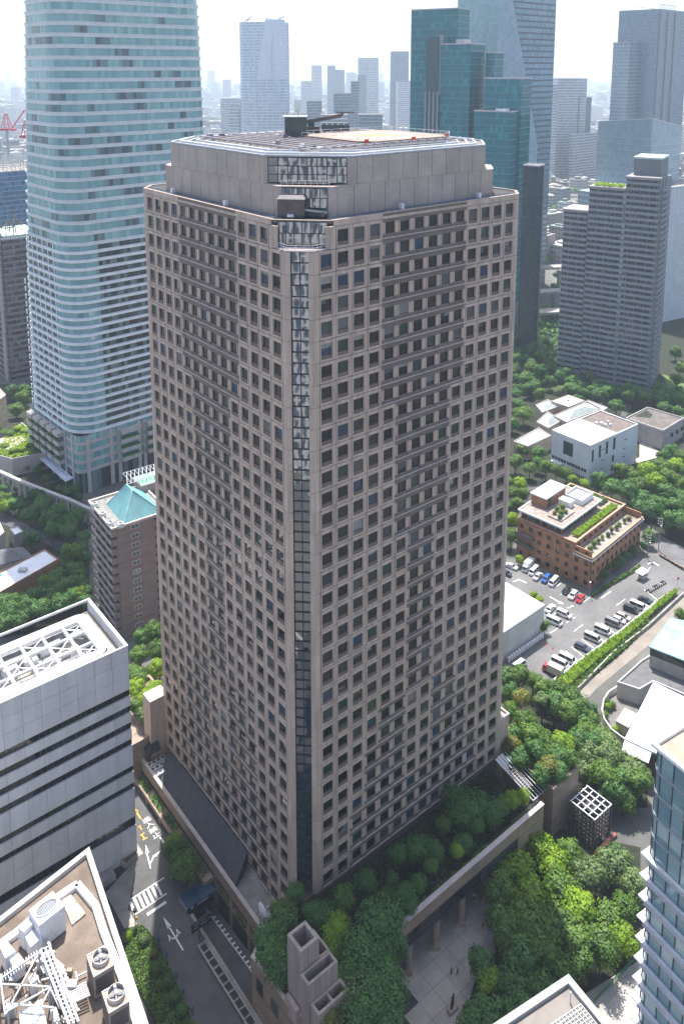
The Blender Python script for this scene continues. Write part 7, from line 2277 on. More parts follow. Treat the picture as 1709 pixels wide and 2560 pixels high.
for f in range(nf):
    z0, z1_ = f * 4.25, f * 4.25 + 4.25
    for lo, hi, dark in ((z0, z0 + 1.3, True), (z0 + 1.3, z1_, False)):
        if hi > 229: continue
        (a0, b0), (a1, b1) = gch(lo), gch(hi)
        def strip(mbx, p0, q0, p1, q1, n):
            for i in range(n):
                u, v = i / n, (i + 1) / n
                L = lambda p, q, t: (p[0] + (q[0] - p[0]) * t, p[1] + (q[1] - p[1]) * t)
                mbx.poly([(*L(p0, q0, u), lo), (*L(p0, q0, v), lo), (*L(p1, q1, v), hi), (*L(p1, q1, u), hi)])
        strip(bd if dark else ga, (a0, 0), (GWR, 0), (a1, 0), (GWR, 0), 1 if dark else 26)
        strip(gc, (a0, 0), (0, b0), (a1, 0), (0, b1), 12)
        strip(gb, (0, b0), (0, GWL * .45), (0, b1), (0, GWL * .45), 8)
        strip(ga if False else gb, (0, GWL * .45), (3, GWL), (0, GWL * .45), (3, GWL), 14)
obj('blue_glazing', ga, GP, gd, kind='stuff'); obj('facet_glazing', gc, GP2, gd, kind='stuff'); obj('left_glazing', gb, GP3, gd, kind='stuff')
obj('dark_band', bd, mat('navy_band', (.025, .05, .085), .3), gd, kind='stuff')

def simple_tower(label, N, azr, wl, wr, z, pal, bandm, fh=4.0, bay=2.4, bh=.9, name='office_tower_block', group=None, z0=0, proud=.1):
    return glass_tower(name, label, N, azr, wl, wr, z0, z, fh, bay, bh, pal, bandm, bandm, group=group, proud=proud)
NAVYP = palette('navy_pane', [(.09, .17, .25), (.10, .19, .27), (.08, .15, .23), (.13, .22, .29)], rough=.08, ior=1.7)
t = simple_tower('dark blue office tower with vertical grey pilasters at the frame edge', (368, 1000), 45, 50, 82, 234, NAVYP, mat('navy_frame', (.15, .20, .26), .5), 4.2, 2.0, .6, 'dark_blue_tower')
for x in (2, 22, 42):
    mb = MB(); mb.box(x, -1.2, 0, x + 9, .2, 232); obj('pilaster', mb, mat('mauve_grey', (.17, .18, .21), .5), t)
mb = MB()
for i in range(12): mb.bar((i * 4, 0, 234), (i * 4, 0, 240), .5)
mb.bar((0, 0, 240), (48, 0, 240), .6); mb.bar((0, 0, 234), (0, 40, 240), .6); obj('roof_frame', mb, GREY_M, t)
t2 = glass_tower('', '', (336, 1000), 45, 21, 40, 0, 196, 4.2, 2.4, 1.0, palette('steel_blue_pane', [(.12, .22, .28), (.14, .25, .31), (.10, .19, .25)], .08, ior=1.8), mat('pink_grey_band', (.34, .35, .37), .5), GREY_M, root=t)
# pale glass hall with ridge roof
PALEP = palette('pale_glass', [(.36, .46, .50), (.40, .50, .54), (.33, .43, .47), (.38, .48, .52)], rough=.1, ior=1.7)
t = thing('ridge_roof_glass_block', 'pale glass block with a sharp ridged roofline behind the grey apartments', 'building', (205.9, 560, 0), pi / 2 - radians(52))
PWL, PWR = 42.0, 37.0
g, b = MB(), MB()
curtain(g, b, None, frame_T(0, PWR, PWL), PWR, 0, 124, 4.2, 1.6, .35)
curtain(g, b, None, frame_T(1, PWR, PWL), PWL, 0, 124, 4.2, 1.6, .35)
g.T = b.T = None
n = 16
for i in range(n):
    u, v = i / n, (i + 1) / n
    zt = lambda s, w0, w1: w0 + (w1 - w0) * s
    g.poly([(PWR * u, .1, 124), (PWR * v, .1, 124), (PWR * v, .1, zt(v, 134, 127)), (PWR * u, .1, zt(u, 134, 127))])
    g.poly([(.1, PWL * u, 124), (.1, PWL * v, 124), (.1, PWL * v, zt(v, 134, 130)), (.1, PWL * u, zt(u, 134, 130))])
obj('glazing', g, PALEP, t, kind='stuff'); obj('spandrel_band', b, mat('pale_band', (.55, .62, .65), .4), t, kind='stuff')
mb = MB(); mb.prism([(.3, .3), (PWR - .3, .3), (PWR - .3, PWL - .3), (.3, PWL - .3)], 0, 126); obj('core', mb, mat('pale_core', (.3, .36, .4), .7), t)
mb = MB(); mb.poly([(0, 0, 134), (PWR, 0, 127), (PWR, PWL, 123), (0, PWL, 130)]); obj('roof', mb, mat('pale_band', (.55, .62, .65)), t)
mb = MB(); mb.bar((0, 0, 134.1), (PWR, 0, 127.1), .5); mb.bar((0, 0, 134.1), (0, PWL, 130.1), .5); obj('roof_edge', mb, WHITE, t)
mb = MB(); mb.box(-14, 6, 0, -.2, 46, 82); obj('annex', mb, PALEP, t)
for f in range(18):
    mb = MB(); mb.box(-14.3, 5.7, 4 + f * 4.4, 0, 46, 5.2 + f * 4.4); obj('annex_band', mb, WHITE_M, t)
GPAL = palette('grey_blue_pane', [(.10, .14, .19), (.13, .17, .22), (.09, .12, .17), (.2, .25, .3)], .15, ior=1.6)
BGREY = mat('blue_grey_band', (.30, .32, .36), .6)
simple_tower('blue grey office block with fine vertical ribs beyond the facade of the faceted tower', (364, 1300), 40, 30, 44, 121, GPAL, BGREY, 4, 1.6, .4, 'ribbed_office_block', proud=.5)
simple_tower('wide office block with pale horizontal bands near the ribbed block', (343, 1250), 48, 6, 70, 68, GPAL, mat('pale_grey_band', (.42, .42, .44), .6), 4.2, 3, 1.9, 'banded_office_block')
simple_tower('tall white panelled block cut by the frame beside the grey apartments', (213, 540), 60, 20, 40, 90, palette('whitish_pane', [(.62, .62, .64), (.65, .65, .67), (.60, .60, .62)], .5), mat('white_violet_band', (.68, .68, .70), .6), 3.4, 3.2, .2, 'white_panel_block')

# grey stepped apartment tower
GRYW = mat('slate_grey_balcony', (.245, .255, .27), .7, .08, .3)
GRYD = mat('slate_grey_wall', (.15, .16, .175), .7, .1, .3)
GPN = palette('apartment_dark_pane', [(.012, .016, .022), (.03, .036, .045), (.018, .024, .03), (.06, .07, .085), (.10, .12, .14), (.015, .02, .028)], .1, ior=1.6)
ga_ = thing('grey_stepped_apartments', 'grey stepped apartment tower with rows of solid balconies', 'building', (160.3, 419.5, 0), pi / 2 - radians(31))
secs = ((0, 17.2, 112, 0.0), (17.2, 36.0, 105.5, .9), (36.0, 49.5, 92, 2.2))
for (y0, y1, zt, dx) in secs:
    mb = MB(); mb.box(dx + 1.4, y0, 0, dx + 18, y1 - .05, zt - .8); obj('body', mb, GRYD, ga_)
    nfl = int(zt / 3.1)
    for f in range(nfl):
        z = zt - (f + 1) * 3.1 - .4
        mb = MB()
        step = .6
        mb.box(dx - .35, y0 + .2, z, dx + 1.39, y0 + (y1 - y0) * .38, z + 1.35)
        mb.box(dx + .2, y0 + (y1 - y0) * .38, z, dx + 1.39, y0 + (y1 - y0) * .8, z + 1.35)
        mb.box(dx + .6, y0 + (y1 - y0) * .8, z, dx + 1.39, y1 - .2, z + 1.35)
        obj('balcony', mb, GRYW, ga_)
    g = MB(); m = MB()
    for f in range(nfl):
        z = zt - (f + 1) * 3.1 - .4
        n = int((y1 - y0) / 1.15)
        for i in range(n):
            a = y0 + .3 + i * (y1 - y0 - .6) / n; bq = y0 + .3 + (i + 1) * (y1 - y0 - .6) / n
            g.poly([(dx + 1.34, a + .06, z + 1.3), (dx + 1.34, bq - .06, z + 1.3), (dx + 1.34, bq - .06, z + 3.0), (dx + 1.34, a + .06, z + 3.0)])
            if i % 4 == 0: m.box(dx + .6, a - .12, z + 1.3, dx + 1.38, a + .12, z + 3.1)
    obj('balcony_door', g, GPN, ga_, kind='stuff'); obj('party_wall', m, GRYW, ga_, kind='stuff')
    mb = MB(); mb.box(dx - .3, y0, zt - .8, dx + 18, y1 - .02, zt + .5); obj('roof_slab', mb, mat('roof_grey_pink', (.30, .27, .27), .8), ga_)
mb = MB(); mb.box(.9, 16.4, 0, 2.0, 18.4, 104); obj('stair_strip', mb, GRYD, ga_)
for f in range(33):
    mb = MB(); mb.box(.84, 16.9, 2 + f * 3.1, .92, 17.9, 3.8 + f * 3.1); obj('stair_window', mb, palette('stair_pane', [(.35, .42, .45), (.25, .3, .34), (.42, .5, .52), (.1, .13, .15)], .2), ga_)
hedge('roof_garden', [(2, 19), (10, 19), (10, 34), (2, 34)], 106, 1.5, 500, 'bright', None, None, leaf=.6, seed=93, parent=ga_)
# right flank with projecting balconies
for f in range(34):
    z = 3 + f * 3.1
    for x0 in (2.0, 8.2, 14.4):
        mb = MB(); mb.box(x0, -1.6 + x0 * .0, z, x0 + 4.6, .1, z + 1.2); obj('side_balcony', mb, GRYW, ga_)
mb = MB(); mb.box(1.2, -.1, 0, 30, 2.0, 111); obj('flank', mb, GRYD, ga_)
mb = MB(); mb.box(6, -.6, 0, 7.4, .2, 113); mb.box(12.8, -.6, 0, 14.0, .2, 113); obj('flank_fin', mb, mat('fin_grey', (.22, .24, .27), .6), ga_)
mb = MB(); mb.box(7, 1.5, 100, 26, 15, 121); obj('upper_block', mb, GRYD, ga_)
mb = MB(); mb.box(6.6, 1.1, 121, 26.4, 15.4, 122); obj('upper_roof', mb, mat('pale_green_roof', (.42, .50, .44)), ga_)

# far towers
def far_tower(label, x0, x1, Y, z, pal, bandm, fh=4, bay=4, bh=1.4, depth=None, name='distant_tower', group='towers on the skyline'):
    return glass_tower(name, label, (x0, Y), 88, 0.001 + (depth or (x1 - x0) * .8), x1 - x0, 0, z, fh, bay, bh, pal, bandm, bandm, group=group, faces=(0, 1))
rh = thing('curved_skyscraper', 'distant pale blue skyscraper with curved shoulders and rooftop cranes', 'building', (-114, 1265, 0))
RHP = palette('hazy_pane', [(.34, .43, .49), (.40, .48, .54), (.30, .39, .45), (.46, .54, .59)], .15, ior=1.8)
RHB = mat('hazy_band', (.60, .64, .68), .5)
def rh_out(s=1.0):
    return [(-35 * s, 10), (-35 * s, -14), (-31 * s, -22), (-12 * s, -28), (0, -30), (14 * s, -28), (31 * s, -22), (35 * s, -14), (35 * s, 10), (20, 30), (-20, 30)]
g, b, m = MB(), MB(), MB()
P = resample(rh_out(), 3.0)
for f in range(54):
    z = f * 4.3
    for i in range(len(P)):
        p, q = P[i], P[(i + 1) % len(P)]
        if (p[1] + q[1]) / 2 < 12: g.poly([(*p, z + 1.3), (*q, z + 1.3), (*q, z + 4.3), (*p, z + 4.3)])
    b.ring(rh_out(1.008), .6, z, z + 1.3)
for i in range(0, len(P), 3):
    m.box(P[i][0] - .5, P[i][1] - .6, 0, P[i][0] + .5, P[i][1] + .2, 232)
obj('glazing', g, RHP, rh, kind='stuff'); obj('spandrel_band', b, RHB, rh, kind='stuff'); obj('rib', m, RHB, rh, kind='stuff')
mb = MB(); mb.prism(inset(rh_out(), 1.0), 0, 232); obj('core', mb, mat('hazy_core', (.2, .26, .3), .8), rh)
mb = MB(); mb.prism([(-10, -29.5), (2, -30.5), (22, -26), (30, -22.5), (30, -21), (-6, -27)], 150, 236, P1=[(4, -30.4), (6, -30.4), (22, -26), (31, -22.4), (31, -21), (6, -27)]); obj('stone_shield', mb, RHB, rh)
mb = MB()
for x in (-24, 22): mb.bar((x - 6, 0, 233), (x + 8, 0, 243), 1.2); mb.bar((x, 0, 232), (x, 0, 240), 1.0)
mb.bar((-30, -5, 236), (30, -5, 240), .8); obj('roof_crane', mb, GREY_M, rh)
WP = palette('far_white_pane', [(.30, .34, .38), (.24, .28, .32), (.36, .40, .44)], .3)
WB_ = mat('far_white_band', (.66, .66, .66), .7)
DP = palette('far_dark_pane', [(.16, .21, .25), (.19, .24, .28), (.14, .19, .23)], .25)  # dark panes lightened: haze of the distance put into the colour
DB_ = mat('far_dark_band', (.26, .30, .34), .6)  # band lightened likewise, haze put into the colour
for lab, x0, x1, Y, z, d in (('faint slim pale tower on the skyline', -93, -61, 2600, 173, 0), ('faint stepped dark tower on the skyline', -45, -20, 2600, 173, 1), ('faint broad shoulder block attached to the stepped skyline tower', -20, 8, 2610, 160, 1),
                             ('pale checkered tower with curved flanks on the skyline', 41, 90, 2100, 190, 0), ('dark slab in front of the pale checkered tower', 36, 56, 1960, 150, 1), ('tall flat topped skyline tower beside the teal tower', 110, 149, 1900, 202, 1),
                             ('broad white lower block at the foot of the flat topped tower', 112, 160, 1700, 140, 0), ('dark glass office tower in the hazy middle distance', -11, 12, 1150, 132, 1), ('slim teal grey block behind the dark glass office tower', 14, 26, 1300, 146, 1),
                             ('white ribbed office block with dense windows just beyond the granite roof', -22, 6, 900, 117, 0), ('wide dark low slab in the middle distance', 20, 48, 1000, 112, 1), ('narrow white apartment slab beside the curved skyscraper', -146, -134, 1100, 119, 0),
                             ('dark mid rise block far behind the white ribbed office', -52, -30, 1250, 118, 1), ('pale mid rise with terraces near the horizon', -111, -81, 2300, 130, 0), ('broad hazy apartment block between the two glass towers', -215, -180, 1500, 112, 0), ('hazy low slab by the rounded glass tower', -178, -150, 1400, 100, 1),
                             ('pale office block by the left edge haze', -560, -520, 1700, 150, 0), ('hazy broad block near the left edge', -640, -590, 1900, 135, 1), ('pale stepped block behind the dark blue tower', 330, 375, 1300, 150, 0), ('slim white tower right of the faceted tower', 300, 318, 1250, 142, 0)):
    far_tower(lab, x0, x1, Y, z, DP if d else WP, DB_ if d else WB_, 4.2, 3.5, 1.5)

# ---------------------------------------------------------------- the sea of lower buildings
AVOID = [(-80, 330, 90), (110, 520, 60), (140, 620, 90), (-110, 1265, 70), (230, 585, 70), (180, 440, 70), (390, 1020, 110), (385, 1320, 60), (370, 1270, 60), (-240, 620, 85), (230, 545, 50), (-140, 440, 60)]
R = random.Random(21)
HOUSE_W = palette('house_walls', [(.55, .53, .50), (.42, .39, .36), (.64, .63, .62), (.30, .26, .24), (.48, .45, .41), (.18, .16, .16), (.58, .56, .52), (.33, .33, .34), (.68, .67, .65), (.26, .21, .18)], .8, var=.1)
HOUSE_R = palette('house_roofs', [(.28, .27, .26), (.17, .17, .17), (.42, .41, .40), (.22, .20, .18), (.58, .57, .56), (.11, .11, .12), (.20, .25, .23), (.34, .32, .30)], .85, var=.15)
HOUSE_G = palette('house_windows', [(.05, .06, .07), (.10, .12, .14), (.16, .18, .20), (.03, .04, .05)], .2)
def house_geo(W, D, h, wall, roof, win, o=(0, 0), rz=0, detail=True):
    c, s = cos(rz), sin(rz)
    T = lambda x, y, z: (o[0] + c * x - s * y, o[1] + s * x + c * y, z)
    wall.T = roof.T = T
    wall.prism(rect(-W / 2, -D / 2, W / 2, D / 2), 0, h, top=False, bottom=False)
    roof.prism(rect(-W / 2, -D / 2, W / 2, D / 2), h - .01, h + .5)
    roof.box(-W * .15, -D * .1, h + .5, W * .2, D * .3, h + R.uniform(1.5, 3.5))
    if detail:
        win.T = T
        nf = max(1, int(h / 3.3))
        for f in range(nf):
            z = f * h / nf
            n = max(2, int(W / 3)); m = max(2, int(D / 3))
            for i in range(n):
                x = -W / 2 + (i + .2) * W / n
                win.box(x, -D / 2 - .06, z + 1.0, x + W / n * .6, -D / 2 + .05, z + 2.4)
            for i in range(m):
                y = -D / 2 + (i + .2) * D / m
                win.box(-W / 2 - .06, y, z + 1.0, -W / 2 + .05, y + D / m * .6, z + 2.4)
rows = []
tries = 0
def ok(x, y, r):
    return all((x - a) ** 2 + (y - b) ** 2 > (q + r) ** 2 for a, b, q in AVOID)
placed = []
nnear = 0
y = 500.0
while y < 1050:
    x = -y * .46
    while x < y * .46:
        W, D = R.uniform(9, 26), R.uniform(9, 24)
        if ok(x, y, max(W, D) * .6) and R.random() < .8:
            h = R.choice([6, 7, 9, 10, 12, 14, 17, 20, 24, 30]) * R.uniform(.8, 1.15)
            if R.random() < .03: h *= 1.9
            placed.append((x + R.uniform(-3, 3), y + R.uniform(-4, 4), W, D, h, radians(R.choice([-40, 50, 38, -50, 10, 45]) + R.uniform(-5, 5))))
        x += W * 1.25 + 5
    y += 27
vis = [p for p in placed if (-.30 * p[1] - 20 > p[0] or -.195 * p[1] < p[0] < .1 * p[1] + 15 or p[0] > .24 * p[1])]
vis.sort(key=lambda p: p[1])
chosen = set(id(p) for p in vis[:230])
sw, sr, sw_g = MB(), MB(), MB()
adj = ['low', 'small', 'plain', 'boxy', 'narrow', 'broad']
for p in placed:
    x, y, W, D, h, rz = p
    if id(p) in chosen:
        a, b, c = MB(), MB(), MB()
        house_geo(W, D, h, a, b, c)
        k = 'mid rise block' if h > 16 else 'low house'
        sz = ('broad' if W > 20 else 'narrow' if W < 13 else 'plain') + ' ' + ('square' if abs(W - D) < 4 else 'oblong')
        wh = 'beside the rounded glass tower' if x < -.195 * y else ('between the curved skyscraper and the teal tower' if x < .12 * y else 'around the grey apartments')
        t = thing('mid_rise_block' if h > 16 else 'city_house', 'hazy %s %s %s' % (sz, k, wh), 'building' if h > 16 else 'house', (x, y, 0), rz, '%s %ss %s' % (sz, k, wh))
        obj('wall', a, HOUSE_W, t); obj('roof', b, HOUSE_R, t); obj('window_rows', c, HOUSE_G, t, kind='stuff')
    else:
        house_geo(W, D, h, sw, sr, sw_g, (x, y), rz)
y = 1060.0
while y < 9500:
    st = max(26, y * .02)
    x = -y * .46
    while x < y * .46:
        W, D = st * R.uniform(.4, .9), st * R.uniform(.4, .8)
        if ok(x, y, W) and R.random() < .85:
            h = R.choice([6, 8, 9, 11, 13, 16, 20, 26]) * R.uniform(.8, 1.2)
            if R.random() < .04: h = R.uniform(35, 75)
            if y > 3500 and R.random() < .01: h = R.uniform(80, 150)
            house_geo(min(W, 40), min(D, 34), h, sw, sr, sw_g, (x + R.uniform(-4, 4), y + R.uniform(-6, 6)), R.uniform(-.9, .9), detail=y < 1900)
        x += W * 1.2 + st * .25
    y += st * .95
sw.T = sr.T = sw_g.T = None
tag(obj('city_walls', sw, HOUSE_W), 'endless low buildings of the city fading towards the horizon', 'city', kind='stuff')
tag(obj('city_roofs', sr, HOUSE_R), 'flat roofs of the endless low city towards the horizon', 'city', kind='stuff')
tag(obj('city_windows', sw_g, HOUSE_G), 'window rows of the low city in the haze', 'city', kind='stuff')
# greenery between the houses
mb = MB()
for i in range(2200):
    yq = R.uniform(480, 3200) if i % 3 else R.uniform(480, 1100)
    xq = R.uniform(-.46, .46) * yq
    if not ok(xq, yq, 4): continue
    r = R.uniform(4, 9); n = 46
    for _ in range(n):
        d = Vector((R.gauss(0, 1), R.gauss(0, 1), abs(R.gauss(0, 1)))).normalized()
        p = Vector((xq, yq, r * .5)) + Vector((d.x * r * R.uniform(.6, 2.0), d.y * r, d.z * r * .9))
        a = d.orthogonal().normalized() * r * .28; b = d.cross(a).normalized() * r * .22
        mb.poly([tuple(p - a), tuple(p + b), tuple(p + a), tuple(p - b)])
tag(obj('far_greenery', mb, LEAF['dark']), 'clumps of trees scattered through the hazy city', 'trees', kind='stuff')
# elevated road right of the dark slab tower
t = thing('elevated_road', 'elevated expressway deck on piers between the dark slab and the grey apartments', 'bridge', (0, 0, 0))
for yy, z in ((560, 14), (520, 12), (620, 16)):
    mb = MB(); mb.bar((112, yy, z), (180, yy + 14, z), 9, 1.6); obj('deck', mb, CONC, t)
    for x in (125, 145, 165):
        mb = MB(); mb.box(x, yy + 3, 0, x + 2, yy + 5 + 3, z - .8); obj('pier', mb, CONC_D, t)

# ================================================================ blocks behind the viewpoint: they show only as reflections in the glass corner
t = thing('white_ribbed_tower', 'white ribbed tower mirrored in the glass corner strip of the granite tower', 'building', (-66, -66, 0))
mb = MB(); mb.box(0, 0, 0, 74.4, 26, 176); obj('core', mb, GPAL, t)
for i in range(24):
    mb = MB(); mb.box(i * 3.1, 26, 0, i * 3.1 + 1.3, 27.2, 176); obj('rib', mb, WHITE, t)
for i in range(22):
    mb = MB(); mb.box(0, 26, 6 + i * 7.8, 74.4, 26.5, 7 + i * 7.8); obj('floor_band', mb, WHITE_M, t)
t = simple_tower('pale banded block mirrored in the left windows of the granite tower', (-150, -30), 60, 30, 40, 120, GPAL, WB_, 4, 3, 1.6, 'mirrored_block')
t.rotation_euler[2] += pi
t = simple_tower('brown banded block mirrored in the right windows of the granite tower', (120, -20), 60, 30, 40, 100, GPAL, POD_ST, 4, 3, 1.6, 'mirrored_brown_block')
t.rotation_euler[2] += pi

# ================================================================ groves
def sold(name, P, k, z=0.01):
    mb = MB(); mb.poly([(*sight(*k(x, y)), z) for x, y in P]); return obj(name, mb, SOIL, kind='structure')
ks = lambda x, y: (x, y)
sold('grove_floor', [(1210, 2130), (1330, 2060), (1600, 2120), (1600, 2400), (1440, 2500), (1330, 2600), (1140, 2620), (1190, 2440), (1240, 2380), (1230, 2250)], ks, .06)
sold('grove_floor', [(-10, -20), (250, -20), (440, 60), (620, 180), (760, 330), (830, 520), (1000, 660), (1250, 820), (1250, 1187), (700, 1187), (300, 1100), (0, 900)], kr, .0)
sold('park_floor', [(20, 30), (540, 30), (700, 90), (1000, 180), (1568, 150), (1700, 400), (1700, 1500), (1380, 1330), (1120, 1120), (780, 900), (560, 880), (200, 900), (130, 1100), (60, 1500), (0, 1500)], kb, -.01)
sold('park_floor', [(-100, 0), (310, 0), (320, 450), (430, 700), (700, 1000), (800, 1150), (830, 1950), (800, 2200), (-100, 2349)], ka, -.01)
KN = {'dark': 'deep green', 'mid': 'fresh green', 'bright': 'yellow green', 'pale': 'pale grey green', 'olive': 'brownish olive'}
SZ = lambda r: 'small' if r < 3 else ('middling' if r < 4.3 else 'large')
def grove(L, k, z, h, where, group, zc=.55, scale=1.0, globe=False):
    """L: crown centres in image pixels, with crown radius in metres"""
    for (px, py, r, kind) in L:
        hh = h * random.uniform(.85, 1.15) * (r / 4.2) ** .5
        x, y = sight(*k(px, py), z + hh * zc)
        tree(x, y, z, r * scale, hh, kind, '%s %s broadleaf tree %s' % (SZ(r), KN[kind], where), '%s %s trees %s' % (SZ(r), KN[kind], group), globe=globe and random.random() < .75)
S_ = lambda s: [(int(a), int(b), float(c), {'d': 'dark', 'm': 'mid', 'b': 'bright', 'p': 'pale', 'o': 'olive'}[d]) for a, b, c, d in (q.split(',') for q in s.split())]
grove(S_('1340,2110,4.6,b 1285,2175,4.6,b 1385,2160,4.2,b 1250,2235,4.0,m 1330,2235,5,b 1405,2225,4.5,m 1475,2190,4,p 1535,2155,4.5,p 1580,2215,3.6,p 1450,2280,4.5,b 1525,2300,4,m 1380,2310,5,m 1315,2310,4.5,m 1260,2320,4.2,m 1440,2360,4.5,m 1500,2375,4,m 1400,2415,4.2,m 1556,2345,3.5,b 1300,2400,4.2,d 1225,2460,3.2,b 1200,2415,3,d 1285,2470,4,d 1350,2465,4,d 1222,2540,3.6,d 1180,2560,3,d 1290,2540,4,d 1560,2270,3.2,m 1350,2370,4.2,m 1420,2130,3.4,m 1450,2410,3.6,m'), ks, 0, 10, 'in the grove between the plaza and the avenue', 'of the plaza grove', scale=1.15)
grove(S_('20,60,3.6,d 130,40,3.6,m 250,80,3.4,m 60,200,3.4,d 330,160,4.2,m 450,170,4.4,m 540,220,4,d 620,290,4.2,m 720,360,4.2,d 560,370,4,m 440,300,4.2,d 640,440,4.2,d 750,450,3.6,m 700,560,3.8,m 850,580,4,m 780,650,4,d 640,640,3.5,d 900,660,4,p 760,760,4.2,p 900,780,4.5,p 1020,820,4.2,p 1120,900,4.4,p 880,930,4.5,m 1010,980,4.5,d 1150,1010,4,m 720,880,3.8,p 1050,1100,4,m 1200,960,3.6,p 940,1060,4,d 330,300,3.2,p'), kr, 0, 10, 'in the wooded bank behind the lattice cube', 'of the wooded bank')
grove(S_('60,330,2.8,m 180,420,3.6,m 150,230,3.2,o 100,540,3.2,d 230,560,3.8,m 330,600,4,m 510,600,3.4,b 430,680,3.4,m 260,690,3.6,d 390,830,3.4,o 480,880,3,d 330,900,3,d 560,740,3,m 60,640,2.8,o 150,740,3.4,d 460,760,3.2,d'), kr, 10.5, 7.5, 'on the stone planter block beyond the garden', 'of the planter block')
grove(S_('820,830,5,d 940,900,5.5,d 1080,960,5.5,d 1210,1010,5.5,d 1350,1050,5.5,d 1480,1090,5.5,d 1110,800,5,m 1240,770,5.5,b 1180,890,5.5,m 1320,860,5.5,b 1440,830,5,m 1500,720,4.5,b 1560,900,5,m 1400,960,5.5,d 1530,1010,5.5,d 1010,770,4.5,m 1560,640,4.5,m 1470,590,4,d 1400,640,4,d 1620,780,5,m 1620,1120,5,d 1380,740,4.8,m 1160,1080,5,d 1290,1120,5,d 1420,1180,5,d 1540,1200,5,d'), kb, 0, 11, 'in the park between the museum and the road', 'of the museum park')
grove(S_('170,260,6.2,m 110,60,4.6,d 210,40,4.6,d 310,80,4.4,m 480,70,4.4,p 120,170,4.5,d 70,340,4.5,d 140,570,4,m 300,600,4.2,d 100,680,4,m 220,740,3.8,m 360,740,3.8,m 450,760,3.6,m 545,780,3.6,m 140,870,3.6,b 75,960,3.6,m 110,1070,3.6,m 75,1190,3.4,b 60,1330,3.4,m 300,690,3.4,d 170,960,3.2,m 30,860,3.2,m 30,1100,3.2,d 600,850,2.6,b 700,890,2.6,b'), kb, 0, 9.5, 'beside the granite tower below the museum', 'below the museum')
grove(S_('620,60,4.6,d 690,95,4.6,d 760,60,4.4,d 830,110,4.6,d 900,70,4.6,d 980,190,5,d 1010,80,4.6,d 1090,110,4.6,d 1160,80,4.6,d 1230,120,4.6,d 1300,90,4.8,d 1380,130,4.8,d 1450,90,4.8,d 1520,140,5,d 1580,90,5,d 1400,220,4.6,d 1500,250,4.8,d 1580,330,4.6,d 560,40,4.4,d 640,130,4,d 1100,40,4.4,d 1350,40,4.5,d'), kb, 0, 10, 'in the belt at the foot of the grey apartments', 'of the belt below the apartments')
grove(S_('1290,900,4.6,d 1330,870,4.6,d 1370,860,4.4,d 1310,950,4.6,d 1350,930,4.4,d 1300,830,4.6,d 1340,810,4.6,d 1385,720,5,d 1395,690,5,d 1690,880,5,d 1700,920,5,m 1690,950,4.4,b 1370,790,4.6,d 1290,985,4.2,d'), ks, 0, 11, 'near the foot of the dark slab tower', 'near the dark slab')
grove(S_('100,60,5,d 220,110,5,m 150,230,5,m 230,50,5,d 60,1110,4.2,b 40,1060,4,m 130,1110,4,d 400,1080,4.8,d 320,1020,4.2,d 270,1200,4.4,d 450,1240,4.6,d 560,1180,4.4,d 640,1270,4.4,d 700,1200,4.2,d 620,1360,4.2,d 480,1350,4.2,d 280,1420,4.6,d 650,1560,4.4,m 720,1500,4.2,d 600,1640,4.2,m 690,1720,4.4,d 540,1760,4.2,d 440,1850,4.2,m 620,1850,4.4,d 710,1830,4.2,d 765,1600,3.8,d 780,1420,3.6,d 350,1950,4.2,d 480,1950,4.2,d 560,2030,4.2,d 250,2050,4.2,d 100,2090,4.2,d 40,2200,4.2,d 200,2150,4.2,d 360,2080,4.2,d 720,1940,3.2,b 790,1900,3.4,d 480,1680,3.6,m 150,1980,3.8,m 30,2030,4,d 650,1980,3.8,d 770,2010,3.6,d 560,1900,3.6,m 360,1150,4,d 540,1290,4,d'), ka, 0, 9.5, 'in the wood around the brown apartments', 'of the wood by the brown apartments')
grove(S_('350,780,2.6,d 420,860,2.8,m 470,920,2.8,d 560,960,2.8,d 620,980,2.8,d 690,960,3,d 710,1040,2.8,d 300,710,2.6,m 380,740,2.4,d 640,900,2.8,d 250,760,2.2,m 90,850,2.2,m 20,880,2.4,m 160,960,2.2,d 40,950,2.4,d'), ka, 0, 6, 'on the slope between colonnade and glass canopy', 'on the colonnade slope')
grove(S_('40,560,2.6,b 120,600,2.8,b 200,590,2.6,b 160,400,3,b 90,440,3,m 260,560,2.6,b 300,500,2.4,m 340,600,2.6,m 230,420,2.6,b 20,430,3,m 280,380,2.4,m'), ka, 7.4, 3.2, 'on the lawn terrace by the glass tower', 'on the lawn terrace')
grove(S_('350,1610,3.6,d 385,1595,3.8,m 398,1640,3.8,m 350,1650,3.6,m 390,1690,3.4,b 330,1690,3.2,m 400,1600,3,d'), ks, 0, 12, 'between the white block and the granite tower', 'behind the white block')
grove(S_('340,1720,3.4,b 372,1745,3.6,b 365,1785,3.4,p 338,1765,3,m 345,1690,3,m 385,1720,3,b'), ks, 9.5, 7, 'on the planter at the end of the slate roof', 'on the end planter')
W1 = [(92, 415), (150, 405), (118, 445), (112, 485), (96, 490), (85, 450)]
for i, (x, y) in enumerate(scatter(W1, 6.5, 900, 5)):
    tree(x, y, 0, random.uniform(4, 5.2), random.uniform(8, 10.5), ['dark', 'dark', 'mid'][i % 3], 'broadleaf tree in the wood between the dark slab and the grey apartments', 'trees between the slab and the apartments')
W2 = [(150, 398), (215, 392), (235, 430), (190, 418), (172, 408)]
for i, (x, y) in enumerate(scatter(W2, 6.5, 900, 6)):
    tree(x, y, 0, random.uniform(4, 5), random.uniform(8, 10), ['dark', 'dark', 'mid'][i % 3], 'broadleaf tree in the belt along the grey apartments', 'trees along the grey apartments')
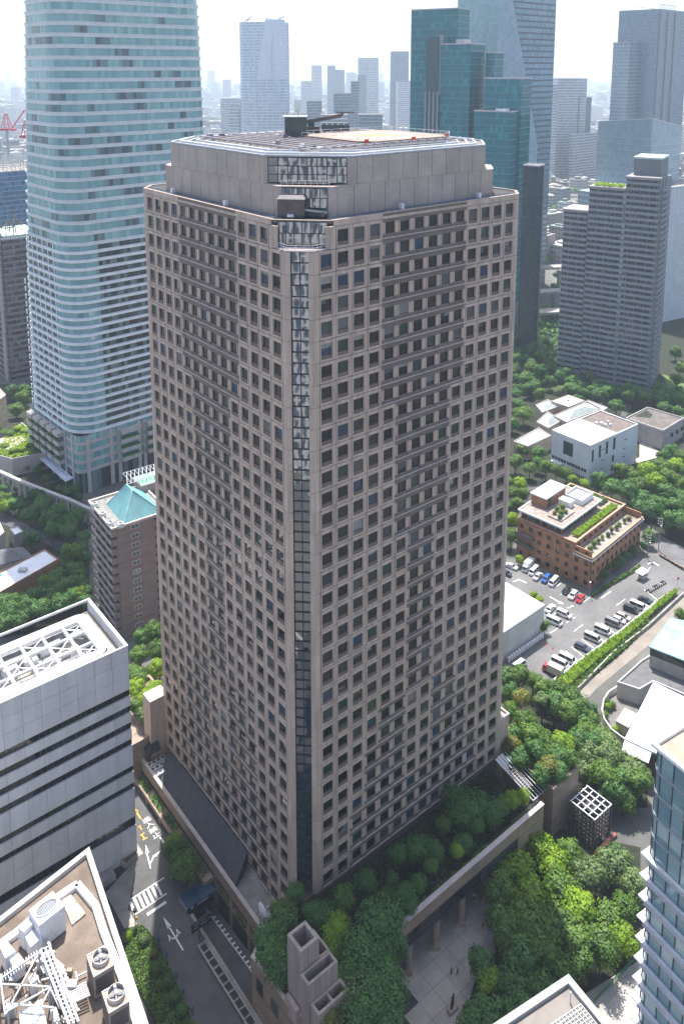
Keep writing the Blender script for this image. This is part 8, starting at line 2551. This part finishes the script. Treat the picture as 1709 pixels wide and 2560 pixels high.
hedge('far_wood', [(205, 395), (330, 400), (340, 520), (240, 500), (215, 430)], 0, 11, 2600, 'dark', 'dense far wood behind the grey apartments', 'wood', 1.5, 7, kindtag='stuff')
hedge('far_wood', [(112, 452), (165, 452), (190, 500), (200, 560), (120, 560), (118, 500)], 0, 10, 2400, 'dark', 'dense far wood under the elevated road', 'wood', 1.5, 8, kindtag='stuff')
mb = MB(); mb.poly([(200, 385, -.02), (360, 385, -.02), (360, 540, -.02), (110, 570, -.02), (110, 450, -.02), (200, 450, -.02)]); obj('park_floor', mb, SOIL, kind='structure')
mb = MB(); mb.poly([(70, 395, -.015), (240, 385, -.015), (250, 440, -.015), (190, 450, -.015), (120, 450, -.015), (112, 500, -.015), (80, 500, -.015)]); obj('park_floor', mb, SOIL, kind='structure')
# garden of the tower's podium
k6 = lambda x, y: (980 + x * .2551, 1980 + y * .2551)
k7 = lambda x, y: (560 + x * .287, 2100 + y * .287)
grove(S_('60,640,2.0,d 270,560,3.4,d 420,600,2.6,d 500,330,2.0,m 690,480,2.4,d 640,620,1.5,b 700,170,4.2,d 820,120,3.4,d 960,210,3.2,d 830,370,1.6,d 110,1000,2.6,d 250,920,1.8,d 40,1250,2.0,d 1180,90,2.2,b 1270,60,1.8,b 600,60,2.6,d 1080,140,2.2,m 380,760,1.7,m 160,1130,1.8,d 10,860,1.8,d'), k6, 10.4, 8.4, 'in the shaded podium garden under the granite tower', 'of the podium garden', scale=1.1, globe=True)
grove(S_('500,640,4.0,m 400,820,3.2,d 420,960,3.4,d 480,1130,3.4,d 860,640,3.2,d 760,600,2.2,d 1050,510,3.0,m 1240,370,2.4,d 1010,780,3.8,b 1330,720,4.8,d 1200,960,4.4,d 1330,1020,4.6,d 1120,1400,3.2,p 1420,1230,4.2,d 1280,1240,4.4,d 960,980,2.2,b 930,1590,2.2,o 1440,1450,3.6,d 1440,480,2.2,m 1470,900,3.6,d 1100,1100,3.6,d 1280,1450,3.8,d 620,480,2.2,d 1060,1250,3.2,d 1400,1560,3.2,d 1180,1560,3.4,d 340,900,2.2,d'), k7, 10.4, 7.4, 'on the dark terrace around the ventilation stack', 'of the stack terrace', scale=1.05, globe=True)
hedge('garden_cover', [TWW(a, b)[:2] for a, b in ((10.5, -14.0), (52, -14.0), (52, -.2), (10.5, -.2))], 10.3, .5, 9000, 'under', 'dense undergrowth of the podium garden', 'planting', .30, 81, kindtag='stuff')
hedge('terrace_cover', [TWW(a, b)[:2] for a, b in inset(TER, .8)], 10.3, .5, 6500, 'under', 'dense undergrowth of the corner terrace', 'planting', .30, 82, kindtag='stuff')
hedge('garden_edge', [TWW(a, b)[:2] for a, b in ((14, -14.1), (51, -14.1), (51, -12.6), (14, -12.6))], 10.4, 1.2, 1800, 'mid', 'strip of lighter grasses along the podium parapet', 'planting', .28, 83, kindtag='stuff')
# shrubs along the brick building and the lot
for (px, py, r) in ((865, 1665, 2.4), (960, 1570, 2.6), (1050, 1510, 2.4), (1140, 1460, 2.4), (1215, 1425, 2.0), (900, 1610, 2.0), (1010, 1545, 2.2)):
    x, y = sight(*kb(px, py), 2.5)
    tree(x, y, 0, r, 5.2, 'dark', 'deep green broadleaf tree against the right wall of the brick building', 'trees against the brick wall')
tree(*sight(*kb(1262, 1330), 4), 0, 3.4, 7, 'mid', 'fresh green tree beside the utility pole')
tree(*sight(*kb(125, 1530), 2.5), 0, 2.4, 4.6, 'bright', 'bright bush like tree behind the parked box truck')
tree(*sight(*kl(345, 640), 3), 0, 2.4, 5.2, 'mid', 'lone small tree at the corner of the white roofed hall')
tree(*sight(*kl(255, 370), 2), 0, 1.8, 3.4, 'bright', 'bright shrub behind the white roofed hall')
tree(*sight(*kl(310, 410), 2), 0, 1.7, 3.4, 'bright', 'bright shrub at the corner behind the white roofed hall')
tree(*sight(*kl(1540, 560), 6), 0, 2.6, 9, 'mid', 'green tree beside the copper roofed house')
hedge('wall_hedge', [sight(*kl(*p)) for p in ((750, 385), (1180, 130), (1190, 145), (765, 400))], 0, 1.2, 1500, 'mid', 'low hedge along the brick building facing the lot', leaf=.3, seed=84)
px_sheet('lawn', [(1655, 935), (1709, 950), (1709, 1010), (1680, 1000)], .02, mat('lawn', (.10, .16, .035), .9, .2, .5))

# ================================================================ people and the sculpture
def cloth(name, shirt, legs, hair=(.02, .015, .012), skin=(.45, .28, .20)):
    m = bpy.data.materials.new(name); m.use_nodes = True
    nt = m.node_tree; P = nt.nodes['Principled BSDF']; P.inputs['Roughness'].default_value = .8
    tc = nt.nodes.new('ShaderNodeTexCoord'); sp = nt.nodes.new('ShaderNodeSeparateXYZ'); r = nt.nodes.new('ShaderNodeValToRGB'); d = nt.nodes.new('ShaderNodeMath')
    d.operation = 'DIVIDE'; d.inputs[1].default_value = 1.75
    nt.links.new(tc.outputs['Object'], sp.inputs[0]); nt.links.new(sp.outputs['Z'], d.inputs[0]); nt.links.new(d.outputs[0], r.inputs[0])
    r.color_ramp.interpolation = 'CONSTANT'
    E = [(0, (.03, .03, .03)), (.05, legs), (.52, shirt), (.835, skin), (.945, hair)]
    while len(r.color_ramp.elements) < len(E): r.color_ramp.elements.new(.5)
    for e, (p, c) in zip(r.color_ramp.elements, E): e.position = p; e.color = (*c, 1)
    nt.links.new(r.outputs[0], P.inputs['Base Color'])
    return m
def person(x, y, rz, stride, m, label):
    V = [(0, 0, .95, .16), (0, 0, 1.15, .15), (0, 0, 1.38, .17), (0, 0, 1.50, .065), (0.01, 0, 1.58, .085), (0.01, 0, 1.70, .095)]
    E = [(0, 1), (1, 2), (2, 3), (3, 4), (4, 5)]
    for s in (-1, 1):
        n = len(V); st = stride * s
        V += [(0, s * .09, .90, .10), (st * .5 + .03, s * .10, .50, .068), (st - .02, s * .10, .09, .045), (st + .14, s * .11, .04, .04)]
        E += [(0, n), (n, n + 1), (n + 1, n + 2), (n + 2, n + 3)]
        n = len(V)
        V += [(0, s * .19, 1.40, .06), (-st * .3, s * .25, 1.14, .045), (-st * .5 + .08, s * .25, .90, .035), (-st * .5 + .12, s * .24, .80, .04)]
        E += [(2, n), (n, n + 1), (n + 1, n + 2), (n + 2, n + 3)]
    me = bpy.data.meshes.new('person')
    me.from_pydata([v[:3] for v in V], E, [])
    o = bpy.data.objects.new('person', me); COL.objects.link(o)
    md = o.modifiers.new('skin', 'SKIN')
    for i, v in enumerate(V):
        me.skin_vertices[0].data[i].radius = (v[3], v[3])
    me.skin_vertices[0].data[0].use_root = True
    o.modifiers.new('sub', 'SUBSURF').render_levels = 1
    me.materials.append(m)
    o.location = (x, y, .03); o.rotation_euler = (0, 0, rz)
    return tag(o, label, 'person')
PEOPLE = [(23.6, -19.5, .8, .25, (.70, .70, .72), (.55, .56, .6), 'person in white clothes striding across the plaza'), (19.9, -19.6, 2.2, .12, (.02, .02, .025), (.02, .02, .03), 'person dressed all in black standing on the plaza'),
          (20.7, -20.4, 2.0, .2, (.03, .05, .10), (.05, .07, .12), 'person in dark blue walking beside the one in black'), (31.1, -17.4, -1, .2, (.35, .10, .06), (.04, .04, .05), 'person in a rust coloured top near the columns'),
          (33.9, -12.6, .5, .1, (.6, .6, .62), (.03, .03, .04), 'person in a pale shirt in the shade of the podium'), (34.9, -13.0, 2.8, .1, (.45, .25, .2), (.05, .05, .06), 'person in a pinkish top under the podium edge'), (36.0, -12.2, 1.2, .15, (.10, .11, .13), (.03, .03, .04), 'person in dark grey waiting under the podium')]
for i, (a, b, rz, st, sh, lg, lab) in enumerate(PEOPLE):
    person(*TWW(a, b)[:2], rz + TW_R, st, cloth('clothes_%d' % i, sh, lg), lab)
x, y = sight(*kl(828, 1050))
person(x, y, .8, .2, cloth('clothes_lane', (.66, .66, .68), (.05, .05, .07)), 'person in a white shirt walking down the lane')
t = thing('plaza_sculpture', 'slender dark sculpture leaning on a stone plinth in the plaza', 'sculpture', TWW(15.6, -24.0, .03), TW_R)
mb = MB(); mb.box(-1.0, -.55, 0, 1.0, .55, .7); obj('plinth', mb, COLST, t)
mb = MB(); mb.tube((-.3, 0, .7), (0, 0, 2.0), .22, 10, .3); mb.tube((0, 0, 2.0), (.25, .1, 3.4), .3, 10, .12); mb.tube((.1, 0, 2.3), (-.45, .1, 3.0), .12, 8, .06); obj('figure', mb, mat('dark_bronze', (.05, .045, .035), .4, .2, 2, metal=.6), t)
t = thing('poster_wall', 'dark low wall with a pale poster panel at the edge of the plaza', 'wall', TWW(37.5, -16.0, .03), TW_R)
mb = MB(); mb.box(0, -9, 0, .6, 0, 2.6); obj('wall', mb, POD_ST, t)
mb = MB(); mb.box(-.06, -4.6, .5, -.01, -1.2, 2.2); obj('poster', mb, mat('poster_teal', (.16, .26, .28), .4), t)
mb = MB(); mb.box(-.05, -8.4, .3, -.01, -5.4, 2.0); obj('notice_board', mb, mat('notice_dark', (.05, .04, .045), .6), t)

# ================================================================ the air
mb = MB(); mb.box(-13500, -3800, -12.0, 13500, 15500, 262.0)
hz = bpy.data.materials.new('summer_haze'); hz.use_nodes = True
nt = hz.node_tree
nt.nodes.remove(nt.nodes['Principled BSDF'])
pv = nt.nodes.new('ShaderNodeVolumePrincipled')
pv.inputs['Color'].default_value = (.74, .87, 1.0, 1)
pv.inputs['Density'].default_value = 0.00015
pv.inputs['Anisotropy'].default_value = 0.25
nt.links.new(pv.outputs[0], nt.nodes['Material Output'].inputs['Volume'])
obj('haze', mb, hz, kind='stuff')
